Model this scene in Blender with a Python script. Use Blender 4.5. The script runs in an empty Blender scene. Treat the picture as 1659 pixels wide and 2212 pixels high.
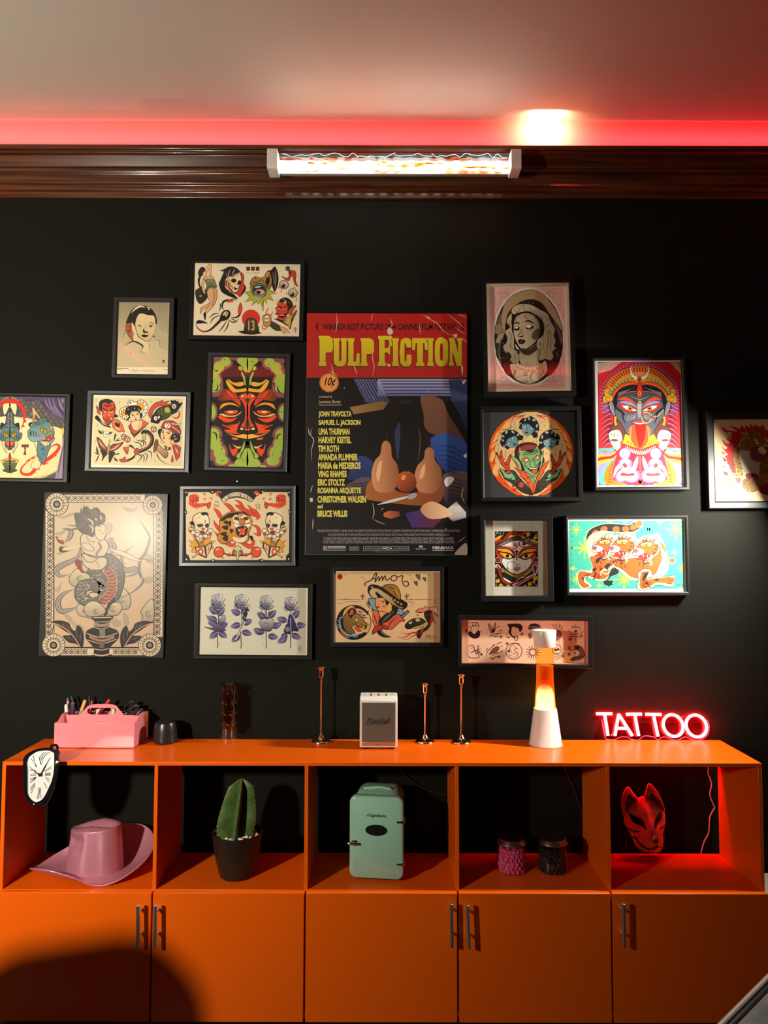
import bpy, bmesh, math, random
from mathutils import Vector, Matrix, Quaternion
R = math.radians
random.seed(7)
SC = bpy.context.scene
COL = SC.collection

# ------------------------------------------------------------------ camera
FPX = 1597.0
CAM = Vector((0.0, -2.63, 1.535))
PITCH = math.atan(89.0 / FPX)
CROT = Matrix.Rotation(R(90) + PITCH, 3, 'X') @ Matrix.Rotation(0.0022, 3, 'Z')
cd = bpy.data.cameras.new('camera')
cam = bpy.data.objects.new('camera', cd)
COL.objects.link(cam)
cam.location = CAM
cam.rotation_euler = CROT.to_euler()
cd.sensor_fit = 'VERTICAL'
cd.sensor_height = 36.0
cd.lens = 36.0 * FPX / 2212.0
cd.clip_start = 0.02
SC.camera = cam
SC.view_settings.view_transform = 'Standard'
SC.view_settings.look = 'None'
SC.view_settings.exposure = 0.0
SC.view_settings.gamma = 1.0
SC.view_settings.use_curve_mapping = False

# ------------------------------------------------------------------ light
w = bpy.data.worlds.new('world')
SC.world = w
w.use_nodes = True
w.node_tree.nodes['Background'].inputs[0].default_value = (0.01, 0.009, 0.008, 1)
w.node_tree.nodes['Background'].inputs[1].default_value = 0.5

def lamp(name, kind, loc, power, col, **kw):
    d = bpy.data.lights.new(name, kind)
    d.energy = power
    d.color = col
    for k, v in kw.items():
        if k != 'aim':
            setattr(d, k, v)
    o = bpy.data.objects.new(name, d)
    COL.objects.link(o)
    o.location = loc
    if 'aim' in kw:
        o.rotation_euler = Vector(kw['aim']).to_track_quat('-Z', 'Y').to_euler()
    return o

# standing lamp of the room, left of the photographer
lamp('room_lamp', 'AREA', (-1.62, -2.35, 1.66), 88, (1.0, 0.90, 0.74), shape='DISK', size=0.17, spread=R(160), aim=(-0.31, 0.95, 0.0))
# work lamp with a short tube, right of the pictures and close to the wall
lamp('work_lamp', 'AREA', (1.38, -0.315, 1.82), 24, (1.0, 0.97, 0.86), shape='RECTANGLE', size=0.025, size_y=0.15, spread=R(138), aim=(-0.88, 0.14, -0.46))
ZC0, ZC1 = 2.978, 3.118     # top of the cornice, ceiling
for nm, loc, ln, rz, pw in (('cove_light_back', (0, -0.078, ZC0 + 0.004), 3.7, 0, 9), ('cove_light_front', (0, -3.492, ZC0 + 0.004), 3.7, 180, 8),
                        ('cove_light_left', (-1.872, -1.785, ZC0 + 0.004), 3.4, 90, 6), ('cove_light_right', (1.872, -1.785, ZC0 + 0.004), 3.4, -90, 4)):
    o = lamp(nm, 'AREA', loc, pw, (1.0, 0.035, 0.05), shape='RECTANGLE', size=ln, size_y=0.015)
    o.data.spread = R(46)
    o.rotation_euler = (R(133), 0, R(rz))
lamp('cove_bulb', 'AREA', (0.585, -0.085, 3.085), 1.7, (1.0, 0.64, 0.36), shape='RECTANGLE', size=0.10, size_y=0.008, spread=R(165), aim=(0, 1, -0.1))

# ------------------------------------------------------------------ pixel rays and small maths
def ray(px, py):
    return CROT @ Vector(((px - 829.5) / FPX, -(py - 1106.0) / FPX, -1.0))
def P(px, py, y):
    d = ray(px, py)
    return CAM + d * ((y - CAM.y) / d.y)
def H(px, py, z):
    d = ray(px, py)
    return CAM + d * ((z - CAM.z) / d.z)
def lin(h, k=1.0):
    h = h.lstrip('#')
    c = [int(h[i:i + 2], 16) / 255 for i in (0, 2, 4)]
    return tuple(k * (x / 12.92 if x <= 0.04045 else ((x + 0.055) / 1.055) ** 2.4) for x in c)
def cr(pts, n=6, closed=True):
    m = len(pts)
    out = []
    rng = range(m) if closed else range(m - 1)
    for i in rng:
        if closed:
            a, b, c, d = pts[(i - 1) % m], pts[i], pts[(i + 1) % m], pts[(i + 2) % m]
        else:
            a, b, c, d = pts[max(i - 1, 0)], pts[i], pts[i + 1], pts[min(i + 2, m - 1)]
        for k in range(n):
            t = k / n
            out.append(tuple(0.5 * (2 * b[j] + (c[j] - a[j]) * t + (2 * a[j] - 5 * b[j] + 4 * c[j] - d[j]) * t * t
                                    + (3 * b[j] - a[j] - 3 * c[j] + d[j]) * t ** 3) for j in range(len(b))))
    if not closed:
        out.append(tuple(pts[-1]))
    return out

# ------------------------------------------------------------------ materials
MATS = {}
def mat(name, col, rough=0.5, metal=0.0, emit=None, es=0.0, spec=0.5, trans=0.0, ior=1.45, coat=0.0, bump=None, alpha=1.0):
    m = bpy.data.materials.new(name)
    m.use_nodes = True
    nt = m.node_tree
    b = nt.nodes['Principled BSDF']
    c = lin(col) if isinstance(col, str) else col
    b.inputs['Base Color'].default_value = (*c, 1)
    b.inputs['Roughness'].default_value = rough
    b.inputs['Metallic'].default_value = metal
    b.inputs['Specular IOR Level'].default_value = spec
    b.inputs['Transmission Weight'].default_value = trans
    b.inputs['IOR'].default_value = ior
    b.inputs['Coat Weight'].default_value = coat
    b.inputs['Coat Roughness'].default_value = 0.06
    if emit:
        e = lin(emit) if isinstance(emit, str) else emit
        b.inputs['Emission Color'].default_value = (*e, 1)
        b.inputs['Emission Strength'].default_value = es
    if bump:
        sc, st = bump
        tc = nt.nodes.new('ShaderNodeTexCoord')
        n = nt.nodes.new('ShaderNodeTexNoise')
        n.inputs['Scale'].default_value = sc
        n.inputs['Detail'].default_value = 4
        bp = nt.nodes.new('ShaderNodeBump')
        bp.inputs['Strength'].default_value = st
        bp.inputs['Distance'].default_value = 0.002
        nt.links.new(tc.outputs['Object'], n.inputs['Vector'])
        nt.links.new(n.outputs['Fac'], bp.inputs['Height'])
        nt.links.new(bp.outputs['Normal'], b.inputs['Normal'])
    MATS[name] = m
    return m
def thin_glass(name, tint=(1, 1, 1), rough=0.01, ior=1.45):
    m = bpy.data.materials.new(name)
    m.use_nodes = True
    nt = m.node_tree
    nt.nodes.remove(nt.nodes['Principled BSDF'])
    out = nt.nodes['Material Output']
    tr = nt.nodes.new('ShaderNodeBsdfTransparent')
    tr.inputs[0].default_value = (*tint, 1)
    gl = nt.nodes.new('ShaderNodeBsdfGlossy')
    gl.inputs['Roughness'].default_value = rough
    lw = nt.nodes.new('ShaderNodeLayerWeight')
    lw.inputs['Blend'].default_value = 0.5
    pw = nt.nodes.new('ShaderNodeMath')
    pw.operation = 'POWER'
    pw.inputs[1].default_value = 5.0
    ma = nt.nodes.new('ShaderNodeMath')
    ma.operation = 'MULTIPLY_ADD'
    r0 = ((ior - 1) / (ior + 1)) ** 2 * 1.6
    ma.inputs[1].default_value = 1 - r0
    ma.inputs[2].default_value = r0
    mx = nt.nodes.new('ShaderNodeMixShader')
    nt.links.new(lw.outputs['Facing'], pw.inputs[0])
    nt.links.new(pw.outputs[0], ma.inputs[0])
    nt.links.new(ma.outputs[0], mx.inputs[0])
    nt.links.new(tr.outputs[0], mx.inputs[1])
    nt.links.new(gl.outputs[0], mx.inputs[2])
    nt.links.new(mx.outputs[0], out.inputs[0])
    MATS[name] = m
    return m
def noise_mix(m, c1, c2, scale, lo=0.4, hi=0.6, stretch=(1, 1, 1), detail=6, rough=None):
    nt = m.node_tree
    b = nt.nodes['Principled BSDF']
    tc = nt.nodes.new('ShaderNodeTexCoord')
    mp = nt.nodes.new('ShaderNodeMapping')
    mp.inputs['Scale'].default_value = stretch
    n = nt.nodes.new('ShaderNodeTexNoise')
    n.inputs['Scale'].default_value = scale
    n.inputs['Detail'].default_value = detail
    r = nt.nodes.new('ShaderNodeValToRGB')
    r.color_ramp.elements[0].position = lo
    r.color_ramp.elements[0].color = (*c1, 1)
    r.color_ramp.elements[1].position = hi
    r.color_ramp.elements[1].color = (*c2, 1)
    nt.links.new(tc.outputs['Object'], mp.inputs[0])
    nt.links.new(mp.outputs[0], n.inputs['Vector'])
    nt.links.new(n.outputs['Fac'], r.inputs[0])
    nt.links.new(r.outputs[0], b.inputs['Base Color'])
    return m
def attr_mat(name, rough=0.6, spec=0.3, coat=0.0, coat_rough=0.1):
    m = mat(name, (1, 1, 1), rough, spec=spec, coat=coat)
    b = m.node_tree.nodes['Principled BSDF']
    b.inputs['Coat Roughness'].default_value = coat_rough
    a = m.node_tree.nodes.new('ShaderNodeAttribute')
    a.attribute_name = 'Col'
    m.node_tree.links.new(a.outputs['Color'], b.inputs['Base Color'])
    return m

# ------------------------------------------------------------------ mesh builder
class MB:
    def __init__(s):
        s.v, s.f, s.mi = [], [], []
    def add(s, vs, fs, mi=0):
        o = len(s.v)
        s.v += [tuple(x) for x in vs]
        s.f += [tuple(i + o for i in q) for q in fs]
        s.mi += [mi] * len(fs)
        return s
    def box(s, x0, x1, y0, y1, z0, z1, mi=0):
        vs = [(x, y, z) for z in (z0, z1) for y in (y0, y1) for x in (x0, x1)]
        return s.add(vs, [(0, 2, 3, 1), (4, 5, 7, 6), (0, 1, 5, 4), (2, 6, 7, 3), (0, 4, 6, 2), (1, 3, 7, 5)], mi)
    def lathe(s, prof, n=48, c=(0, 0), sx=1, sy=1, mi=0, cap=True):
        k = len(prof)
        vs = []
        for i in range(n):
            a = 2 * math.pi * i / n
            for r, z in prof:
                vs.append((c[0] + sx * r * math.cos(a), c[1] + sy * r * math.sin(a), z))
        fs = []
        for i in range(n):
            j = (i + 1) % n
            for q in range(k - 1):
                fs.append((i * k + q, j * k + q, j * k + q + 1, i * k + q + 1))
        if cap:
            if prof[0][0] > 1e-6:
                fs.append(tuple(i * k for i in reversed(range(n))))
            if prof[-1][0] > 1e-6:
                fs.append(tuple(i * k + k - 1 for i in range(n)))
        return s.add(vs, fs, mi)
    def tube(s, path, r, n=8, closed=False, mi=0):
        pts = [Vector(p) for p in path]
        m = len(pts)
        rs = r if isinstance(r, (list, tuple)) else [r] * m
        up = None
        vs = []
        for i, p in enumerate(pts):
            a = pts[(i - 1) % m] if (closed or i) else p
            b = pts[(i + 1) % m] if (closed or i < m - 1) else p
            t = (b - a)
            t = t.normalized() if t.length > 1e-9 else Vector((0, 0, 1))
            if up is None:
                up = Vector((0, 0, 1)) if abs(t.z) < 0.9 else Vector((1, 0, 0))
            x = up.cross(t)
            if x.length < 1e-6:
                x = Vector((1, 0, 0)).cross(t)
            x.normalize()
            y = t.cross(x)
            up = y
            for k in range(n):
                g = 2 * math.pi * k / n
                vs.append(p + rs[i] * (math.cos(g) * x + math.sin(g) * y))
        fs = []
        for i in range(m if closed else m - 1):
            j = (i + 1) % m
            for k in range(n):
                l = (k + 1) % n
                fs.append((i * n + k, i * n + l, j * n + l, j * n + k))
        if not closed:
            fs.append(tuple(reversed(range(n))))
            fs.append(tuple((m - 1) * n + k for k in range(n)))
        return s.add(vs, fs, mi)
    def loops(s, ls, cap0=True, cap1=True, mi=0):
        n = len(ls[0])
        vs = [p for l in ls for p in l]
        fs = []
        for i in range(len(ls) - 1):
            for k in range(n):
                l = (k + 1) % n
                fs.append((i * n + k, i * n + l, (i + 1) * n + l, (i + 1) * n + k))
        if cap0:
            fs.append(tuple(reversed(range(n))))
        if cap1:
            fs.append(tuple((len(ls) - 1) * n + k for k in range(n)))
        return s.add(vs, fs, mi)
    def ball(s, c, rx, ry=None, rz=None, n=16, m=10, mi=0):
        ry = ry or rx
        rz = rz or rx
        ls = []
        for j in range(1, m):
            a = math.pi * j / m - math.pi / 2
            ls.append([(c[0] + rx * math.cos(a) * math.cos(2 * math.pi * i / n), c[1] + ry * math.cos(a) * math.sin(2 * math.pi * i / n), c[2] + rz * math.sin(a)) for i in range(n)])
        return s.loops(ls, mi=mi)
    def mesh(s, name, mats, smooth=40, fix=True):
        me = bpy.data.meshes.new(name)
        me.from_pydata(s.v, [], s.f)
        for m in (mats if isinstance(mats, (list, tuple)) else [mats]):
            me.materials.append(m)
        me.polygons.foreach_set('material_index', s.mi)
        if fix:
            bm = bmesh.new()
            bm.from_mesh(me)
            bmesh.ops.recalc_face_normals(bm, faces=bm.faces)
            bm.to_mesh(me)
            bm.free()
        if smooth:
            me.polygons.foreach_set('use_smooth', [True] * len(me.polygons))
            me.set_sharp_from_angle(angle=R(smooth))
        me.update()
        return me
    def build(s, name, mats, parent=None, bevel=0.0, smooth=40, loc=None, rot=None, fix=True, seg=2):
        o = bpy.data.objects.new(name, s.mesh(name, mats, smooth, fix))
        COL.objects.link(o)
        if parent:
            o.parent = parent
        if loc is not None:
            o.location = loc
        if rot is not None:
            o.rotation_euler = rot
        if bevel:
            b = o.modifiers.new('bevel', 'BEVEL')
            b.width = bevel
            b.segments = seg
            b.limit_method = 'ANGLE'
            b.angle_limit = R(40)
        return o
def rrect(x0, x1, z0, z1, r, n=5):
    out = []
    for cx, cz, a0 in ((x1 - r, z1 - r, 0), (x0 + r, z1 - r, 90), (x0 + r, z0 + r, 180), (x1 - r, z0 + r, 270)):
        for k in range(n + 1):
            a = R(a0 + 90 * k / n)
            out.append((cx + r * math.cos(a), cz + r * math.sin(a)))
    return out
def tag(o, label=None, cat=None, group=None, kind=None):
    for k, v in (('label', label), ('category', cat), ('group', group), ('kind', kind)):
        if v:
            o[k] = v
    return o
def thing(name, label, cat, loc=(0, 0, 0), rot=(0, 0, 0), group=None):
    o = bpy.data.objects.new(name, None)
    o.empty_display_size = 0.05
    COL.objects.link(o)
    o.location = loc
    o.rotation_euler = rot
    return tag(o, label, cat, group)
def copy_tree(o, parent=None):
    c = o.copy()
    COL.objects.link(c)
    c.parent = parent
    for ch in o.children:
        copy_tree(ch, c)
    return c
_TXT = {}
def text_geo(txt, bold=0.0, shear=0.0):
    k = (txt, bold, shear)
    if k not in _TXT:
        cu = bpy.data.curves.new('t', 'FONT')
        cu.body = txt
        cu.offset = bold
        cu.shear = shear
        cu.resolution_u = 3
        ob = bpy.data.objects.new('t', cu)
        me = bpy.data.meshes.new_from_object(ob)
        vs = [(v.co.x, v.co.y) for v in me.vertices]
        fs = [tuple(p.vertices) for p in me.polygons]
        bpy.data.objects.remove(ob)
        bpy.data.curves.remove(cu)
        bpy.data.meshes.remove(me)
        xs = [v[0] for v in vs]
        ys = [v[1] for v in vs]
        x0, x1, y0, y1 = min(xs), max(xs), min(ys), max(ys)
        _TXT[k] = ([((x - x0) / (x1 - x0), (y - y0) / (y1 - y0)) for x, y in vs], fs)
    return _TXT[k]

# ------------------------------------------------------------------ the room
m_black = mat('black_wall_paint', (0.0085, 0.0087, 0.0066), 0.6, spec=0.05, bump=(220, 0.10))
m_plaster = mat('white_plaster', (0.62, 0.56, 0.48), 0.75, bump=(30, 0.10))
m_band = mat('plaster_red_glow_tint', (0.50, 0.20, 0.18), 0.8, bump=(30, 0.10))  # plaster above the cornice, with the red cove glow put into its colour
m_ceil = mat('ceiling_plaster', (0.42, 0.395, 0.34), 0.8, bump=(14, 0.12))
m_floor = mat('floor_boards', (0.10, 0.055, 0.03), 0.4)
noise_mix(m_floor, (0.02, 0.010, 0.006), (0.04, 0.022, 0.013), 6, stretch=(1, 8, 1))
m_wood = mat('varnished_wood', (0.1, 0.03, 0.01), 0.22, spec=0.5, coat=0.25)
noise_mix(m_wood, (0.030, 0.008, 0.003), (0.105, 0.033, 0.010), 5, 0.35, 0.70, stretch=(0.5, 14, 14), detail=8)
XL, XR, YF = -1.95, 1.95, -3.57
def struct(o):
    o['kind'] = 'structure'
    return o
def wall(name, p0, p1, th=0.08):
    # inner face runs from p0 to p1, the wall thickness lies on the left of that direction; black below, plaster tinted with the red cove glow above
    d = Vector((p1[0] - p0[0], p1[1] - p0[1], 0)).normalized()
    nrm = Vector((-d.y, d.x, 0)) * th
    a, b = Vector((*p0, 0)), Vector((*p1, 0))
    mb = MB()
    for z0, z1, mi in ((-0.0, 2.9, 0), (2.9, ZC1, 1)):
        vs = [q + Vector((0, 0, z)) for z in (z0, z1) for q in (a, b, b + nrm, a + nrm)]
        mb.add(vs, [(0, 1, 5, 4), (1, 2, 6, 5), (2, 3, 7, 6), (3, 0, 4, 7), (0, 3, 2, 1), (4, 5, 6, 7)], mi)
    return struct(mb.build(name, [m_black, m_band], smooth=0))
wall('wall_back', (XL, 0), (XR, 0))
wall('wall_left', (XL, YF), (XL, 0))
wall('wall_right', (XR, 0), (XR, YF))
wall('wall_front', (XR, YF), (XL, YF))
struct(MB().box(XL - .08, XR + .08, YF - .08, .08, -0.08, 0).build('floor', m_floor, smooth=0))
struct(MB().box(XL - .08, XR + .08, YF - .08, .08, ZC1, ZC1 + 0.08).build('ceiling', m_ceil, smooth=0))
prof = []
for py, out in ((428, .012), (416, .014), (412, .022), (402, .024), (396, .033), (390, .031), (375, .034), (371, .050), (365, .050),
                (361, .043), (336, .058), (332, .075), (326, .077), (322, .090), (313, .090)):
    prof.append((out, P(829, py, -out).z))
prof.append((0.0, prof[-1][1]))
prof.append((0.0, prof[0][1]))
def cornice(name, p0, p1, nrm):
    mb = MB()
    d = Vector((p1[0] - p0[0], p1[1] - p0[1], 0)).normalized()
    ls = []
    for base, sg in ((p0, 1), (p1, -1)):
        ls.append([(base[0] + nrm[0] * o + d.x * sg * o, base[1] + nrm[1] * o + d.y * sg * o, z) for o, z in prof])
    mb.loops(ls)
    return struct(mb.build(name, m_wood, smooth=25, bevel=0.0015))
cornice('trim_1', (XL, 0), (XR, 0), (0, -1))
cornice('trim_2', (XR, 0), (XR, YF), (-1, 0))
cornice('trim_3', (XR, YF), (XL, YF), (0, 1))
cornice('trim_4', (XL, YF), (XL, 0), (1, 0))

# ------------------------------------------------------------------ orange cabinet
m_or = mat('orange_lacquer', (0.78, 0.115, 0.002), 0.32, spec=0.3, bump=(300, 0.03))
m_steel = mat('brushed_steel', (0.74, 0.70, 0.64), 0.34, 1.0)
YB, YFR = -0.0275, -0.31
T = P(829, 1647, YFR).z
CX0, CX1 = P(5.2, 1650, YFR).x, P(1645.5, 1650, YFR).x
ZF = P(829, 1923, YFR).z         # bay floor
ZD = P(829, 1929.5, YFR - .018).z  # top of the doors
TH = 0.0115
cab = thing('cabinet', 'long low orange cabinet with five open bays above five doors', 'cabinet', ((CX0 + CX1) / 2, (YB + YFR) / 2, 0))
cx, cy = cab.location.x, cab.location.y
def cpart(name, x0, x1, y0, y1, z0, z1, parent=cab, m=m_or, bevel=0.0012):
    return MB().box(x0 - cx, x1 - cx, y0 - cy, y1 - cy, z0, z1).build(name, m, parent, bevel=bevel)
ZB = P(829, 2209, YFR - .018).z
cpart('top_panel', CX0, CX1, YFR, YB, T - TH, T)
cpart('side_panel', CX0, CX0 + TH, YFR, YB, ZB, T - TH)
cpart('side_panel', CX1 - TH, CX1, YFR, YB, ZB, T - TH)
XD = [P(p, 1660, YFR).x for p in (337.5, 662.3, 987.2, 1313.2)]
for x in XD:
    cpart('divider', x - TH / 2, x + TH / 2, YFR + .001, YB, ZF, T - TH)
    cpart('divider', x - TH / 2, x + TH / 2, YFR + .006, YB, ZB + .012, ZF - .012)
cpart('shelf', CX0 + TH, CX1 - TH, YFR + .001, YB, ZF - .012, ZF)
cpart('bottom_panel', CX0 + TH, CX1 - TH, YFR + .001, YB, ZB, ZB + .012)
cpart('back_panel', CX0 + TH, CX1 - TH, YB - .006, YB, ZB + .012, ZF - .012)
cpart('plinth', CX0 + .02, CX1 - .02, YFR + .03, YB, 0, ZB, m=mat('plinth_black', (0.01, 0.008, 0.007), 0.5))
seams = [CX0 - .001] + XD + [CX1 + .001]
YD = YFR - .018
handles = ((298, 1955, 2047, 298), (335.5, 1955, 2047, 335.5), (974.5, 1952, 2046, 975.5), (1009, 1955, 2049, 1013), (1346.5, 1952, 2047, 1348))
for i in range(5):
    g = .0028
    d = cpart('door', seams[i] + g * (i > 0), seams[i + 1] - g * (i < 4), YD, YFR - .0008, ZB, ZD, bevel=0.0015)
    hx, y0, y1, hx2 = handles[i]
    a, b = P(hx, y0, YD - .033), P(hx2, y1, YD - .033)
    o = Vector((cx, cy, 0))
    mb = MB()
    mb.tube([a - o, b - o], .0062, 14)
    for f in (.2, .76):
        q = a.lerp(b, f)
        mb.tube([q - o, Vector((q.x, YD - .001, q.z)) - o], .004, 10)
    h = mb.build('handle', m_steel, d, bevel=.0008)
    h['label'] = 'brushed steel bar handle'

# ------------------------------------------------------------------ printed artwork: flat inks in layers, one mesh per print
INK = 'k'
def hexc(c):
    return '0c0a09' if c == 'k' else c
class Art:
    def __init__(s, ox, oy, k):
        s.o, s.k, s.L, s.ax = (ox, oy), k, [], None
    @staticmethod
    def pts(q):
        if isinstance(q, str):
            return [tuple(float(v) for v in p.split(',')) for p in q.split()]
        return [tuple(p) for p in q]
    def add(s, pts, fs, c, c2=None, d=(0, 1)):
        if c2:
            t = [p[0] * d[0] + p[1] * d[1] for p in pts]
            a, b = min(t), max(t)
            A, B = lin(hexc(c)), lin(hexc(c2))
            cols = [tuple(A[i] + (B[i] - A[i]) * (x - a) / max(b - a, 1e-9) for i in range(3)) for x in t]
        else:
            cols = [lin(hexc(c))] * len(pts)
        xs = [p[0] for p in pts]
        ys = [p[1] for p in pts]
        bb = (min(xs), min(ys), max(xs), max(ys))
        lv = 0
        for L in s.L:
            o = L[3]
            if L[4] >= lv and o[0] < bb[2] and o[2] > bb[0] and o[1] < bb[3] and o[3] > bb[1]:
                lv = L[4] + 1
        s.L.append((pts, fs, cols, bb, lv))
    def p(s, q, c, c2=None, d=(0, 1), o=0):          # sharp polygon
        q = s.pts(q)
        s.add(q, [tuple(range(len(q)))], c, c2, d)
        if o:
            s.outl(q, o)
        return s
    def b(s, q, c, c2=None, d=(0, 1), o=0, n=5):     # smooth blob
        q = cr(s.pts(q), n)
        s.add(q, [tuple(range(len(q)))], c, c2, d)
        if o:
            s.outl(q, o)
        return s
    def outl(s, q, o):
        if s.ax is None:
            return s.l(q + q[:1], o, 'k', 0, sharp=True)
        run = []
        for i in range(len(q)):
            a, b = q[i], q[(i + 1) % len(q)]
            if a[0] > s.ax - 7 and b[0] > s.ax - 7:
                if len(run) > 2:
                    s.l(run, o, 'k', 0, sharp=True)
                run = []
            else:
                run = (run or [a]) + [b]
        if len(run) > 2:
            s.l(run, o, 'k', 0, sharp=True)
    def r(s, x0, y0, x1, y1, c, c2=None, d=(0, 1)):
        return s.p([(x0, y0), (x1, y0), (x1, y1), (x0, y1)], c, c2, d)
    def e(s, x, y, rx, ry, c, rot=0, o=0, n=28, a0=0, a1=360, c2=None, d=(0, 1)):
        cs, sn = math.cos(R(rot)), math.sin(R(rot))
        q = []
        full = a1 - a0 >= 360
        for i in range(n + (not full)):
            a = R(a0 + (a1 - a0) * i / n)
            u, v = rx * math.cos(a), ry * math.sin(a)
            q.append((x + u * cs - v * sn, y + u * sn + v * cs))
        s.add(q, [tuple(range(len(q)))], c, c2, d)
        if o:
            s.outl(q, o)
        return s
    def ring(s, x, y, rx, ry, w, c, rot=0, a0=0, a1=360, n=32, t=0):
        cs, sn = math.cos(R(rot)), math.sin(R(rot))
        q = []
        for i in range(n + 1):
            a = R(a0 + (a1 - a0) * i / n)
            u, v = rx * math.cos(a), ry * math.sin(a)
            q.append((x + u * cs - v * sn, y + u * sn + v * cs))
        return s.l(q, w, c, t, sharp=True)
    def l(s, q, w, c='k', t=0, sharp=False, n=5):    # stroke; t: 0 even, 1 both ends thin, 2 thin at the end, 3 thin at the start
        q = s.pts(q)
        if not sharp:
            q = cr(q, n, False) if len(q) > 2 else q
        if len(q) == 2 and t:
            q = [(q[0][0] + (q[1][0] - q[0][0]) * i / 4, q[0][1] + (q[1][1] - q[0][1]) * i / 4) for i in range(5)]
        m = len(q)
        closed = m > 3 and abs(q[0][0] - q[-1][0]) + abs(q[0][1] - q[-1][1]) < 1e-6
        vs = []
        for i, (x, y) in enumerate(q):
            a = q[i - 1] if i else (q[-2] if closed else q[0])
            b = q[i + 1] if i < m - 1 else (q[1] if closed else q[-1])
            dx, dy = b[0] - a[0], b[1] - a[1]
            h = math.hypot(dx, dy) or 1
            f = i / (m - 1)
            k = (1, math.sin(math.pi * min(max(f, .03), .97)), 1 - f * .93, .07 + f * .93)[t] * w / 2
            vs += [(x - dy / h * k, y + dx / h * k), (x + dy / h * k, y - dx / h * k)]
        s.add(vs, [(2 * i, 2 * i + 1, 2 * i + 3, 2 * i + 2) for i in range(m - 1)], c)
        return s
    def ls(s, strokes, w, c='k', t=0):               # several strokes, separated by ;
        for q in strokes.split(';'):
            s.l(q.strip(), w, c, t)
        return s
    def t(s, txt, x0, y0, x1, y1, c, bold=0.0, shear=0.0, rot=0):
        vs, fs = text_geo(txt, bold, shear)
        cx, cy = (x0 + x1) / 2, (y0 + y1) / 2
        cs, sn = math.cos(R(rot)), math.sin(R(rot))
        q = []
        for u, v in vs:
            x, y = x0 + u * (x1 - x0) - cx, y1 - v * (y1 - y0) - cy
            q.append((cx + x * cs - y * sn, cy + x * sn + y * cs))
        s.add(q, fs, c)
        return s
    def mir(s, x, start):                            # mirror the layers from index start about the vertical line x
        s.ax = None
        for pts, fs, cols, bb, lv in list(s.L[start:]):
            s.L.append(([(2 * x - p[0], p[1]) for p in pts], fs, cols, (2 * x - bb[2], bb[1], 2 * x - bb[0], bb[3]), lv))
        return s
    def build(s, name, m, parent, root, yp, rect, bg, step=6e-6, gain=1.0):
        inv = root.matrix_basis.inverted()
        mb_v, mb_f, mb_c = [], [], []
        x0, x1, z0, z1 = rect
        yl = yp - root.location.y
        mb_v += [(x0, yl, z0), (x1, yl, z0), (x1, yl, z1), (x0, yl, z1)]
        mb_f.append((0, 1, 2, 3))
        mb_c += [lin(bg, gain)] * 4
        cx0, cx1, cz0, cz1 = rect
        for pts, fs, cols, bb, lv in s.L:
            b = len(mb_v)
            for (x, y) in pts:
                q = inv @ P(s.o[0] + x / s.k, s.o[1] + y / s.k, yp)
                mb_v.append((min(max(q.x, cx0), cx1), yl - step * (lv + 1), min(max(q.z, cz0), cz1)))
            mb_f += [tuple(i + b for i in f) for f in fs]
            mb_c += [tuple(gain * v for v in c) for c in cols]
        me = bpy.data.meshes.new(name)
        me.from_pydata(mb_v, [], mb_f)
        ca = me.color_attributes.new('Col', 'FLOAT_COLOR', 'POINT')
        ca.data.foreach_set('color', [v for c in mb_c for v in (*c, 1.0)])
        bm = bmesh.new()
        bm.from_mesh(me)
        for f in bm.faces:
            f.normal_update()
            if f.normal.y > 0:
                f.normal_flip()
        bmesh.ops.triangulate(bm, faces=[f for f in bm.faces if len(f.verts) > 4], ngon_method='EAR_CLIP')
        bm.to_mesh(me)
        bm.free()
        me.materials.append(m)
        o = bpy.data.objects.new(name, me)
        COL.objects.link(o)
        o.parent = parent
        return o

m_ink = attr_mat('printed_paper', 0.55, 0.3)
m_gloss = attr_mat('laminated_print', 0.5, 0.25, coat=0.13, coat_rough=0.24)
m_glass = thin_glass('frame_glass', ior=1.5)
m_fr_black = mat('black_frame_lacquer', (0.005, 0.005, 0.005), 0.5, spec=0.2)
m_fr_grey = mat('grey_metallic_frame', (0.05, 0.053, 0.056), 0.36, metal=0.45)
m_fr_dark = mat('charcoal_frame', (0.011, 0.011, 0.012), 0.42, spec=0.4)
m_back = mat('backing_card', (0.03, 0.025, 0.02), 0.8)
m_spacer = mat('cream_spacer', (0.55, 0.45, 0.36), 0.7)

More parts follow.
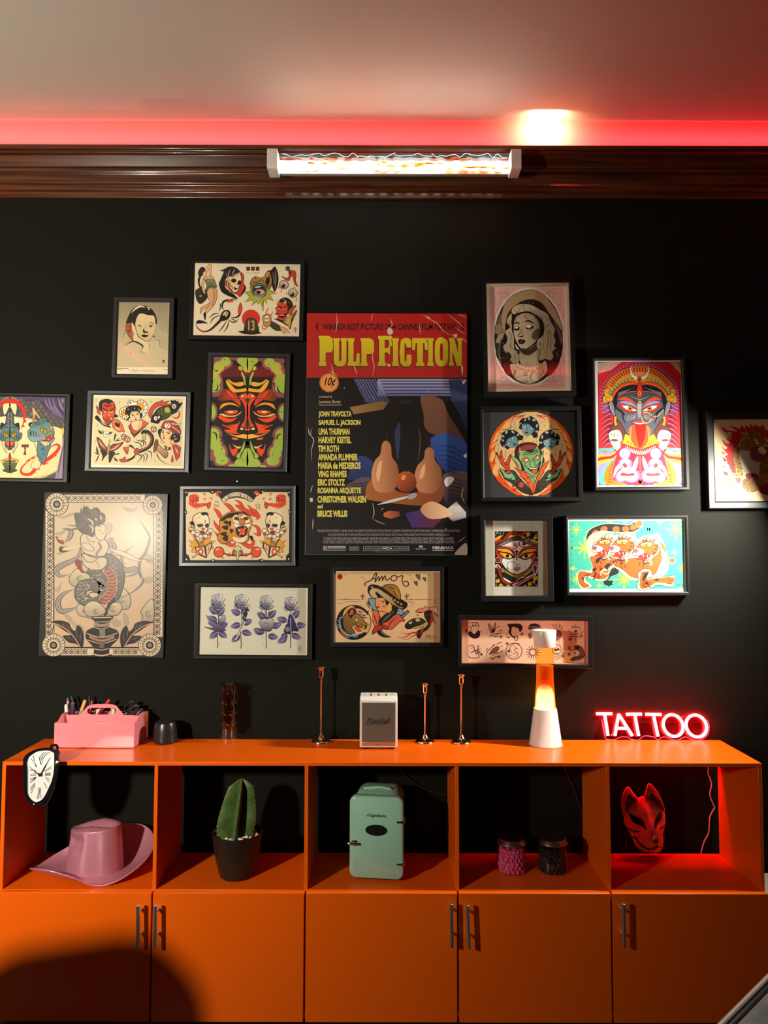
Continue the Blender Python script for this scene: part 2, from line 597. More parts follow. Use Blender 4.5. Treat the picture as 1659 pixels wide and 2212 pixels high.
def quad_axes(c):
    tl, tr, br, bl = c
    ctr = (tl + tr + br + bl) / 4
    U = ((tr - tl) + (br - bl)) / 2
    V = ((tl - bl) + (tr - br)) / 2
    return ctr, U, V
def frame(label, outer, inner, art, bg, t=0.022, recess=0.006, fm=None, rim=0.004, glass=True, spacer=None, group='pictures on the black wall', pm=None):
    fm = fm or m_fr_black
    oc = [P(x, y, -t) for x, y in outer]
    ic = [P(x, y, -t) for x, y in inner]
    ctr, U, V = quad_axes(oc)
    ang = math.atan2(U.z, U.x)
    root = thing('picture_frame', label, 'picture frame', (ctr.x, 0, ctr.z), (0, -ang, 0), group)
    inv = root.matrix_basis.inverted()
    def rect(c):
        q = [inv @ p for p in c]
        return ((q[0].x + q[3].x) / 2, (q[1].x + q[2].x) / 2, (q[2].z + q[3].z) / 2, (q[0].z + q[1].z) / 2)
    ro, ri = rect(oc), rect(ic)
    def lp(r, d, y):
        return [(r[0] + d, y, r[2] + d), (r[1] - d, y, r[2] + d), (r[1] - d, y, r[3] - d), (r[0] + d, y, r[3] - d)]
    dg = -t + min(recess, 0.006)
    yp = -t + recess
    wb = max(0.0015, min(rim, 0.3 * (ro[1] - ri[1])))
    mb = MB()
    mb.loops([lp(ro, 0, -0.001), lp(ro, 0, -t + .6 * wb), lp(ro, .5 * wb, -t), lp(ri, -wb, -t + .0002), lp(ri, 0, -t + .8 * wb), lp(ri, 0, dg if spacer else yp)], False, False)
    mb.build('frame_border', fm, root, smooth=0, bevel=0)
    if spacer:
        MB().loops([lp(ri, -.0003, dg), lp(ri, -.0003, yp)], False, False).build('spacer', spacer, root, smooth=0)
    rp = (ri[0] - .0005, ri[1] + .0005, ri[2] - .0005, ri[3] + .0005)
    art.build('print', pm or m_ink, root, root, yp, rp, bg)
    MB().box(ro[0] + .004, ro[1] - .004, yp + .0015, -0.0012, ro[2] + .004, ro[3] - .004).build('backing_board', m_back, root, smooth=0)
    if glass:
        MB().add([(ri[0], dg - .0016, ri[2]), (ri[1], dg - .0016, ri[2]), (ri[1], dg - .0016, ri[3]), (ri[0], dg - .0016, ri[3])], [(0, 1, 2, 3)]).build('glass', m_glass, root, smooth=0)
    return root
def board(name, label, corners, art, bg, t, pm, edge, gain=1.0, group='pictures on the black wall'):
    c = [P(x, y, -t) for x, y in corners]
    ctr, U, V = quad_axes(c)
    root = thing(name, label, 'poster', (ctr.x, 0, ctr.z), (0, -math.atan2(U.z, U.x), 0), group)
    inv = root.matrix_basis.inverted()
    q = [inv @ p for p in c]
    r = ((q[0].x + q[3].x) / 2, (q[1].x + q[2].x) / 2, (q[2].z + q[3].z) / 2, (q[0].z + q[1].z) / 2)
    MB().box(r[0], r[1], -t + .0006, -.001, r[2], r[3]).build('board', edge, root, smooth=0)
    art.build('print', pm, root, root, -t, r, bg, gain=gain)
    return root

# ------------------------------------------------------------------ the pictures, left to right
# flash sheet with a pin-up, a reaper, a scorpion and a devil
a = Art(400, 550, 6.144)
SK, RD, GD = 'dfb183', 'b8391f', 'b98f45'
a.b('190,190 215,165 250,170 270,205 255,240 235,270 210,300 195,360 200,410 220,430 195,445 172,390 168,330 180,290 170,240', 'k')
a.b('135,480 190,440 225,430 250,520 285,500 300,560 260,620 200,655 160,620 140,560', '25291a')
a.e(205,550,16,12,'a7a83c')
a.b('265,210 300,150 330,124 350,150 346,230 345,292 325,285 322,180 292,230', SK, o=5)
a.b('240,310 290,285 350,290 385,312 375,338 320,345 270,348 250,352', SK, 'a8713f', o=5)
a.e(262,250,27,30,SK,o=4)
a.b('240,330 215,390 222,450 245,515 264,512 248,450 240,400 262,345', SK, o=5)
a.b('290,490 310,465 350,450 400,450 425,480 425,560 400,640 370,690 310,750 272,785 262,762 300,700 330,640 300,560', SK, 'c48f5c', (1,0), o=6)
a.b('330,640 260,678 215,700 198,750 205,782 240,725 305,700', 'cf9d6b', o=5)
a.b('268,765 278,800 268,872 250,840 242,780', 'k')
a.l('375,470 385,560 360,680', 6)
a.b('275,340 330,330 385,340 400,370 418,420 405,440 340,436 300,460 280,500 260,490 282,440 287,400 272,370', '7d8a5c', '3e4a33', o=7)
a.ls('285,370 330,385 390,370;288,400 340,415 402,400;285,430 340,425 408,425', 6, 'k', 1)
a.b('460,215 520,190 580,160 640,160 700,190 752,250 735,238 680,250 620,290 560,300 530,350 525,400 545,450 620,505 705,588 600,560 520,522 480,490 455,430 448,380 470,330 500,260 510,225', 'k')
a.b('735,235 772,262 782,310 775,370 795,440 770,500 720,560 690,530 640,510 570,450 528,400 525,360 560,345 580,400 620,470 690,480 730,400 745,320', RD, o=5)
a.l('780,390 798,440 770,500 722,572', 26, 'k', 1)
a.b('565,300 600,286 650,288 690,250 735,268 746,340 725,392 716,412 700,480 660,502 620,480 625,430 590,400 568,350', 'd8b77a', 'e8d5a8', (1,0), o=7)
a.e(645,345,36,28,'k').e(722,370,24,30,'k').p('680,385 700,375 705,412', 'k').p('640,420 668,440 695,445 688,466 655,468', 'k')
a.ls('585,330 600,400 625,440;690,255 700,300;640,285 610,310', 6, 'k', 1)
a.ls('540,230 570,330 560,420 600,520;600,190 575,260 570,290;660,190 640,230 620,280', 12, 'a9a292', 1)
for i, x in enumerate((812, 875, 937)):
    a.r(x, 162, x + 49, 214, '34100e').t('MDV'[i], x + 10, 172, x + 40, 206, '8f2a22', 0.02)
a.t('OCTUBRE', 808, 231, 990, 252, '857a60')
a.b('1195,158 1238,280 1230,400 1190,492 1160,440 1130,330 1090,222 1140,205', 'k')
a.ls('1190,200 1205,320 1190,460;1160,230 1180,330 1178,420', 10, '9b968a', 1)
a.b('862,400 880,332 930,292 1000,312 1050,290 1080,232 1120,230 1150,330 1142,420 1080,470 960,405 900,440', GD, '7a5a2a', o=8)
a.ls('890,350 940,370 1000,340;930,295 940,330;1070,300 1100,340 1090,420;1010,320 1050,360;1120,260 1110,330', 9)
a.e(1095,350,28,55,'1a140f',12)
a.p('782,490 870,492 850,440 900,420 1090,430 1110,470 1218,515 1120,530 1178,617 1080,582 1088,652 1040,610 1035,752 1005,630 965,662 950,620 888,672 895,600 788,632 860,560', 'a6a638', o=9)
a.e(985,480,98,96,'6f8d88',o=10).e(985,470,86,70,'23312f').b('920,500 960,460 1030,465 1060,505 1020,530 960,530', 'd99a7a', o=7).e(972,500,28,24,'k').e(965,430,40,12,'a9bdb8',-10)
a.ls('915,540 960,575 1040,560', 8, 'c4cdb0', 1)
a.b('1380,215 1452,215 1472,260 1466,335 1480,390 1502,420 1460,400 1435,330 1430,290 1400,300 1380,345 1330,332 1284,286 1340,312 1375,290', RD, o=6)
a.e(1362,185,28,30,'3a4434',o=6).l('1375,205 1400,260', 18, 'k')
for x, y, q, w in ((1310,400,1300,415), (1430,510,1420,530)):
    a.e(x,y,61,58,'d3c3ad',o=8,c2='9d8877').e(q,w,27,29,'k').e(q-8,w-12,7,7,'efe6d8')
a.ls('1250,420 1232,455;1280,450 1268,512;1355,490 1338,540;1470,560 1478,600 1455,612;1340,345 1330,370;1450,420 1440,450', 12, RD, 1)
a.b('1245,620 1290,580 1350,574 1410,620 1432,700 1420,770 1390,800 1350,700 1320,635', '1d2015', o=6)
a.e(1310,600,18,12,'596034').e(1380,640,14,10,'596034')
a.b('1222,650 1260,632 1330,642 1362,700 1352,800 1320,872 1270,882 1226,872 1226,832 1245,800 1200,792 1217,750 1198,712 1226,690', 'c8402a', o=7)
a.b('1362,770 1400,710 1472,674 1420,765 1380,805', 'c8402a', o=6)
a.p('1222,590 1240,650 1215,660', 'd9b970', o=5).p('1340,600 1345,655 1300,640', 'd9b970', o=5)
a.l('1225,700 1260,690 1280,715 1340,690', 12).e(1240,715,13,9,'e8c56a',o=4).e(1305,722,20,11,'e8c56a',o=4).e(1308,722,6,8,'k')
a.b('1240,800 1300,800 1345,770 1320,830 1260,835', 'k').l('1250,810 1320,805', 8, 'eadfc0').ls('1250,750 1225,780 1245,790;1290,850 1320,820;1300,760 1330,750', 6)
a.b('1360,830 1400,820 1482,735 1442,850 1410,900 1390,990 1370,945 1290,892 1270,872 1330,882', 'c8a244', o=8)
a.l('1170,852 1230,865 1300,900 1365,955', 26, 'k', 1).l('1480,740 1420,850 1400,990', 18, 'k', 1).e(1378,790,14,16,'d9a63c',o=5)
a.l('155,900 160,970 235,1022 330,1000 400,940 470,870 530,800', 46, 'k', 3).l('150,900 158,965 235,1018 330,996', 20, 'a13826', 1)
for i in range(6):
    a.l([(350 + i*32, 965 - i*30), (368 + i*32, 990 - i*30)], 9, 'a13826', 1)
a.b('142,905 175,868 240,880 300,914 232,912 180,918', 'k')
a.b('500,752 580,740 602,800 560,862 485,882 458,850', '15100e').e(535,790,30,42,'d4b98c',38).e(548,780,9,12,'k').e(575,800,8,11,'k').e(510,830,16,34,'k',38)
a.l('520,745 490,690 510,625 580,602 640,640', 26, 'k', 1).e(590,615,48,17,'c4492f',-6,o=6).l('600,592 650,590 690,612', 14, 'k', 1)
a.l('600,830 680,832 728,790 745,720', 24, 'k', 1).b('735,640 757,700 745,772 708,792 704,720', 'c4492f', o=6)
a.ls('470,780 380,790 312,850;480,800 380,840 330,920;450,760 470,690 460,640;560,850 640,900 720,850;560,860 500,960 440,1035;580,860 560,960 500,1040;600,850 640,860 690,910', 15, '2a1512', 1)
a.e(873,850,122,120,'c8321f')
a.b('792,1042 802,900 830,852 875,842 920,852 950,900 968,1042', '4b4034', '2a231c', o=8)
a.t('13', 838, 872, 922, 1008, 'c9a35a', 0.02)
a.b('705,1020 790,1005 780,960 820,1030 870,1040 940,1030 985,945 970,1015 1015,1040 900,1058 780,1052', '1a1712')
a.b('1130,880 1180,900 1260,950 1285,1000 1220,1012 1150,972 1120,920', '3a3d22', o=6).p('1260,950 1340,980 1392,1042 1330,1030 1325,1056 1270,1012', 'c9a36a', o=6)
a.b('1030,820 1100,788 1140,830 1132,930 1080,962 1040,920', GD, o=7).e(1085,852,34,46,'ecdfc0',o=5).e(1073,850,9,11,'k').e(1098,852,9,11,'k').e(1086,895,16,6,'k')
a.ls('1110,690 1080,760 1070,800;1165,745 1145,800 1120,840', 14, 'c4532f', 1).ring(1050,965,26,26,12,'b8391f',0,0,250)
a.ls('1440,975 1490,975;1462,965 1462,1040;1435,1000 1448,970 1475,1010;1445,1015 1488,995', 8, 'c03a2a')
frame('black framed flash sheet with pin-up, hooded skull, scorpion and devil, topmost left picture', [(409,560),(656,563),(656,736),(407,733)],
      [(417.6,566.3),(647.7,569.5),(646.6,727),(416.8,722.5)], a, 'ddd2b2', recess=.008)

# small portrait of a woman in a veil
a = Art(230, 630, 10.37)
a.r(236,212,1394,1692,'8d8468','c9ba93')
a.b('240,1690 240,1450 380,1280 420,1180 620,1130 800,1230 960,1130 1180,1100 1200,1220 1280,1310 1390,1450 1390,1690','c2b48d')
a.b('460,600 560,420 700,320 900,330 1050,430 1130,600 1200,720 1290,860 1380,1000 1390,1300 1200,1240 1190,1080 1130,960 1100,700 640,700 640,1050 540,1110 400,1210 350,1100 420,900','b3a781')
a.b('460,620 560,420 700,318 900,330 1050,430 1125,600 1130,720 1090,700 1060,560 900,520 760,490 690,560 650,700 640,800 600,880 500,860 440,740','1d1613')
a.l('560,480 640,390 760,330 870,360',44,'d8caa0',1)
a.l('900,350 950,370 945,420',34,'c9bb92',1)
a.b('690,560 780,490 930,525 1060,545 1095,680 1090,800 1060,930 990,1040 915,1105 800,1060 710,980 650,880 640,760','d6c596','c4b082')
a.b('440,740 500,700 545,730 580,880 590,1000 600,1108 530,1040 460,930 435,840','a9553a',o=8)
a.ls('470,870 560,900;490,880 480,960 530,1010;520,740 530,880',12)
a.b('560,690 640,800 690,960 760,1050 940,1150 950,1360 800,1330 820,1200 700,1130 610,1090 590,950','d3c294')
a.ls('640,700 660,850 700,960;650,930 690,960 760,1040 915,1110 1040,1000;690,930 730,1050;600,890 610,990',14,'2a2320',1)
a.l('400,1220 520,1140 640,1120 800,1200 810,1250 780,1320',34,'17120f',1)
a.ls('940,1150 960,1200 940,1330;1060,1070 1140,1080 1190,1105 1195,1200 1240,1270;460,640 420,900 350,1050;1130,680 1240,840 1300,900;740,1400 770,1340 880,1400;520,1340 560,1420',10,'4a4335',1)
a.l('690,740 760,770 790,790',22,'k',1).l('940,710 1010,690 1070,730',20,'7a4a34',1).l('930,780 1000,740 1060,770',16,'4a3328',1).e(995,780,40,22,'7e5a44').e(1000,780,16,18,'2a1d18')
a.b('830,830 860,880 930,900 915,925 850,925 815,900','1a1412').l('850,840 880,760 870,690',14,'8a7a5a',1)
a.b('780,975 850,960 900,975 945,965 910,1010 850,1022 800,1005','15100e')
a.e(1060,1000,30,34,'6a5d48').e(1050,1050,14,16,'e8dfc8').e(1080,985,10,10,'e8dfc8')
a.r(236,1692,1394,1856,'e2d9b8')
a.t('Ojalá y Vuelvas', 550, 1730, 1070, 1820, '55503f', -0.012, 0.35).e(517,1770,8,8,'55503f').e(1112,1778,8,8,'55503f')
a.r(245,1716,500,1730,'6b6654').r(245,1745,365,1758,'8d8874').r(1250,1735,1380,1748,'8d8874')
a.e(1280,1550,24,24,'2a2620').r(1255,1580,1305,1600,'5a5444')
frame('small charcoal framed portrait of a veiled woman resting her chin on her hand', [(242.5,640.6),(374,642),(372.7,818),(241.6,816.6)],
      [(253.4,651),(364,652.7),(363,808.4),(252.7,807)], a, 'a89d7c', fm=m_fr_dark, rim=.006)

# orange mask face in green clouds
a = Art(430, 750, 7.9)
OR, YE, GR, PK = 'e8450f', 'e8a928', '9fb845', '8a4a52'
a.r(180,150,1470,2060,'14100d')
for x, y, rx, ry in ((330,330,130,110),(450,260,130,110),(300,220,110,80),(600,190,90,40),(240,620,170,230),(230,440,120,90),(270,730,150,120),(215,1105,100,160),(210,1000,60,60),
                     (240,1480,160,140),(260,1640,150,150),(390,1800,100,150),(400,1950,150,110),(250,1850,110,90),(560,2010,80,50)):
    for q in (x, 1652 - x):
        a.e(q, y + (12 if q > 826 else 0), rx, ry, PK)
for x, y, rx, ry in ((340,330,90,90),(450,250,90,80),(300,420,70,50),(230,570,140,130),(230,690,130,80),(215,1105,70,120),
                     (240,1480,110,100),(270,1640,110,120),(350,1800,100,120),(390,1930,110,80),(560,2030,60,30)):
    for q in (x, 1652 - x):
        a.e(q, y + (12 if q > 826 else 0), rx, ry, GR)
n0 = len(a.L)
a.ax = 826
a.b('650,250 680,180 826,180 826,420 760,400 720,310', GR, o=0).b('620,1940 720,1850 780,1740 826,1750 826,2040 620,2030', GR)
a.b('430,720 600,770 690,900 700,1000 560,900 380,920 330,860', 'd8420f','5a2a10',(-1,0))
a.b('460,720 520,760 620,850 680,880 560,860 490,800', OR, o=7)
a.b('455,590 480,560 560,640 640,715 826,690 826,748 700,770 580,770 500,690', YE, o=9)
a.b('485,560 510,545 600,600 755,590 757,655 660,670 560,630', YE, o=9)
a.b('345,1080 370,990 440,950 560,945 640,980 710,1040 620,1000 500,985 400,1030', 'ef9a2c', o=8)
a.b('350,1070 430,1010 540,985 640,1010 722,1090 700,1140 560,1080 440,1060', 'k')
a.b('425,1105 480,1080 540,1060 650,1075 655,1120 560,1150 480,1140', OR, o=5).e(540,1095,48,26,'f0c878').b('400,1080 520,1030 650,1060 600,1080 480,1085', '15120f')
a.b('340,1155 400,1130 520,1165 640,1150 725,1090 700,1140 600,1190 460,1190', 'f0b860', o=7)
a.b('325,1200 360,1160 460,1200 560,1215 660,1195 560,1275 440,1280', OR, o=9)
a.b('380,1320 520,1330 660,1300 700,1260 640,1440 700,1480 500,1460 430,1410 540,1400', 'e84a12', o=0).l('380,1320 500,1340 600,1370',14,'k',1)
a.b('680,860 720,800 826,830 826,1350 690,1370 770,1250 780,1050 740,940', OR, o=9)
a.p('826,870 770,880 826,980','3a3524').b('826,1180 780,1340 826,1350','3a3524')
a.e(740,835,34,24,'f0cf88',-15,o=9).b('780,850 826,810 826,850 790,868', 'e06030')
a.b('665,1390 690,1350 780,1370 826,1410 826,1450 740,1420','k').e(730,1392,34,24,'f0cf88',10,o=9).b('780,1390 826,1400 826,1425 790,1418','e06030')
a.b('430,1435 540,1480 640,1500 760,1480 826,1505 826,1562 700,1550 540,1500', 'f2b43a', o=8)
a.b('560,1535 665,1555 660,1585 600,1585 565,1570', 'e85a30', o=6)
a.b('430,1560 560,1600 826,1600 826,1680 600,1660 500,1640', 'k')
a.b('565,1650 650,1690 720,1690 690,1735 620,1710', 'f0b860', o=7)
a.b('520,1650 560,1740 640,1720 660,1770 590,1860 530,1750', OR, o=0)
a.b('735,405 700,400 665,360 690,320 730,330 740,370 745,420 790,520 800,650 770,640 750,540 715,440', GR, o=9)
a.b('770,1600 785,1620 770,1740 720,1820 715,1880 670,1905 632,1870 650,1820 690,1790 730,1700', GR, o=9)
a.l('700,1830 720,1860 700,1890',10)
a.mir(826, n0)
for x, y in ((430,210),(915,250),(390,1730),(400,1940),(1190,295),(1410,1110),(1250,1830),(745,1925),(240,580)):
    a.e(x,y,10,13,'3a4a1a')
a.ls('535,210 590,240 630,240;320,610 310,720 240,750;220,1450 290,1480 300,1590;1340,650 1350,740 1410,790;1330,1590 1340,1510 1410,1480;260,405 330,400;350,1610 400,1590;1250,630 1300,620',24,'k',1)
frame('black framed print of an orange mask face ringed by green clouds', [(446,760),(623.5,763),(622,1021),(442,1016)],
      [(457,770),(614.8,773),(610,1009.5),(453.4,1007)], a, '14100d', fm=m_fr_dark, recess=.008, rim=.005)

# flash sheet with a flamenco woman, a devil, a butterfly and a scorpion
a = Art(170, 830, 6.38)
a.p('195,175 1440,195 1425,1130 185,1110', 'd8cda0')
SK = 'e3c390'
a.b('300,230 370,205 440,215 490,260 500,330 470,360 330,380 290,340 280,280', '1e2214', o=6)
a.b('330,260 370,250 410,270 460,245 490,270 495,420 470,480 420,560 370,530 330,450 320,330', 'd2451f', '9a3016', o=7)
a.e(362,430,26,34,'e8552f').e(468,425,22,30,'e8552f').ls('340,330 400,370;430,365 480,335;350,280 400,310 410,290 450,300',14).ls('350,385 385,380;440,390 475,380',9,'e8d8b0').p('405,370 425,370 435,440 400,445','d98a45')
a.p('238,290 285,330 300,430 260,400','b54a2a',o=6).p('515,310 490,340 500,400','b54a2a',o=5)
a.b('222,465 260,430 330,520 420,570 440,600 340,570 280,520', 'k').b('500,410 548,445 480,460', 'k').l('290,500 340,545 400,570',12,'cfc3a2',1)
a.l('430,455 470,500',14,'e8d8b0',1)
a.b('460,500 510,480 560,505 600,560 630,660 590,645 560,660 500,625 470,590', 'dd6a35', o=7).b('500,540 520,525 540,545 565,530 565,565 550,600 510,570', 'k').e(535,610,40,16,'e8b878',30)
a.b('560,400 580,340 640,310 680,310 680,250 720,218 765,245 800,240 870,215 930,260 955,330 930,410 880,460 820,520 700,510 600,470', 'efe3c4', o=8)
a.b('580,400 620,350 700,330 790,280 850,250 900,280 910,340 880,400 700,420 620,440', 'd99a3a')
for x, y in ((585,410),(590,370),(620,345),(655,330),(810,255),(850,240),(890,250),(925,290),(930,350),(915,395),(600,440),(630,470),(660,485)):
    a.e(x,y,9,9,'k')
a.b('640,370 680,310 740,290 830,300 870,350 880,440 840,470 830,400 780,370 720,380 710,440 680,500 650,440', 'k')
a.ls('670,350 700,340;760,320 780,340;820,330 840,370',16,'9f998a',1)
a.b('705,420 730,390 800,370 840,400 845,470 810,520 760,520 715,480', SK, o=6).ls('725,425 760,415;790,400 825,395',9).e(745,432,12,6,'k').e(810,415,13,7,'k').e(788,485,18,9,'8a2a1a').l('775,420 770,460 785,460',5)
for x, y in ((662,445),(872,378)):
    for i in range(5):
        a.e(x+18*math.cos(i*1.257), y+18*math.sin(i*1.257), 11, 11, 'f0e8d0', o=3)
    a.e(x,y,8,8,'c9912f')
a.e(712,255,10,16,'k')
a.b('730,520 830,500 860,530 790,640 760,640 740,580', SK, o=5)
a.p('685,580 720,530 770,640 850,580 860,480 965,535 760,738', 'b8402c', 'c9603a', (1,0), o=9).l('700,590 765,700 960,540',20,'k',1).l('730,540 775,625 845,590 870,495',16,'e8d2a8')
a.b('960,400 985,330 1050,260 1110,240 1170,215 1150,245 1250,230 1210,260 1270,280 1180,300 1090,310 1020,380 1010,470 975,450', 'c4492f', o=6)
a.b('1010,480 1040,400 1100,330 1180,305 1260,290 1300,330 1290,400 1220,470 1120,500', '4a5522', '1c1d12', (-1,0), o=8).e(1225,355,40,40,'a8b238')
a.p('1275,290 1265,220 1310,225 1330,212 1345,235 1380,230 1375,260 1440,250 1350,390 1290,420 1240,310','191511').e(1315,305,30,32,'e8dcc0').ls('1295,290 1335,325;1335,285 1295,325',8)
a.b('990,510 1020,440 1100,420 1150,450 1120,520 1090,545 1010,530','k').e(1060,470,24,30,'efe6d0').e(1105,455,14,18,'efe6d0').e(1062,470,9,11,'k')
a.ls('1100,350 1110,430;1140,330 1150,420;1180,320 1190,410',8,'8a6a4a')
a.ring(1340,410,50,58,26,'c4492f',0,-80,170,t=1)
a.b('1150,560 1190,510 1290,505 1370,560 1405,640 1390,700 1290,660 1200,610 1140,600', 'b8402c', '8a2c1e', o=8)
a.e(1225,570,46,44,'efe3c8',o=7).l('1205,560 1225,540 1245,560 1215,600',12,'b8402c')
for i in range(7):
    a.e(1285+i*17, 545+i*2, 9, 8, 'efe3c8', o=2).e(1290+i*17, 585+i*13, 9, 8, 'efe3c8', o=2)
a.b('1090,640 1140,610 1160,680 1140,760 1110,720', 'k').b('1260,720 1290,680 1390,700 1400,760 1370,800 1290,800','k').ls('1300,720 1340,715;1310,760 1360,750',18,'b5afa0',1)
a.b('1140,640 1180,610 1270,640 1290,680 1260,740 1230,800 1180,805 1150,770 1125,720', SK, o=7).ls('1145,640 1175,650;1210,665 1270,655',10).e(1160,665,14,8,'7a3a1a').e(1240,680,20,9,'7a3a1a').e(1175,745,18,9,'a03020').l('1180,665 1165,715 1190,715',6)
a.b('1195,800 1260,770 1290,830 1400,860 1390,1000 1360,950 1300,960 1240,930 1180,880',SK)
a.e(1290,800,32,36,'c98b45').e(1290,800,16,18,SK).e(1150,795,18,20,'d8c090',o=4)
a.l('1180,850 1220,890 1270,880',40,'4a241a').e(1185,865,10,10,'efe3c8').e(1225,885,10,10,'efe3c8')
a.p('1290,840 1340,830 1405,870 1390,1000 1345,1060 1320,960','b8402c',o=8).l('1330,870 1370,960',14,'efe3c8',1)
a.b('1060,840 1100,830 1150,880 1220,930 1230,980 1190,1020 1130,960 1070,900','d0a878','8a5a3a',o=8).b('1040,830 1060,770 1080,762 1095,800 1090,850 1060,920 1035,940','7a4a2a',o=7)
a.l('1060,930 1100,1010 1180,1080 1270,1108',36,'c9b48a',2).l('1080,960 1110,1030 1190,1090 1270,1110',14,'3a2018',2)
a.b('1290,970 1310,1040 1295,1080 1272,1060 1280,1000','b8301f')
a.b('250,730 300,760 360,840 400,890 400,920 340,910 290,880 265,800', '7a3a2c', o=9).b('615,800 540,820 470,830 420,890 430,930 500,910 560,870', '8a3a2c', o=9)
a.b('300,905 380,930 395,960 350,1010 320,1058 330,990', '2a1d17', o=7).b('430,930 500,940 470,1000 425,1082 415,980','2a1d17',o=7)
a.ls('270,760 310,830 370,890;580,815 500,880 430,910',14,'e3d4ac',1).ls('285,750 340,830 390,880;560,830 490,860',12,'c4563a',1)
a.e(412,890,18,50,'b89a5a',4,o=6).ls('405,850 425,770 440,760;420,850 440,770',6)
for i in range(5):
    a.e(383+28*math.cos(i*1.257), 690+28*math.sin(i*1.257), 19, 19, 'f0e8cc', o=4)
a.e(383,690,10,10,'c9912f')
for q in ('260,628 310,650 330,690 290,680','470,655 430,660 400,690 440,690','480,790 500,670 520,700 495,770','490,790 560,740 540,770 585,772','245,850 275,930 260,965 240,910','205,935 290,960 260,970','230,1075 260,1000 290,960 260,1040','470,980 540,950 570,960 500,975','485,1000 540,1050 530,1065 490,1040','320,625 345,660 335,680'):
    a.p(q, '3c3f22' if len(q) % 2 else '7a3a24', o=4)
for x, y in ((620,725),(672,755),(1032,615)):
    a.p([(x-38,y-20),(x,y-42),(x+38,y-20),(x+34,y+32),(x,y+52),(x-34,y+26)], 'a8705a', o=7).e(x-16,y+10,8,10,'efe3c8').e(x+16,y+12,8,10,'efe3c8').e(x,y-20,10,7,'efe3c8')
a.l('880,690 900,655 960,665 1010,730 1000,820 940,880 850,920 790,940',52,'k',0).l('930,660 990,700 1000,770 960,850 880,910',26,'9a3628',1)
a.b('880,690 905,670 925,700 920,760 890,770','b9a98a',o=6)
for i in range(6):
    a.l([(860+i*20,925-i*13),(845+i*20,895-i*13)],8,'e3d4ac',1)
a.b('770,910 800,880 840,910 830,960 790,970 765,945','b8402c',o=8)
a.ls('740,790 850,820 860,890;780,765 890,800 880,870;840,762 920,800 910,850;800,970 870,1000 800,1080;830,965 900,990 890,1080;890,950 950,980 910,1080;920,920 1000,940 1000,1030',13,'k',1)
a.ls('780,900 720,850 690,840;790,960 740,1020 640,1050',28,'k',1)
a.b('615,880 640,865 660,880 690,870 670,965 640,930','b8402c',o=6).e(668,880,20,40,'c9603a',50).b('560,1040 600,1030 640,1000 650,1040 720,1040 690,1060 600,1075','b8402c',o=6)
for x, y in ((240,220),(560,250),(1000,240),(260,570),(225,795),(1050,1055),(1400,540),(935,615)):
    a.l([(x-26,y),(x+26,y)],7,'9d9777',1).l([(x,y-32),(x,y+32)],7,'9d9777',1)
frame('grey framed flash sheet with a dancer in a lace hat, devil, butterfly, scorpion and dagger', [(185.7,842.5),(409.8,846),(407.5,1021.5),(184,1018)],
      [(198.2,852.4),(400,855.5),(397.6,1012.3),(195.9,1008.7)], a, 'ebe6cc', fm=m_fr_grey, rim=.007, recess=.007)

# blue tiger women on a stage, cut by the left border of the photo
a = Art(0, 830, 9.617)
CE = 205
a.r(-980,250,1345,1960,'4a4640')
for j in range(9):
    for i in range(9):
        a.e(430+i*105+(j%2)*50, 320+j*75, 32, 38, '5c5750' if (i+j)%3 else '6b655b')
        a.e(2*CE-(430+i*105+(j%2)*50), 320+j*75, 32, 38, '5c5750')
a.b('-900,950 -600,780 0,680 200,660 450,690 700,730 1000,840 1290,940 1300,1100 1260,1700 1000,1900 700,1960 -300,1960 -900,1800','e0d2a2','d9c98e')
a.l('0,780 250,690 600,740 1000,870 1290,1010',18,'c4b282',1)
n0 = len(a.L)
a.b('205,262 290,262 400,350 330,340 205,310','77705f')
a.l('205,350 300,360 400,420 480,540 500,680 490,800 430,930',110,'c8231a',2)
for q in ('480,480 560,560 500,600','520,600 565,700 500,680','520,720 555,790 480,800','470,830 525,880 440,900','430,400 470,390 470,450'):
    a.p(q,'c8231a')
a.b('205,400 300,395 350,440 345,560 310,640 205,480','e6cf9c',o=9)
a.b('205,490 270,600 290,780 310,840 205,850','3d4f55',o=10)
a.ls('205,580 250,640;205,620 255,690;205,740 255,700;205,790 265,740;205,830 270,790',13,'8fa3a6',1)
a.p('205,655 235,695 205,735','b3243a')
a.b('300,850 380,800 405,880 395,960 340,900','15181b',o=8)
a.b('205,860 300,850 390,930 400,1000 460,1020 440,1120 370,1190 330,1240 270,1320 205,1335','5d7d80','3a5054',o=10)
a.ls('205,880 280,870 350,900;205,910 280,900 360,950;410,1030 350,1080 340,1150;430,1060 390,1110 370,1170',13,'14181b',1)
a.b('225,1010 260,970 340,980 330,1010 270,1030','4f6a3c').b('245,1060 280,1020 335,1010 320,1075 270,1095','e59a1e',o=9).e(300,1045,16,18,'k')
a.b('205,1110 260,1120 290,1170 250,1200 205,1190','6c8a58',o=6).b('205,1200 260,1190 300,1200 270,1275 205,1280','d23a1e',o=10).p('235,1215 255,1215 245,1270','e8c070').e(310,1200,18,20,'d98a40')
a.b('310,1200 365,1180 360,1280 320,1360 275,1435 265,1400 300,1340','dcb98a',o=8)
a.b('205,1540 370,1570 385,1600 330,1650 205,1665','e0a52f',o=8).b('205,1655 350,1640 310,1750 355,1790 280,1825 205,1830','5b6a3a','2a2f1d',o=9).b('205,1590 340,1580 300,1610 205,1620','3a5560').b('205,1425 235,1520 205,1600','c8321f',o=6)
a.mir(CE, n0)
n1 = len(a.L)
a.p('445,1250 600,1250 595,1315 545,1310 535,1380 550,1470 480,1470 510,1380 500,1310 450,1315','6d2a2c')
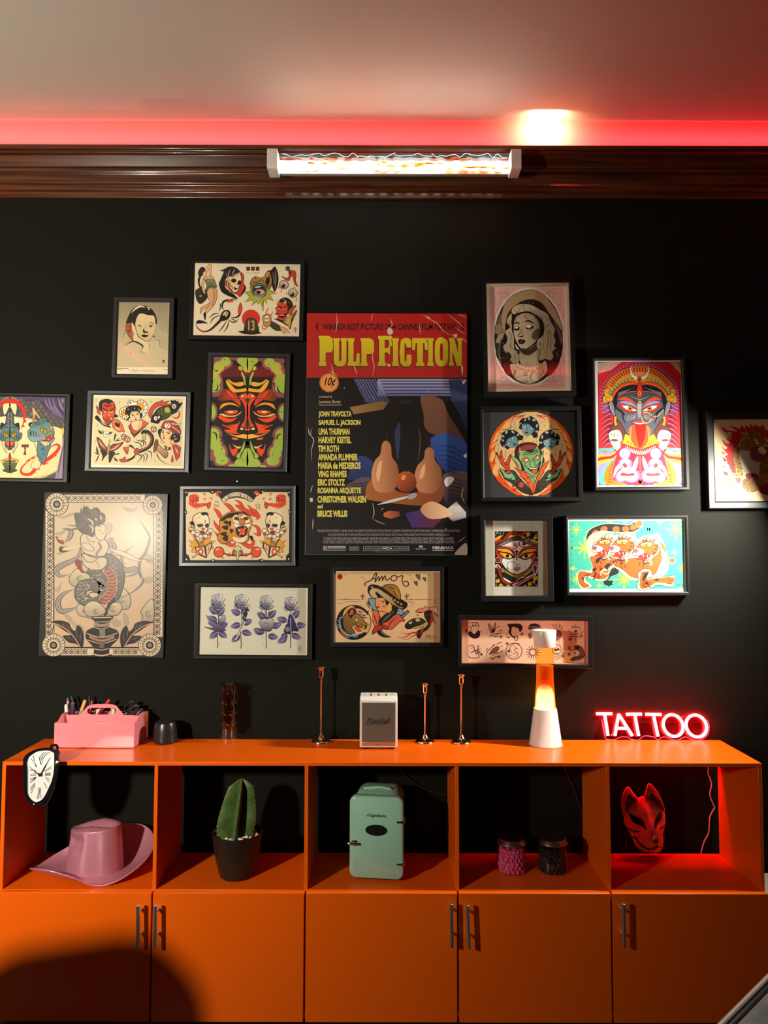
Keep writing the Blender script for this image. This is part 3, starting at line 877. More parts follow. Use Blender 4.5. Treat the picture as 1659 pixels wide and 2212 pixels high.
for q in ('670,490 700,480 730,540 860,710 820,730 730,620 720,800 680,790',):
    a.p(q,'dcb98a','a06a3a',o=8)
a.l('660,1580 560,1620 440,1760 470,1860 640,1860 800,1680 960,1580 1100,1480 1200,1370 1230,1290 1170,1250 1080,1290 1030,1360',80,'cf2a1c',1)
for q in ('520,1610 640,1530 620,1590','600,1550 750,1470 690,1560','940,1560 1100,1440 1190,1480 1060,1540','1050,1500 1200,1400 1260,1330 1190,1440','900,1640 1030,1630 900,1690','790,1740 850,1770 740,1780','620,1830 770,1820 620,1880','1180,1210 1240,1270 1200,1280','450,1800 470,1895 440,1850'):
    a.p(q,'cf2a1c')
a.b('700,1190 780,1180 850,1300 880,1560 860,1620 800,1750 660,1740 650,1680 700,1570 770,1480 750,1330','e3c794',o=8)
a.b('790,1180 860,1180 960,1280 1060,1240 1010,1390 940,1580 860,1640 790,1520 770,1400','55797e',o=10)
a.b('830,1180 960,1210 985,1230 950,1290','e3c794',o=7)
a.ls('820,1250 850,1270 840,1240;860,1320 900,1330 910,1300;830,1330 880,1360 940,1340;880,1420 910,1470 920,1430;810,1490 850,1530;930,1380 960,1360;845,1560 890,1570',13,'14181b',1)
a.b('600,820 640,790 700,800 800,740 900,690 960,720 970,770 1050,790 1100,900 1130,1000 1120,1080 1130,1150 1050,1230 980,1180 850,1180 680,1190 590,1110 580,980 640,900 600,860','4c6d72','7ba0a2',(0,1),o=12)
a.ls('690,870 760,800 860,780;720,890 800,830 900,830;700,960 640,1020 680,1100;740,960 690,1030 740,1110;780,980 740,1040 790,1100;650,950 620,1030 640,1090;870,760 940,760;850,800 930,800',18,'12171a',1)
a.b('600,820 650,800 690,840 680,880 620,880','1a2226').e(660,850,16,16,'b9cfd0').b('820,900 880,860 990,950 950,980','5f7d48').b('850,960 880,930 960,960 950,1010 890,1010','e8a01c',o=10).e(905,980,18,20,'k').b('1040,880 1080,860 1100,930 1070,960','e8a01c',o=8)
a.b('960,1040 1020,980 1090,990 1120,1050 1060,1060 990,1110 930,1090','6f8a55',o=7).b('1000,1090 1060,1060 1110,1080 1080,1150 1010,1180 920,1150','b52a1e',o=9).ls('920,1110 935,1150;1060,1070 1090,1090;1000,1130 1010,1160',14,'efe3c0',1).l('850,1150 960,1180 1040,1180',14,'k',1).e(820,1065,34,26,'c8452a',30)
a.mir(CE, n1)
n2 = len(a.L)
a.p('330,262 850,262 800,330 640,365 480,340','5a4a66')
a.ls('400,275 560,340 700,335 820,290;470,265 620,310 800,275',20,'2f2638',1)
a.p('830,262 1340,262 1340,770 1200,720 1050,600 900,480 800,330','4f4060')
a.ls('930,280 1000,480 1180,660;1010,280 1070,470 1250,680;1090,280 1140,470 1330,740',40,'7d6a8e',1)
a.ls('860,320 960,470 1110,610;1050,290 1110,480;1170,280 1230,470 1330,640',22,'241c2c',1).ls('1210,280 1260,450 1335,560;1290,280 1310,400',46,'8b7a99',1)
a.p('1335,1020 1290,1300 1200,1700 1140,1960 1320,1960','8f7d98').ls('1320,1200 1250,1600 1190,1960',22,'4a3a58',1).b('1290,930 1320,900 1330,1000 1290,1080','d9b33c')
a.l('720,1945 1000,1890 1180,1800',10,'6a5a40')
a.mir(CE, n2)
frame('charcoal framed print of blue tiger headed women on a stage, cut by left border', [(-107,846.5),(149.2,850.3),(145,1043),(-111,1039)],
      [(-97,854),(139.3,858),(135.2,1033.8),(-101,1030)], a, '4a4640', fm=m_fr_dark, rim=.007, recess=.007)

# grey and red board of a serpent archer rising from a vase
a = Art(80, 1050, 5.72)
CM, DR = 'e6d2b0', '5e1d1c'
a.r(215,200,1440,1990,'d6c3a2','d9b692')
for q in ('250,380 330,370 420,330 480,340 380,390 290,400','220,580 300,560 360,520 330,590 260,610','230,830 290,810 340,700 300,850','215,1270 260,1250 300,1180 290,1290 250,1320','300,1560 400,1600 480,1700 560,1720 590,1810 500,1770 380,1660',
          '1000,1000 1080,940 1100,1090 1040,1150','1060,1560 1120,1600 1140,1700 1080,1720','1330,830 1420,860 1430,960 1350,930','1050,250 1180,280 1260,260 1150,330','560,230 640,250 600,300','1290,1150 1430,1120 1420,1190 1330,1200','900,1650 1000,1640 1040,1720 960,1740'):
    a.b(q,'b5a488')
a.r(105,305,205,1862,CM).r(1440,300,1550,1862,CM).r(330,108,1330,195,CM).r(290,2005,1330,2090,CM)
for i in range(21):
    y = 345 + i*73
    for x0, x1 in ((108,200),(1445,1545)):
        xm = (x0+x1)/2 - (i-10)*1.3
        a.p([(xm-44,y),(xm,y-36),(xm+44,y),(xm,y+36)], DR).e(xm,y,27,22,CM).e(xm,y,15,13,'2a1512').e(xm,y,7,6,CM)
        a.l([(xm-44,y-36),(xm+44,y+36)],9,'2a1512').l([(xm+44,y-36),(xm-44,y+36)],9,'2a1512')
for i in range(12):
    x = 390 + i*78
    for y, xx in ((150,x),(2047,x-40)):
        if y > 2000 and 640 < xx < 940: continue
        a.p([(xx-40,y),(xx,y-36),(xx+40,y),(xx,y+36)], '8d7a66' if y < 500 else DR).e(xx,y,24,20,CM).e(xx,y,13,11,'2a1512')
        a.l([(xx-40,y-34),(xx+40,y+34)],8,'4a3a30').l([(xx+40,y-34),(xx-40,y+34)],8,'4a3a30')
for q in ('205,300 205,1720 178,1860','1440,200 1440,1990 200,1990','330,200 1440,200'):
    a.l(q,8,'3a2c24',sharp=True)
def rosette(x, y, r):
    a.e(x,y,r,r,CM,o=8).e(x,y,r*.9,r*.9,'15100e')
    for i in range(18):
        g = i*math.pi/9
        a.e(x+r*.78*math.cos(g), y+r*.78*math.sin(g), r*.13, r*.13, 'd9c4a4')
    a.e(x,y,r*.66,r*.66,'241b17').e(x,y,r*.62,r*.62,CM).e(x,y,r*.57,r*.57,'15100e')
    for i in range(14):
        g = i*math.pi/7
        a.e(x+r*.43*math.cos(g), y+r*.43*math.sin(g), r*.1, r*.1, 'e4d2b4')
    a.e(x,y,r*.28,r*.28,'2a211c').e(x,y,r*.16,r*.16,CM).e(x,y,r*.12,r*.12,'2a211c').e(x,y,r*.05,r*.05,CM)
rosette(245,225,140); rosette(205,1967,140); rosette(1393,1967,140); rosette(1430,235,120)
def cloud(pts, sx, sy, r):
    a.b(pts,'dccba8','b09e84',(0,1),o=7)
    a.ring(sx,sy,r,r*.8,10,'5a4f44',0,20,330,t=1).ring(sx+4,sy,r*.5,r*.4,8,'7a6c5c',0,0,300,t=1)
cloud('430,1080 500,1020 560,1070 620,1060 660,1130 640,1200 560,1230 480,1250 410,1200 400,1130',540,1145,45)
cloud('1010,1280 1070,1260 1140,1340 1160,1420 1130,1510 1050,1520 980,1440 960,1360',1060,1400,50)
cloud('1330,1480 1430,1400 1438,1660 1300,1670 1310,1600 1280,1560',1395,1580,50)
cloud('500,1480 600,1400 700,1430 720,1640 620,1620 530,1600 490,1540',600,1540,30)
# ribbons
for q, w in (('470,1270 330,1330 260,1430 290,1540 400,1530 500,1490',62),('540,720 500,880 330,970 240,1030 280,1110 400,1090',60),('330,520 420,560 400,640 340,700',50),
             ('1180,740 1060,850 1040,1000 1120,1040 1220,1020 1200,1090 1030,1130',52),('900,650 960,760 880,860',40)):
    a.l(q,w+12,'2e2824',1).l(q,w,'8d867e',1).l(q,w*.5,'b8b0a4',1).l(q,w*.14,'4a423c',1)
# bow
a.l('1240,380 1330,520 1390,640 1340,820 1270,930 1270,1080 1310,1180 1210,1290 1010,1400',34,'6d665e',1).l('1240,380 1350,580 1390,650',10,'efe6d2',1).l('1270,1010 1300,1160 1200,1290',9,'d8ccb6',1)
a.l('620,760 900,840 1430,920',9,'6a6057').p('1350,900 1435,917 1355,940','8a7f70')
# body
a.l('760,900 930,960 990,1100 960,1290 880,1400',190,'2b2622',0).l('760,900 930,960 990,1100 960,1290 880,1400',172,'6a645c',0)
a.l('640,1010 760,1100 830,1230 790,1370 640,1420 540,1360 560,1250 680,1220 800,1280',150,'2b2622',0).l('640,1010 760,1100 830,1230 790,1370 640,1420 540,1360 560,1250 680,1220 800,1280',132,'69635b',0)
a.e(700,1345,62,32,'d8bfa0',o=9)
a.b('870,1480 900,1350 960,1400 930,1500 840,1610 830,1560','3a342f',o=8)
random.seed(3)
for i in range(95):
    t = random.random()
    pth = ((640,1010),(760,1100),(830,1230),(790,1370),(640,1420),(540,1360),(560,1250),(680,1220))
    j = min(int(t*7),6); f = t*7-j
    x = pth[j][0]*(1-f)+pth[j+1][0]*f+random.uniform(-50,50); y = pth[j][1]*(1-f)+pth[j+1][1]*f+random.uniform(-50,50)
    a.ring(x,y,13,10,5,'c9beae',random.uniform(-40,40),190,350,n=5)
for i in range(40):
    a.ring(930+random.uniform(-20,80)-abs(i-20)*1.5, 930+i*12, 12, 10, 5, 'b9ae9e', 20, 190, 350, n=5)
a.l('850,1020 920,1110 935,1220 900,1340 800,1435',110,'c9b08e',0).l('850,1020 920,1110 935,1220 900,1340 800,1435',96,'9c4a38',0)
for i in range(10):
    f = i/9
    x = 855+88*math.sin(math.pi*min(1,f*1.1)); y = 1040+f*370
    a.l([(x-48,y+10),(x,y+22),(x+48,y-2)],7,'d8b08c')
a.b('560,830 700,880 830,880 870,940 820,1020 720,1040 620,1010 560,930','d9c3a0',o=9).l('550,830 600,920 680,940 740,900',9,'5a4c40').e(742,940,7,7,'3a2c24').l('742,945 770,1010',5)
a.b('560,600 700,560 800,620 880,720 860,820 800,870 640,850 560,800 540,700','d8c6a4',o=8).l('610,620 650,680 720,690',9,'7a6c5c').l('760,690 790,760 740,830 750,900',30,'8d8272',0)
a.l('560,740 400,770 300,790 300,740',70,'4a423a',1).l('560,740 400,768 305,785',54,'dccaa8',1).b('560,710 640,710 710,790 640,800 570,760','dccaa8',o=6)
a.l('880,780 1020,820 1180,890 1300,930',60,'6a6056',1).l('880,780 1020,820 1180,890 1290,925',46,'dccaa8',1)
a.b('230,620 300,650 330,690 330,720 290,710 260,690','8f2f2a').b('490,900 550,930 560,1020 600,1080 530,1040 470,960','8f2f2a').p('240,640 300,640 310,680','d9c4a4')
a.b('720,480 830,480 860,560 830,650 770,670 720,600','dccaa8',o=7).ls('760,540 790,550;800,590 830,580;750,500 800,500',7)
a.b('500,520 480,440 470,340 560,330 580,260 650,300 740,270 790,330 830,350 840,430 780,480 720,500 700,620 620,600 560,580','5d5750',o=7)
for q in ('460,400 540,400 640,430','370,480 480,490 600,460','300,520 420,540 560,500','540,270 560,340 620,380','600,250 660,310 700,370','480,320 560,380 660,410','700,260 720,330 760,380'):
    a.l(q,34,'6d665e',3 if q[0] < '5' else 1)
for q in ('620,400 680,440 690,500','640,480 690,520 680,580','720,390 740,430','780,360 800,420','840,420 880,400','880,470 940,440 1000,430','900,560 950,600 1000,580','960,490 1010,510'):
    a.l(q,20,'e2cf9c',1)
a.b('840,480 900,450 930,520 880,600 840,580','bfae92').b('880,650 940,640 930,740 860,820 890,740','9c9284')
cloud('590,1480 680,1420 780,1450 850,1540 790,1600 640,1610 590,1560',740,1550,38)
cloud('870,1560 930,1450 1010,1440 1050,1500 1000,1590 900,1600',945,1520,40)
# leaves and vase
for m in (0, 1):
    n0 = len(a.L)
    a.b('175,1680 280,1660 390,1690 420,1750 470,1790 500,1720 550,1760 580,1860 560,1990 480,1950 390,1930 320,1850 420,1840 330,1780 260,1730','17110f')
    a.l('180,1690 300,1730 430,1830 530,1980',12,'c9a88c').ls('300,1690 360,1740;360,1690 410,1790;480,1760 500,1880;540,1800 530,1930;350,1860 450,1900',9,'8a7060',1)
    if m:
        for i in range(n0, len(a.L)):
            pts, fs, cols, bb, lv = a.L[i]
            a.L[i] = ([(1608-x, y+5) for x, y in pts], fs, cols, (1608-bb[2], bb[1]+5, 1608-bb[0], bb[3]+5), lv)
a.b('690,1615 930,1612 900,1660 890,1740 990,1790 1000,1880 900,1990 890,2070 920,2095 690,2110 705,2070 700,1990 610,1880 620,1790 710,1740 710,1660','15100e',o=9)
for q, w in (('700,1625 920,1622',10),('705,1680 905,1675',8),('700,1740 800,1765 900,1735',9),('612,1820 800,1870 995,1815',10),('625,1900 800,1945 985,1890',9),('700,2010 800,2025 890,2005',9),('690,2075 800,2095 915,2070',16)):
    a.l(q,w,'dcbf9a')
a.b('720,1690 800,1705 890,1690 885,1725 800,1740 715,1728','a58a70').b('660,1850 800,1895 940,1850 940,1885 800,1925 665,1885','b5876a').p('770,1760 840,1760 845,1860 775,1865','8a7a66').p('775,1930 830,1930 830,2000 770,2000','6a5c4c')
for i in range(9):
    a.l([(690+i*26,1868+10*math.sin(i*.4)),(702+i*26,1905)],6,'5a2a20')
a.l('1095,2000 1120,1990 1140,2005 1170,1992 1210,2000',5,'3a2c24')
board('poster_board', 'frameless grey poster board of a serpent archer above a vase, lowest at left',
      [(93.6,1063.6),(360.6,1067),(353.6,1420.6),(86,1417)], a, '171210', .012, m_gloss, m_back, gain=.62)

# circus flash sheet with a tiger in flames
a = Art(370, 1030, 5.72)
OG = 'df4a1c'
a.p('205,190 460,188 505,215 560,190 640,310 700,275 810,255 920,275 990,312 1040,200 1110,215 1150,188 1435,190 1440,225 1460,260 1460,400 1440,430 1458,470 1455,940 1420,975 1415,1030 1150,1028 1118,1010 1060,1028 560,1028 515,1012 480,1030 235,1030 215,975 185,950 180,470 200,440 180,400 180,250 210,225','ddc9a0',o=0)
for x, y in ((180,193),(508,186),(1130,186),(1455,194),(176,437),(1458,434),(186,1020),(515,1031),(1122,1030),(1449,1014)):
    a.e(x,y,9,9,'efe6d0')
a.ring(585,210,28,26,18,OG).ring(1050,210,28,26,18,OG)
a.l('600,215 650,280',50,'15100e').l('1040,215 990,280',50,'15100e')
a.b('625,275 700,215 810,185 930,215 1010,280 970,305 900,262 810,245 720,262 655,312','d8c8a6',o=9,n=8)
for ch, x, y, g in zip('CIRCODEVIDA', (672,703,733,765,795,842,872,916,942,962,985), (262,250,240,233,230,230,232,240,250,262,272), (-24,-20,-15,-9,-4,3,6,12,17,21,26)):
    w = 6 if ch == 'I' else 20
    a.t(ch, x-w, y-26, x+w*.4, y+22, '3a352c', 0, 0, g)
for x0, s in ((0,1),(1636,-1)):
    f = lambda q: [(x0+s*float(p.split(',')[0]), float(p.split(',')[1])) for p in q.split()]
    a.b(f('215,330 235,240 280,212 330,230 340,290 320,325 380,325 450,320 490,305 485,370 455,398 430,360 340,385 260,370'), OG, o=0)
    a.b(f('225,260 235,230 265,240 280,280 250,300'), OG, o=6).l(f('330,230 340,285 310,300'),6).ring(x0+s*300,325,38,34,6,'3a1a10',0,0,300).l(f('385,325 430,355'),7).ring(x0+s*460,355,16,34,7,'3a1a10',10).e(x0+s*310,265,8,16,'k').l(f('250,370 350,405'),6,'8a3018',1)
    for hx, hy in ((408,215),(412,275),(492,268)):
        a.b(f(f'{hx-18},{hy-6} {hx-8},{hy-16} {hx+2},{hy-8} {hx+14},{hy-14} {hx+18},{hy} {hx+6},{hy+18}'), 'd86a3a')
    # jack in the box
    a.p(f('210,780 270,800 300,735 330,830 490,735 480,790 545,790 500,840 525,880 470,900 420,1000 300,940 250,930 262,880 225,850 258,830'),'dc9a2c',o=6)
    a.b(f('265,500 330,450 400,445 455,490 470,560 450,640 420,700 370,725 310,700 290,640 270,580'),'dccba0','efe3c0',(1,0),o=8)
    a.b(f('365,460 400,435 450,445 460,480 420,470 400,480'),'k').b(f('225,570 265,545 290,590 260,600'),'k')
    a.b(f('320,590 380,580 395,610 340,625'),'3a3428').b(f('415,590 455,575 460,615 430,630'),'3a3428').e(x0+s*395,642,22,14,OG,o=4)
    a.b(f('350,680 390,665 415,690 380,712'),'8a3020',o=5)
    a.l(f('415,520 420,555 400,570'),9,'k',1).l(f('330,510 350,500'),7,'k',1).l(f('300,640 340,660 350,690'),8,'6a4a2a',1)
    for bx, by in ((245,645),(270,690),(320,715),(370,740),(420,735),(465,690),(485,665)):
        a.e(x0+s*bx,by,32,26,'e4d6b4',o=6)
    for bx, by in ((235,670),(290,730),(400,760),(480,710)):
        a.e(x0+s*bx,by,18,18,'b8452c',o=4)
    a.ring(x0+s*265,610,24,24,9,'2a241c')
    for k in range(4):
        a.ring(x0+s*(345+k*12), 770+k*26, 52-k*3, 22, 10, '2a241c', s*14, 0, 200)
    a.p(f('285,865 410,860 500,800 500,870 430,1005 330,960'),'3a2018',o=6).p(f('300,875 405,870 425,985 335,950'),'dcc9a2',o=5).p(f('425,860 490,815 492,870 440,985'),'cbb78e',o=5)
    a.e(x0+s*362,925,32,44,OG,o=5).e(x0+s*362,925,14,20,'e8d8b4').l(f('450,850 465,890 450,915'),14,OG,1)
    a.l(f('350,930 262,998'),24,'15100e').l(f('345,930 268,992'),14,'d0b890')
# flames and tiger
for q, w in (('640,330 700,350 760,410 800,440',44),('780,285 850,320 890,400 960,440 1040,480 1070,520',50),('785,345 850,380 900,430',36),('940,340 990,400 1040,440 1080,500 1040,530',44),
             ('515,385 570,430 610,500 640,520',42),('520,530 560,610 640,680 720,740 740,800',50),('530,670 590,740 660,800 760,850 800,810',46),('980,590 1060,620 1085,680 1080,720 1010,690',40),('760,830 830,790 920,840 980,860 1020,800 990,750',44)):
    a.l(q,w+12,'6a1a0e',1).l(q,w,'d8421c',1)
a.b('600,540 660,470 740,430 850,425 950,460 990,520 1000,580 960,690 950,790 860,820 760,790 640,830 570,760 600,660','d9922c','c47a20',(0,1),o=8)
a.b('600,540 680,470 760,440 900,440 970,490 940,480 860,450 780,500 700,510 640,545','1a130e')
a.b('760,500 800,470 850,500 900,475 950,500 960,560 880,570 790,575','efe0bc').b('780,570 830,590 885,600 960,575 985,600 930,640 820,640 780,610','efe3c6',o=5)
a.e(808,515,30,20,'6a6a3a',o=8).e(808,515,11,12,'k').e(925,515,28,19,'6a6a3a',o=8).e(925,515,11,12,'k')
a.b('830,540 870,520 910,540 900,580 880,598 850,580','c9752a',o=5).ls('850,500 870,530;890,500 880,530;740,470 790,490;800,450 830,470;860,440 870,480',11,'k',1)
a.b('800,640 870,610 935,625 930,700 880,740 820,720','2a0f0c',o=8).b('840,650 900,640 915,690 870,715','d8452a').ls('830,640 840,680;910,620 915,650;840,720 860,700;895,715 890,695',14,'efe3c6',1)
a.ls('780,590 720,570;780,600 720,605;785,612 725,640;980,585 1060,555;985,600 1020,620',6,'efe9d8',1)
for q in ('640,560 690,540 700,590','620,620 700,600 690,660','600,700 680,680 670,740','630,760 700,720 690,800','700,560 740,550 730,620','720,640 770,660 740,700','960,730 1010,740 1000,800'):
    a.b(q,'1a130e')
a.b('760,740 850,760 940,730 900,800 830,810 780,790','e4d4ac')
for x, m in ((590,1),(1048,-1)):
    a.e(x,930,62,64,OG,o=9,rot=0).e(x-m*20,895,26,10,'eab08a',-15*m).p([(x+m*40,985),(x+m*62,1005),(x+m*35,1010)],OG,o=4)
    a.l([(x+m*62,945),(x+m*110,965)],18,'5a1a10').e(x+m*125,965,26,18,'b8301c',o=4)
    a.l([(x+m*145,970),(x+m*225,978)],14,'15100e').b([(x+m*160,960),(x+m*185,890),(x+m*225,880),(x+m*215,950)],'b8452c',o=6).e(x+m*205,940,18,22,'a89a3a',o=4)
a.b('770,900 790,865 820,852 850,865 868,905 835,920 832,1010 808,1012 805,920','cfc09a',o=6)
a.t('M', 546, 297, 580, 326, '2a2620').t('DV', 532, 340, 592, 378, '2a2620').t('C', 1060, 304, 1080, 330, '2a2620').t('DO', 1044, 338, 1102, 372, '2a2620').t('13', 1050, 380, 1098, 398, '2a2620', .02)
frame('grey framed circus flash sheet with a tiger in flames between two clowns in boxes', [(386.6,1049.2),(637.5,1048.9),(637.5,1223),(386.6,1224)],
      [(397.5,1058.8),(628.4,1058.8),(628.4,1213),(397,1213)], a, '17110f', fm=m_fr_grey, rim=.008, recess=.007)

# four violet roses
a = Art(400, 1240, 5.53)
a.r(178,158,1365,962,'ccccb8').r(1345,170,1440,962,'bdbaa6')
IV, VL = '2a2148', '8d86a8'
def rose(x, y, k=1.0):
    f = lambda q: [(x+float(p.split(',')[0])*k, y+float(p.split(',')[1])*k) for p in q.split()]
    a.l(f('0,100 8,240 -5,380 0,520 -8,570'),10,IV,0)
    a.b(f('-90,60 -40,40 0,70 50,45 95,55 60,90 0,100 -60,90'),'c9c6cf',IV,(0,1),o=4)
    a.b(f('-80,-20 -60,40 0,75 70,20 90,-30 60,40 0,85 -70,60'),IV)
    a.b(f('-70,-40 -50,-60 0,-75 50,-55 45,0 10,60 -50,40'),'d4d2d2','4a4270',(0,1),o=5)
    a.b(f('-30,-50 20,-70 55,-50 40,10 0,20 -25,-10'),'dddcd6',VL,(-1,1),o=4)
    a.ls(';'.join(' '.join(f'{u},{v}' for u, v in f(q)) for q in ('-75,-50 -60,0 -20,40','-90,10 -40,50 20,60','90,-30 60,20 20,60','-60,-70 -40,-40','-15,-30 10,-50 35,-30')),6,IV,1)
def leaf(x, y, g, k=1.0):
    c, n = math.cos(R(g)), math.sin(R(g))
    f = lambda q: [(x+(u*c-v*n)*k, y+(u*n+v*c)*k) for u, v in q]
    a.b(f([(0,0),(35,-38),(85,-30),(120,0),(85,28),(35,34)]),IV,'6f67a0',(c,n),o=3).l(f([(0,0),(60,2),(118,0)]),4,'b5b1c8')
rose(390,315); rose(670,320); rose(970,330,.98); rose(1262,345,.95)
for q in ((385,470,215),(390,500,-50),(380,560,205),(400,640,-25),(385,690,140),(400,690,35),(390,600,190)):
    leaf(*q)
a.b('250,490 320,560 390,600 440,620 500,590 470,650 490,670 400,690 300,660 230,630 330,640 290,570','8d86ac',IV,(0,1),o=4).b('400,560 450,500 480,500 475,570 420,600','b5b2c4',IV,(0,1),o=5)
for q in ((660,480,205),(670,470,-35),(660,600,165),(690,600,-25),(680,690,15),(650,730,140)):
    leaf(*q)
a.l('600,800 650,690 720,560',26,IV).l('602,790 652,690 718,565',16,'c6c4bc').l('700,540 745,410',44,'17131c').e(712,520,6,6,'ddd8c8').e(740,452,6,6,'ddd8c8').p('745,410 770,360 788,392 762,425','c6c4bc',o=4).l('690,545 725,552',14,'15121a')
for q in ((960,530,215),(1000,520,-45),(950,680,170),(1040,640,-25),(990,740,10),(930,700,200)):
    leaf(*q)
a.b('900,550 950,530 980,540 1010,525 1055,550 1055,620 1020,680 960,680 910,640 890,590','b9b6b8','2a2245',(0,1),o=6).l('930,590 970,585 1010,620',7,IV,1)
a.ls('900,500 870,450;930,490 900,410;960,500 955,420;990,490 1010,420;1010,500 1045,450;975,510 975,440',8,IV,1)
a.r(942,512,1004,530,IV)
for q in ((1215,560,195),(1290,530,-55),(1320,620,-5),(1210,760,150),(1270,720,25),(1200,700,110)):
    leaf(*q)
a.b('1255,470 1290,490 1320,580 1352,680 1290,680 1265,720 1180,690 1210,600 1225,510','3a3160','1c1630',(0,1),o=5).l('1215,600 1230,500 1255,475 1290,500 1345,640',9,'c9c6c8').e(1222,660,30,32,'7d76a0',o=4).l('1260,520 1262,640 1275,800',8,'b5b1c8')
a.ls('1240,440 1235,400;1260,430 1265,395;1280,440 1300,405;1215,450 1190,430;1300,460 1325,440',7,IV,1)
a.ls('340,770 340,800;440,740 440,770;408,820 404,845;920,740 922,765;940,820 940,855;1018,800 1018,825;1065,690 1064,715;868,575 868,600',5,IV,1)
a.ls('1350,862 1390,862;1368,862 1368,935;1350,885 1388,885;1355,905 1385,875;1350,905 1358,912;1380,905 1400,905',4,'4a4658')
frame('black framed pale print of four violet roses in a row', [(419,1259),(675.8,1260),(672,1426),(416.6,1423.5)],
      [(431.6,1267.7),(665.3,1270.4),(662.7,1415.8),(429,1414.5)], a, 'e2dfc8', fm=m_fr_black, rim=.004, recess=.008)

# film poster board: its lettering, and a plain still life of cloth, blinds and fruit in place of its picture
a = Art(640, 660, 4.254)
a.r(96,70,1578,664,'a51a14','98201a')
a.p('530,674 745,674 865,885 640,895','5f6391','3a3d60',(1,1))
for i in range(8):
    a.l([(545+i*27,676),(655+i*29,895)],9,'1a1a2c')
a.r(750,674,1575,830,'8f93bb','565a86')
for y in (690,716,745,778,806):
    a.r(765+(y-674)*.45, y, 1575, y+9, '23243c')
a.p('490,935 780,880 845,890 800,955 530,1000','8a6b3c','6a4f2c',(1,0)).p('1400,680 1578,674 1578,1160 1500,1000 1420,860','2e3a62','182040')
a.b('1150,830 1330,860 1400,1000 1578,1300 1578,1480 1400,1250 1200,1150 1170,1000','6e4636','33201c',(1,1))
a.b('1230,1240 1330,1180 1420,1185 1578,1290 1578,1600 1420,1560 1300,1440','26488c','122456',(0,1))
a.b('470,1580 560,1400 640,1390 705,1450 690,1560 580,1600','2b3c70','1c2850').b('450,1660 600,1580 700,1600 720,1760 600,1790 480,1720','5a4a52','2c2228').b('1350,1560 1500,1520 1578,1560 1578,1800 1400,1830 1340,1700','54454c','241c22')
for i in range(6):
    a.l([(1370+i*8,1600+i*34),(1450,1590+i*36),(1570,1640+i*30)],10,'1a1418',1).l([(480+i*10,1620+i*26),(570,1640+i*22),(690,1620+i*28)],8,'1f171b',1).l([(1290+i*10,1300+i*40),(1400,1290+i*46),(1560,1370+i*40)],9,'0e1a40',1)
a.b('640,1760 680,1610 860,1640 1220,1630 1350,1650 1330,1790 1180,1840 760,1800','9a5a2c','6c341a',(1,0))
a.b('905,1690 890,1400 850,1180 880,1060 950,1000 955,880 1060,880 1065,1000 1150,1060 1190,1180 1160,1400 1150,1690','070605','14100d').b('905,1180 930,1100 955,1090 950,1300 930,1420 915,1330','2b3050').r(950,862,1068,905,'1c1714').l('1120,1120 1140,1250 1115,1450',12,'4a3a3a',1)
a.b('720,1690 690,1560 720,1430 770,1370 790,1270 830,1240 870,1290 880,1390 930,1470 940,1600 890,1700 800,1720','c0875c','86502e',(1,0)).l('828,1245 835,1190 860,1160',12,'3a2413',2).b('735,1560 750,1470 785,1420 775,1540 755,1620','d9a67c')
a.b('1120,1700 1085,1590 1110,1480 1170,1410 1185,1330 1225,1300 1265,1340 1275,1420 1330,1500 1335,1620 1280,1710 1200,1725','b57a52','6e3f26',(1,0)).l('1225,1305 1235,1260 1220,1235',11,'3a2413',2).b('1130,1590 1150,1500 1185,1460 1170,1570','cf9a72')
a.e(1010,1620,96,98,'a8501f',c2='5c2412',d=(1,1)).l('1010,1530 1020,1500',10,'2a1a10').e(985,1580,20,26,'cf8450',30)
a.l('745,1830 900,1790 1075,1745',26,'b9b9bb',1).e(1065,1752,46,25,'8d8d92',-20)
a.p('1000,1910 1180,1870 1350,1950 1260,2040 1060,2040','2c2a63','5a1c24',(1,0)).p('1350,1900 1470,1800 1560,1900 1560,1950 1440,1985','c9c4bf','8d8a88').b('1140,1870 1250,1800 1420,1890 1400,1940 1230,1960','b07f5a','d8b08a',(1,0)).p('800,1910 850,1885 948,1895 950,1935 870,1960 805,1940','b5623c','7a2f22',(1,0))
a.l('700,1960 760,1990 820,2010',8,'8d8478',1)
def blk(q):
    q = [(float(p.split(',')[0]), float(p.split(',')[1])) for p in q.split()]
    a.p([(x-5, y+7) for x, y in q], '1a0a06').p(q, 'c9b51c', 'a89a1e')
# slab letters of the title
blk('205,278 300,278 335,305 338,350 338,400 322,430 270,432 268,520 275,525 275,557 205,557 205,525 214,520 214,312 205,308')
blk('340,300 398,300 398,325 392,330 392,500 400,522 415,500 415,330 408,325 408,300 468,300 468,325 460,330 460,510 445,545 415,562 375,560 350,540 344,510 344,330 340,325')
blk('470,300 535,300 535,325 526,330 526,515 548,515 555,440 582,440 582,555 470,555 470,528 478,522 478,330 470,325')
blk('590,300 680,300 712,325 714,370 712,420 695,445 645,448 645,522 655,528 655,557 590,557 590,528 598,522 598,330 590,325')
blk('750,278 880,278 882,375 858,375 848,318 812,318 812,392 840,392 846,370 862,370 862,450 846,450 840,432 812,432 812,520 824,526 824,557 750,557 750,526 760,520 760,312 750,308')
blk('880,300 942,300 942,325 934,330 934,520 942,528 942,557 880,557 880,528 888,520 888,330 880,325')
blk('960,320 990,298 1030,298 1058,320 1058,388 1012,388 1008,350 998,350 994,370 994,500 1000,516 1010,510 1014,450 1058,450 1058,530 1030,560 985,560 955,530 948,430')
blk('1065,300 1208,300 1208,410 1182,410 1176,345 1164,345 1164,522 1174,528 1174,557 1100,557 1100,528 1110,522 1110,345 1096,345 1090,410 1065,410')
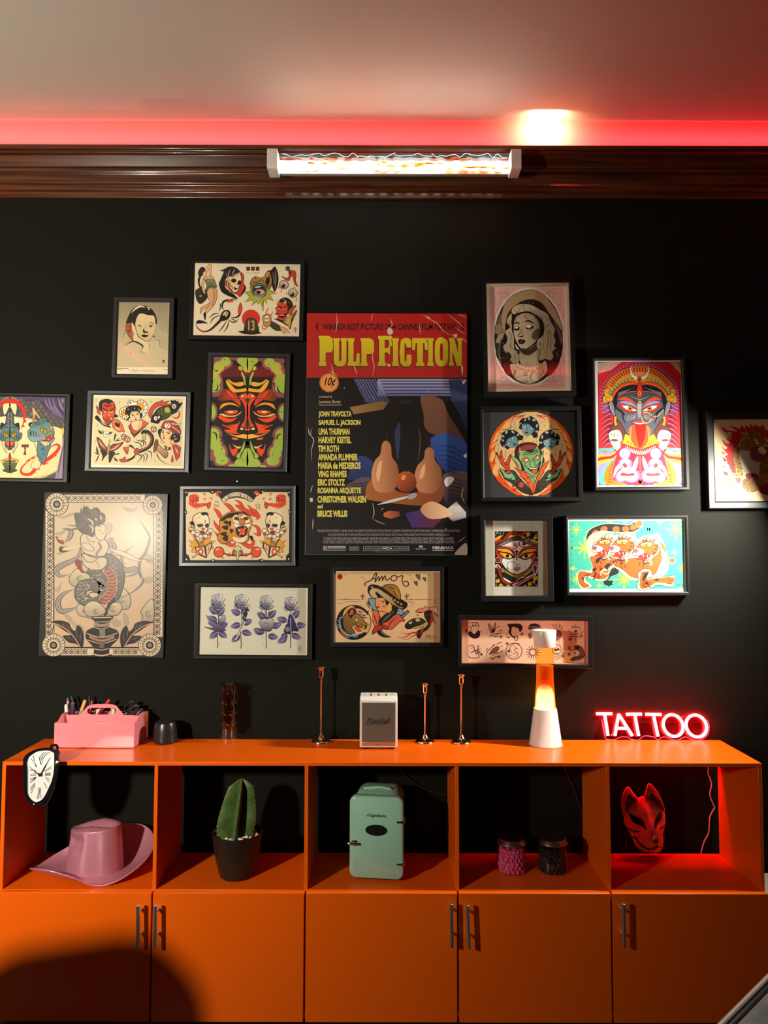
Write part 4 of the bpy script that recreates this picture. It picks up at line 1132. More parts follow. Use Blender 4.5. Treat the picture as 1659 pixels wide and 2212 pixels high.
blk('1204,300 1262,300 1262,325 1254,330 1254,520 1262,528 1262,557 1204,557 1204,528 1212,520 1212,330 1204,325')
a.b('1268,430 1275,330 1310,296 1350,300 1385,335 1390,430 1384,520 1350,558 1310,560 1276,525','1a0a06').b('1272,428 1280,330 1314,293 1354,297 1390,335 1394,430 1388,520 1354,555 1314,557 1280,522','c9b51c','a89a1e').b('1318,430 1322,360 1334,346 1346,360 1350,430 1346,495 1334,508 1322,495','8e1d17')
blk('1402,298 1450,298 1486,430 1486,330 1476,325 1476,298 1528,298 1528,325 1520,330 1520,557 1474,557 1436,420 1436,522 1446,528 1446,557 1402,557 1402,528 1410,522 1410,330 1402,325')
a.t('WINNER·BEST PICTURE·1994 CANNES FILM FESTIVAL', 242, 166, 1485, 225, '160906', .02)
a.ring(222,192,34,46,14,'160906',0,110,250,t=1).ring(1500,196,34,46,14,'160906',0,-70,70,t=1)
a.t('a Quentin Tarantino film', 520, 592, 1092, 645, '1c0b07', .01, .35)
a.e(302,708,93,93,'0c0705').e(302,708,88,88,'d08a3c').ring(302,708,80,80,4,'1a0d06').t('10¢', 256, 660, 368, 755, '120805', .02, .3)
a.t('produced by', 209, 826, 332, 852, 'b9b08f').t('Lawrence Bender', 208, 868, 413, 898, 'b5aa86', 0, .25).r(208,912,415,917,'a79c7a')
for q, x0, y0, x1, y1 in (('JOHN TRAVOLTA',205,970,508,1034),('SAMUEL L. JACKSON',205,1050,590,1112),('UMA THURMAN',205,1128,490,1189),('HARVEY KEITEL',204,1205,505,1266),('TIM ROTH',201,1284,392,1346),('AMANDA PLUMMER',201,1362,566,1424),
                          ('MARIA de MEDEIROS',200,1439,591,1503),('VING RHAMES',199,1517,463,1579),('ERIC STOLTZ',198,1594,447,1656),('ROSANNA ARQUETTE',197,1672,596,1735),('CHRISTOPHER WALKEN',196,1749,641,1812),('and',195,1826,242,1865),('BRUCE WILLIS',194,1882,470,1944)):
    a.t(q, x0, y0, x1, y1, 'c8bd52', .045)
for q, x0, y0, x1, y1 in (('MIRAMAX FILMS PRESENTS A BAND APART AND JERSEY FILMS PRODUCTION A FILM BY QUENTIN TARANTINO PULP FICTION MUSIC SUPERVISOR KARYN RACHTMAN',196,2058,1500,2090),
                          ('COSTUME DESIGNER BETSY HEIMANN PRODUCTION DESIGNER DAVID WASCO EDITOR SALLY MENKE DIRECTOR OF PHOTOGRAPHY ANDRZEJ SEKULA',290,2094,1405,2124),
                          ('CO-EXECUTIVE PRODUCERS BOB WEINSTEIN HARVEY WEINSTEIN RICHARD N. GLADSTEIN EXECUTIVE PRODUCERS DANNY DEVITO MICHAEL SHAMBERG',250,2127,1447,2158),
                          ('STACEY SHER STORIES BY QUENTIN TARANTINO & ROGER AVARY PRODUCED BY LAWRENCE BENDER WRITTEN AND DIRECTED BY QUENTIN TARANTINO',243,2161,1455,2192)):
    a.t(q, x0, y0, x1, y1, '8f8a8c')
GY = 'a9a5a6'
a.r(248,2210,452,2252,GY).r(292,2226,448,2248,'0d0a09').r(252,2213,290,2249,'0d0a09').t('R', 256, 2215, 288, 2247, GY, .01).t('RESTRICTED', 298, 2213, 446, 2224, '0d0a09').t('UNDER 17 REQUIRES ACCOMPANYING', 298, 2230, 442, 2244, GY)
a.r(487,2214,578,2252,'6a6667').r(492,2224,573,2244,'0d0a09').t('DOLBY', 498, 2228, 566, 2240, GY)
a.r(617,2213,1035,2254,GY).r(620,2216,1032,2251,'0d0a09').t('SOUNDTRACK AVAILABLE ON', 630, 2226, 785, 2241, GY).t('MCA', 793, 2222, 885, 2242, 'c9c5c5', .02).t("CD'S CASSETTES & CDS", 895, 2226, 1024, 2241, GY)
a.r(1128,2206,1142,2224,GY).r(1147,2206,1161,2224,GY).t('DOLBY STEREO', 1098, 2230, 1190, 2243, GY)
a.t('MIRAMAX', 1253, 2212, 1447, 2240, 'b5b1b2', .03).r(1253,2246,1447,2252,GY)
a.t('©1994 Miramax Films. All rights reserved', 712, 2260, 940, 2270, '7a7677')
CRM = 'c9b8a0'
a.ls('370,70 375,160 360,250;700,75 690,150;720,400 700,470 715,560 700,660;860,110 880,170 870,200;1145,75 1220,120 1300,170 1360,240 1470,290;1390,78 1470,140 1560,220;1480,78 1570,110;1440,190 1560,270;1530,300 1575,345;1130,160 1140,270;520,520 560,640;320,540 350,650;300,600 380,640',6,CRM,1)
a.b('835,230 860,200 890,240 870,268 845,262',CRM).b('1190,100 1225,110 1215,125',CRM).b('1440,270 1480,262 1465,300',CRM).b('835,535 868,545 850,560',CRM).b('1515,570 1530,560 1530,620 1520,690 1560,680 1530,720',CRM)
a.b('1360,1610 1400,1570 1450,1590 1420,1640 1380,1665','c9c1b8').b('1535,1380 1565,1360 1560,1400','c9c1b8').b('125,1770 150,1770 148,1805 128,1800','b9b0a6')
a.ls('150,1120 130,1180 160,1240 140,1330 145,1440;110,1120 120,1200;150,1650 130,1720;700,1810 715,1900 700,1960;780,1880 800,1860;155,1950 150,2060;1545,1660 1520,1740 1550,1820;1380,2040 1370,2070',7,'b9b0a6',1)
a.b('1460,2270 1540,2190 1570,2200 1566,2296 1480,2296','a79c8e').ls('1500,2250 1530,2210 1560,2180;1480,2180 1560,2120',6,'a79c8e',1)
a.ls('700,830 720,870;740,740 750,690;440,750 445,770;1210,780 1220,800',7,'8f93bb',1)
a.ls('88,72 82,2290;82,2288 1566,2294',4,'6a6462')
board('poster_board', 'large film poster board with red top and yellow title above a still life',
      [(662.3,676.5),(1010.7,677.6),(1007.9,1199.6),(658.8,1198)], a, '0d0a09', .02, m_ink, m_back)

# desert flash sheet with a woman in a sombrero
a = Art(690, 1210, 5.72)
a.r(170,130,1415,1025,'d9b784','dcb88a').r(1412,130,1500,1025,'b88a68')
a.r(176,134,1492,148,'ead6b4')
a.e(253,205,35,36,'b8281c')
a.ls('240,190 265,225;265,188 245,225;230,205 278,205',7,'5a1410')
a.l('190,490 330,485 600,492',8,'4a3a30',1).l('1000,492 1250,488 1480,494',8,'4a3a30',1)
a.ls('215,535 300,535;480,558 530,556;270,510 540,515;1100,525 1190,530;1150,565 1170,560;1080,510 1160,508;1400,525 1450,520;1350,545 1370,545',7,'6a5242',1)
for x, m in ((535,1),(1078,1)):
    a.l([(x,485),(x,415)],13,'4a3528').l([(x-20,430),(x-18,450),(x,455)],9,'4a3528').l([(x+22,425),(x+20,445),(x,450)],9,'4a3528')
a.ring(325,490,14,12,6,'4a3528',0,180,360).ring(1130,490,14,12,6,'4a3528',0,180,360)
a.ls('300,175 318,185 340,172;500,200 530,215 552,198;545,240 560,246 578,236;1090,182 1115,192 1140,180;1120,228 1135,234 1152,226;1320,172 1345,182 1368,170',6,'5a4632',1)
for x, y, k in ((1218,205,1.2),(1297,235,.9),(1190,285,1.0)):
    a.b([(x-24*k,y-14*k),(x-12*k,y-28*k),(x,y-16*k),(x+14*k,y-26*k),(x+22*k,y-8*k),(x+18*k,y+34*k),(x-6*k,y+12*k)],'5a5248',o=4)
a.ls('572,318 556,296 580,274 640,246 680,182 700,156 706,176 690,240 686,274;646,240 670,226 705,232;690,268 730,204 736,262;733,262 772,198 778,256;776,256 812,192 820,238 845,244 872,218;925,190 893,200 885,235 905,256 940,250 958,218 946,194 925,190;948,204 985,206 1010,192 1032,198 1022,240 1040,302 1072,326 1100,304 1088,264 1046,268',13,'3f1a12',0)
a.b('640,470 620,540 640,620 740,700 1020,680 1035,620 1000,580','7d98a2',o=8)
a.l('590,515 660,640',40,'23252a').l('585,520 650,630',12,'9aa0a4').l('1105,625 1000,720',40,'23252a').l('1100,632 1010,712',12,'9aa0a4')
a.b('580,650 660,620 740,640 800,700 900,690 980,670 1055,750 1000,760 900,850 860,850 700,830 660,760','d8703e','c9543a',(1,0),o=8).ls('660,650 690,720 720,820;740,660 740,740 720,810;960,700 880,770 850,840',12,'2a1510',1)
a.b('720,420 780,440 850,500 900,560 880,640 830,680 800,700 740,640 710,600 690,540 700,470','d9935c','e0a874',(1,0),o=8)
a.b('730,640 800,640 840,680 800,740 770,760 750,700','d9a068',o=7)
a.b('690,400 760,420 850,450 960,560 970,620 930,680 880,640 890,570 860,540 830,570 800,470 740,440','1a1412',o=0)
a.l('940,560 900,650 830,710 770,760 750,830',90,'15100e',1).l('900,660 840,700 780,760',30,'5a524a',1)
a.ls('930,620 880,680;880,640 850,720;840,690 800,760;800,720 770,790',14,'6a6258',1)
a.b('720,850 760,830 780,880 830,920 885,950 800,955 730,920 710,880','15100e')
a.l('740,850 790,910 860,945',12,'8d857a',1)
a.b('650,900 680,830 760,800 840,820 845,860 780,850 700,890 665,915','b8301f',o=8).b('770,810 830,860 860,840 820,810','b8301f',o=6)
a.ring(852,600,36,42,16,'e0a03a',10).ls('845,565 870,530 880,570 905,540',14,'e8c47a',1)
a.l('745,500 790,510 800,490',9,'k',1).l('720,470 770,460 810,480',12,'k',1).ls('700,575 740,575;690,540 700,552;775,560 800,575 830,560',8,'k',1).e(790,522,10,10,'c8452a').b('705,570 745,572 735,590 715,590','8a2a1a')
a.b('600,360 620,315 680,305 780,340 880,400 1000,480 1080,530 1075,580 1030,605 960,580 880,510 790,460 700,470 640,450 605,400','1d1712',o=9)
a.b('620,390 660,350 740,360 800,400 870,450 960,560 1030,580 1000,595 900,540 800,470 720,400 690,405 720,470 650,450','c9b389','a8762a',(1,0))
for i in range(10):
    x, y = 640+i*40, 320+i*21+max(0,i-4)*4
    a.p([(x,y),(x+24,y+8),(x+20,y+28),(x-4,y+20)],'b9a05a')
a.b('780,340 820,305 900,300 960,330 1000,420 990,490 900,430 830,380','b5802c','7a5a20',(-1,0),o=9).l('850,320 900,350 930,340',12,'3a2810',1).l('900,360 970,470',12,'3a2810',1)
a.e(425,770,212,212,'15100e').e(450,760,165,165,'d8b080')
a.b('310,770 290,680 330,600 400,560 440,640 500,690 590,690 640,560 640,900 540,880 420,920','d9b784')
a.b('300,830 290,720 340,640 390,600 440,640 520,700 560,760 590,790 570,850 530,840 480,820 440,800 400,830 440,900 350,900','9a7434','6a4a1c',(-1,1),o=9)
a.b('350,640 390,590 440,600 455,650 410,690 380,720','2a1f14').b('365,680 390,610 425,620 415,670','c9523a',o=6)
a.ls('440,600 480,590 520,610;450,620 510,640 550,640;470,650 540,680 580,680;500,690 560,710 600,715',12,'2a1d14',1)
a.b('440,740 460,720 480,745 455,755','e8d8b0',o=6).e(545,830,24,26,'b9864c',o=6).e(570,820,11,12,'k').ls('400,770 440,790 460,760;500,780 540,800;390,740 400,700 440,680',8,'4a3214',1).b('430,830 470,820 500,850 520,880 470,880','d8452a',o=5)
for q, w, c in (('265,720 250,800 290,880 380,930 470,920 560,880',24,'7d98a2'),('300,660 330,610 400,570',22,'dd9a32'),('610,790 600,840 560,890',22,'dd9a32'),('250,850 300,920 330,950',30,'c8402a')):
    a.l(q,w,c,1)
a.ring(265,740,22,36,9,'8fb0bc',20,60,300).ring(245,815,20,20,8,'8fb0bc').ring(445,930,26,20,8,'8fb0bc').ring(350,940,18,18,8,'8fb0bc').e(425,585,14,14,'d86a4a').e(610,795,14,14,'d86a4a').ring(425,770,212,212,9,'0c0a09')
a.b('1190,640 1230,600 1290,590 1310,570 1350,590 1400,575 1460,600 1455,700 1430,650 1380,630 1300,640','d86a48','e0a27a',(1,0),o=6)
a.b('1300,640 1370,620 1400,680 1390,760 1340,850 1280,890 1240,960 1210,950 1200,890 1240,860 1310,820 1330,760 1300,700','2a221a',o=7).l('1370,650 1400,720 1360,800',40,'c8452a',1)
for i in range(6):
    a.l([(1345+i*3,680+i*22),(1400-i*4,690+i*24)],6,'6a1a10')
a.b('1060,800 1110,750 1180,720 1260,720 1320,770 1310,840 1260,830 1180,830 1110,850 1070,840','3a3024','17120e',(0,1),o=8).e(1215,740,34,24,'b9a04a',o=7).e(1215,738,15,14,'efe3c8').e(1217,738,7,8,'k').e(1125,772,24,16,'efe3c8',-20,o=5).e(1125,772,8,8,'k')
a.b('1150,830 1250,800 1330,760 1340,800 1280,860 1240,900 1260,840 1180,845','a89a5a',o=6).l('1290,800 1270,870 1230,920',20,'c8302a',1)
a.ls('1065,850 1060,880;1100,850 1108,890;1130,850 1140,875;1160,848 1170,870;1190,845 1196,865;1220,840 1230,855',8,'efe3c8',1)
a.l('1215,900 1140,900 1080,940 1000,960 965,930',24,'b8301f',2).l('1210,920 1150,940 1080,980 1000,970',16,'b8301f',2).l('1130,905 1050,910 995,885',14,'b8301f',2)
a.ls('1190,635 1240,650 1290,640;1195,670 1230,690;1390,700 1440,800;1400,650 1470,690',12,'2a1812',1)
a.t('M', 1325, 922, 1362, 975, '241512', -.01).t('D', 1367, 922, 1396, 975, 'b8301f', -.01).t('V', 1400, 922, 1436, 975, '241512', -.01).e(1308,950,5,5,'k').e(1448,948,5,5,'k')
frame('black framed desert flash sheet with a braided woman in a sombrero', [(712.7,1223),(960.6,1224),(958.4,1398),(711,1398)],
      [(722,1232.7),(951.7,1234),(951,1388.7),(720,1388)], a, 'dcba8c', fm=m_fr_black, rim=.003, recess=.012)

# grey madonna in an oval
a = Art(1020, 580, 6.636)
a.p('250,245 1335,232 1335,1718 262,1728','e8b8b0')
LN = 'a87a74'
for x0, sx in ((262,1),(1330,-1)):
    for y0, sy in ((250,1),(1715,-1)):
        f = lambda q: [(x0+sx*float(p.split(',')[0]), y0+sy*float(p.split(',')[1])) for p in q.split()]
        for q in ('50,10 55,120 70,180 60,300 40,420','10,60 120,40 240,50 340,30 420,20','90,60 160,90 230,80 260,140 180,150 110,190','110,70 170,140 150,230 200,290','20,190 60,260 100,280 80,380 50,500','70,110 150,110 190,60','100,200 140,260 110,340','200,60 230,110 290,90 330,60','30,300 20,400 45,520','150,150 200,180 230,140 200,110 160,130'):
            a.l(f(q),6,LN,1)
a.e(808,985,515,710,'eee2ce').e(808,985,492,678,'2c2823')
a.b('770,310 900,310 1030,380 1150,520 1220,640 1290,820 1290,900 1200,780 1100,640 1000,500 880,445 740,460 620,530 520,640 480,800 460,960 420,800 420,660 470,500 560,400 670,340','b79a74','a8906c',(1,0),o=6)
a.p('345,800 410,790 450,900 390,950 320,930','8d7f68',o=5).p('330,1060 370,950 470,905 440,1000 400,1075','a5937a',o=5).p('390,660 420,640 415,790 345,795','6f6452',o=4)
a.b('560,620 700,480 850,445 980,510 1100,660 1200,840 1290,1000 1290,1200 1200,1440 1040,1560 560,1560 420,1380 340,1200 460,960 490,760','15110f')
random.seed(5)
for i in range(70):
    x = random.choice((random.uniform(400,530), random.uniform(1080,1270), random.uniform(620,1050)))
    y = random.uniform(1060,1420) if x < 540 or x > 1070 else random.uniform(455,520)
    if x > 1070: y = random.uniform(740,1450)
    if ((x-808)/480)**2+((y-985)/665)**2 < 1: a.e(x,y,4,4,'a89c88')
a.l('420,1000 380,1200 420,1380',34,'5a5347',1).l('1180,780 1260,960 1270,1100',40,'5a5347',1).l('1200,1180 1240,1280',30,'4a443a',1)
VE = 'd2c3a2'
a.b('560,620 600,540 720,505 850,520 980,590 1080,650 1130,760 1190,870 1170,960 1200,1040 1175,1110 1205,1140 1150,1200 1170,1260 1120,1320 1050,1300 950,1310 960,1100 1030,900 1010,760 940,690 820,620 700,630 600,660',VE,'9d9176',(1,0),o=8)
a.b('560,640 490,760 540,840 470,900 500,990 490,1060 440,1120 480,1210 520,1200 560,1260 540,1310 600,1370 660,1380 680,1200 610,1160 600,980 570,880 570,760',VE,'8d8268',(0,1),o=7)
for q in ('600,560 640,640 670,600 700,560','700,540 760,600 790,640 800,560','800,560 870,620 880,660','880,580 930,680 940,740','940,640 1010,720 960,740','1020,660 1100,740 1060,750','1030,780 1060,830 1130,780','1050,820 1090,1000 1050,1300','1110,850 1110,960','520,740 550,830','500,900 560,960 540,1040','560,1000 550,1120 600,1160','600,1170 620,1280 590,1300','730,510 740,560','1140,900 1120,1100 1150,1180'):
    a.l(q,9,'3a332a',1)
a.b('560,780 580,690 650,640 760,620 900,660 1000,740 1010,900 960,1060 880,1060 900,780 700,690 620,720 590,860','15110f')
a.b('600,760 640,680 760,635 880,670 960,780 970,930 900,1060 800,1140 720,1170 660,1100 610,1000 590,880','cdb894','8f8068',(1,0),o=8)
a.b('680,1160 800,1150 960,1060 975,1180 950,1310 960,1370 820,1410 690,1360','8f8269','a8987a',(0,1),o=7).b('690,1150 820,1150 930,1080 960,1130 830,1240 720,1220','2f2a24')
a.b('880,900 960,860 965,960 900,1020 850,980','4d463c')
a.l('590,800 640,775 690,800',22,'k',1).l('750,770 810,750 900,800',26,'k',1)
a.b('600,840 630,820 680,845 660,880 610,880','k').e(632,845,26,18,'e8d8ba').b('770,830 810,800 880,830 860,860 790,865','k').e(812,828,38,22,'e8d8ba').l('590,870 640,890 690,870',7).l('770,860 830,880 890,850',7)
a.ls('730,820 700,900 660,960 690,975 740,965;720,900 710,960',12,'2a241e',1).b('655,960 690,970 745,960 720,985 690,985','k')
a.b('660,1030 700,1015 760,1035 740,1075 690,1080 665,1065','17120f',o=3).l('680,1050 735,1048',12,'7d7668',1).l('690,1090 740,1085',8,'5a5142',1)
a.ls('640,690 620,730 640,760;770,640 760,690 790,720;820,650 840,690;900,690 910,740;690,660 660,700',8,'2a241e',1)
a.e(975,1080,52,88,'cdbb98',4,o=6)
for i in range(12):
    g = i*math.pi/6
    a.l([(975+16*math.cos(g),1085+20*math.sin(g)),(975+42*math.cos(g),1085+72*math.sin(g))],4,'3a332a')
a.e(977,1085,13,16,'8a7a5c',o=4).e(1005,990,16,18,'cdbb98',o=4).b('615,1080 660,1130 675,1165 630,1150','cdbb98',o=5).e(662,1205,24,26,'3a332a')
a.b('540,1380 640,1370 720,1420 840,1440 980,1370 1050,1320 1080,1460 1010,1560 920,1620 808,1660 680,1620 590,1550','c9a890','b8ac90',(0,1),o=6)
for i in range(10):
    f = i/9
    a.e(655+f*320, 1385+50*math.sin(math.pi*f)+ (4 if i%2 else 0), 24, 34, 'cdbda0', 0, o=5)
a.ring(640,1510,42,56,10,'3a2a24',20,0,300,t=1).ring(880,1550,40,72,10,'3a2a24',10,60,360,t=1).ls('570,1420 620,1480 600,1550;700,1600 760,1640 820,1590;710,1545 760,1530 815,1548;980,1440 1030,1480 960,1540;740,1600 770,1610 790,1580',9,'3a2a24',1).e(765,1505,24,22,'b88a7a',o=4)
a.l('800,1390 730,1350',6,'2a241e',1).l('800,1390 790,1330',6,'2a241e',1).l('805,1390 860,1345',6,'2a241e',1)
frame('deep black box frame holding a grey veiled madonna in a pink bordered oval', [(1042.8,599.6),(1241.4,598),(1242.2,853),(1043,856.5)],
      [(1052.9,611.3),(1231.7,609.4),(1232.5,843.7),(1053,846)], a, 'e6dac4', t=.056, recess=.042, fm=m_fr_black, rim=.003, spacer=m_spacer)

# green devil juggling three heads in a ring of fire
a = Art(1010, 860, 6.38)
a.e(872,770,597,588,'k').e(872,770,590,581,'e8541c').e(872,770,500,520,'d9b479')
OF = 'e8541c'
for m in (1, -1):
    X = lambda q: [(872+m*(float(p.split(',')[0])-872)+(0 if m > 0 else 0), float(p.split(',')[1])) for p in q.split()]
    a.b(X('872,190 780,195 640,260 520,330 570,325 650,300 740,240 820,230 872,240'),'d9b479')
    for q in ('520,345 560,320 650,320 590,370 540,420 480,460 400,480 450,430','400,480 440,490 420,540 390,590 330,640 360,570','320,660 360,610 400,590 380,640 350,680 320,700','300,850 320,770 360,720 380,800 340,880','350,1040 355,960 380,910 420,960 430,1050 400,1080'):
        a.b(X(q),'efb060')
    a.b(X('500,440 640,330 760,270 872,250 872,1280 640,1250 500,1100 440,960 400,800 420,600'),'d9b479')
    for q in ('800,200 780,235 650,260 600,320 530,330','660,325 600,350 580,420 460,440 410,490','420,500 410,580 340,630 330,680','365,715 385,800 350,880 380,920','360,1050 430,1050 420,990 450,1080 490,1170','600,1150 640,1220 600,1270 540,1200 480,1160','700,1290 640,1250 620,1190'):
        a.l(X(q),8,'3a1008',1)
    a.b(X('600,1150 640,1200 650,1270 740,1310 700,1340 600,1290 520,1220 560,1210 620,1270'),OF)
    # sleeves and hands
    a.b(X('440,970 530,1000 640,1000 720,1100 840,1230 900,1330 780,1310 700,1260 620,1180 520,1120 480,1060'),'4a4034','2c261f',(0,1),o=7)
    a.b(X('440,970 500,990 530,1040 610,1040 660,1100 660,1140 560,1110 510,1090 480,1030'),'79b080',o=7)
    a.ring(872-m*(872-568),1050,44,32,10,'8fc795')
    a.b(X('545,1040 540,1000 470,920 440,860 410,800 388,740 430,780 455,830 450,760 470,715 480,790 510,890 550,850 570,800 600,770 590,850 575,930 590,1000 600,1040'),'d9502e','c03a20',(0,1),o=7)
    a.ls(';'.join(' '.join(f'{u},{v}' for u,v in X(q)) for q in ('505,890 530,920 560,900','470,720 480,760','390,745 420,790','598,775 580,820')),10,'2a120c',1)
for hx, hy, g, mm in ((835,410,10,1),(600,590,-55,1),(1135,600,-8,-1)):
    c, n = math.cos(R(g)), math.sin(R(g))
    F = lambda q: [(hx+mm*(float(p.split(',')[0])*c-float(p.split(',')[1])*n), hy+float(p.split(',')[0])*n+float(p.split(',')[1])*c) for p in q.split()]
    a.b(F('-120,-20 -130,-70 -90,-120 -40,-130 0,-165 50,-150 100,-120 140,-60 150,0 140,60 150,100 100,120 60,80 -60,40 -120,30'),'15171a',o=4)
    a.b(F('-90,-40 -60,-80 20,-60 80,-20 90,30 50,80 -10,110 -60,70 -90,10'),'7d9fa8','5f828c',(1,0),o=6)
    a.b(F('-90,-40 -60,-90 0,-90 80,-60 110,0 60,-20 0,-50 -40,-50'),'15171a')
    for u, v, ru, rv in ((-60,-100,12,20),(-10,-130,12,24),(60,-120,26,16),(115,-50,14,26),(125,30,22,14),(-110,-40,8,14)):
        x, y = F(f'{u},{v}')[0]
        a.e(x, y, ru, rv, '9fa7a8', g*mm)
    a.l(F('-70,-25 -40,-40 -20,-25'),9).l(F('20,-30 50,-30 75,-5'),9)
    for u, v in ((-48,-8),(42,-2)):
        x, y = F(f'{u},{v}')[0]
        a.e(x,y,20,11,'c9d2c4',g*mm+10,o=4)
    a.b(F('-35,62 -10,55 15,68 -8,82 -25,78'),'20303a').ls(';'.join([' '.join(f'{u},{v}' for u,v in F('-8,-10 -18,30 0,36'))]),6)
a.b('655,800 660,700 730,630 830,612 930,625 1000,700 1030,780 1040,900 760,1000 690,900','3a1a17',o=7).b('690,740 740,670 850,640 940,660 960,700 800,720 720,820','8a3a32')
a.b('710,840 715,760 740,720 800,720 880,750 930,690 990,700 1010,800 1030,900 1000,1000 980,1080 930,1090 860,1060 790,1000 750,900','84b877','6f9f62',(1,0),o=9)
a.b('600,800 660,820 720,880 745,960 740,1010 700,980 660,900','84b877',o=7).b('640,850 690,900 715,960 690,950','c8503a').b('1000,830 1030,760 1045,720 1040,830 1020,930','84b877',o=7)
a.p('715,670 740,740 730,780 712,750','d9b545',o=5).p('945,690 960,640 972,680 960,710','d9b545',o=5)
a.ls('740,780 800,740 860,770 900,790;880,780 930,720 980,720;760,800 800,770 850,800;900,790 950,740 990,750',14,'23301c',1)
a.b('745,860 790,810 850,840 850,870 790,875','e0583a',o=6).b('790,850 830,840 850,862 800,872','efe3c0',o=4).b('920,830 950,790 995,790 985,840 940,850','e0583a',o=6).b('925,835 960,810 985,820 950,845','efe3c0',o=4).e(835,855,7,9,'k').e(948,826,7,8,'k')
a.b('860,900 900,850 930,880 930,920 960,940 900,960 860,940','7aab6a',o=7).ls('870,820 900,840 920,900;780,930 790,900 820,890;990,880 1000,860',9,'23301c',1)
a.b('780,920 850,960 930,960 1000,880 990,960 970,1020 920,1035 860,1000','1a130f',o=6).l('800,940 870,968 940,965 990,910',12,'e8dcc0',1).b('880,1000 920,985 960,990 950,1025 910,1030','e0522e')
a.ls('860,965 870,990;960,965 955,985',10,'e8dcc0',1).l('900,1060 930,1050 970,1060',7,'23301c',1)
a.ring(735,1020,22,24,10,'c98a3a').e(715,980,10,10,'9aa23a').ring(1022,940,15,14,8,'c98a3a')
a.b('850,1080 920,1110 925,1180 905,1210 870,1170','6f9f62',o=6)
a.p('640,950 740,1000 790,1020 850,1090 905,1210 990,1020 1000,980 1060,900 1130,850 1080,960 1040,1010 1060,1010 960,1160 910,1330 800,1140 715,1060 740,1050','e0562e',o=8)
a.l('905,1210 912,1325',8,'3a1008')
random.seed(9)
for i in range(26):
    x, y = random.choice(((random.uniform(600,860), random.uniform(1080,1310)), (random.uniform(960,1180), random.uniform(1080,1290))))
    if abs(x-872) < 430-(y-1000)*.7: a.e(x,y,10,10,'1c1814')
a.e(740,1195,35,36,'d9504a').ring(740,1195,26,27,4,'8a2a22').ls('722,1205 730,1180 742,1205 752,1180 760,1205',5,'7a1a16')
for x, y, k in ((650,395,34),(1018,300,36),(1058,350,30),(768,575,30),(948,575,26),(425,680,34),(525,775,32),(1213,745,32),(1303,655,26)):
    a.p([(x,y-k*1.3),(x+k*.42,y),(x,y+k*1.3),(x-k*.42,y)],'efe0b8',o=4)
    a.l([(x,y-k*1.9),(x,y+k*1.9)],4,'6a5a3a')
for x, y in ((815,540),(1010,440),(910,595),(680,440),(510,840),(615,745),(1180,770),(1010,690),(1135,390),(1085,760),(600,400)):
    a.e(x,y,7,7,'3a2a1a')
frame('deep black box frame with a green devil juggling three blue heads', [(1037,877),(1257.6,875.8),(1257.6,1081.8),(1039,1083.2)],
      [(1044.8,887),(1248,885.5),(1248.5,1073.2),(1046.2,1074.5)], a, '3b3a3a', t=.05, recess=.036, fm=m_fr_black, rim=.003, spacer=m_fr_black)

# many coloured goddess with a long red tongue
a = Art(1260, 750, 6.636)
a.p('205,210 1410,208 1415,1975 222,1978','2a1a3a')
a.p('215,385 545,215 1240,215 1400,395 1412,1960 230,1960','c41c38','c8321f',(0,1))
a.p('205,225 330,215 200,380','9fa8a0').p('208,380 330,215 550,210 400,330','d9a08a').p('1240,215 1405,215 1400,390','c9a04a').p('1330,215 1410,215 1405,330','6f8a80')
for i in range(46):
    g = R(-200+i*220/45)
    x, y = 810+470*math.cos(g), 760+470*math.sin(g)
    x2, y2 = 810+590*math.cos(g+.05), 770+560*math.sin(g+.05)
    a.l([(x,y),(x2,y2)],40,'9d6fb0',2)
for i in range(26):
    for m in (0, 1):
        y = 800+i*23
        X = lambda u: u if not m else 1620-u
        a.l([(X(400),y-10),(X(330),y+20),(X(250+(i%3)*14),y+55+i*2)],14,'9a7ab8' if i%3==1 else '14101a',2)
n0 = len(a.L)
for q, c in (('228,1450 380,1445 460,1420 420,1490 300,1490 228,1500','5fae98'),('228,1490 330,1500 440,1470 400,1540 228,1540','9a7fc8'),('228,1530 380,1540 460,1490 430,1560 228,1590','efb030'),('228,1580 380,1560 470,1520 400,1600 228,1640','d8281a'),
             ('228,1630 420,1590 470,1540 400,1640 228,1700','efb030'),('228,1690 400,1630 480,1540 340,1700 300,1800 228,1840','9a86cc'),('240,1960 230,1830 330,1680 480,1550 360,1720 320,1850 340,1960','5fb8a8'),('330,1960 300,1820 360,1700 500,1580 640,1700 640,1960','e07a1c')):
    a.b(q,c)
for i in range(9):
    a.l([(400-i*6,1640+i*36),(450,1660+i*34)],16,'b8341a',2).l([(330+i*8,1700+i*28),(370+i*4,1720+i*28)],10,'c8501a',2)
a.b('480,1560 560,1430 700,1430 830,1490 830,1950 600,1950 440,1900 420,1780','d12a3e')
a.mir(815, n0)
a.p('560,1430 1060,1430 1010,1620 940,1900 680,1900 600,1620','d42a30')
a.b('310,590 360,470 470,370 600,300 800,270 1000,295 1140,370 1250,480 1310,590 1250,600 1180,680 380,690 370,600','d8862a',o=9)
for i in range(27):
    g = R(-158+i*136/26)
    a.l([(810+395*math.cos(g),690+330*math.sin(g)),(810+470*math.cos(g),690+405*math.sin(g))],21,'a8241a').e(810+395*math.cos(g),690+330*math.sin(g),10,9,'d8a03a')
for i in range(21):
    g = R(-168+i*156/20)
    x, y = 810+420*math.cos(g), 730+290*math.sin(g)
    a.e(x,y,24,30,'c9a63a',math.degrees(g)+90).e(x,y,15,18,'4f8f6a',math.degrees(g)+90,o=3)
a.ring(810,720,500,450,10,'c8301c',0,195,345)
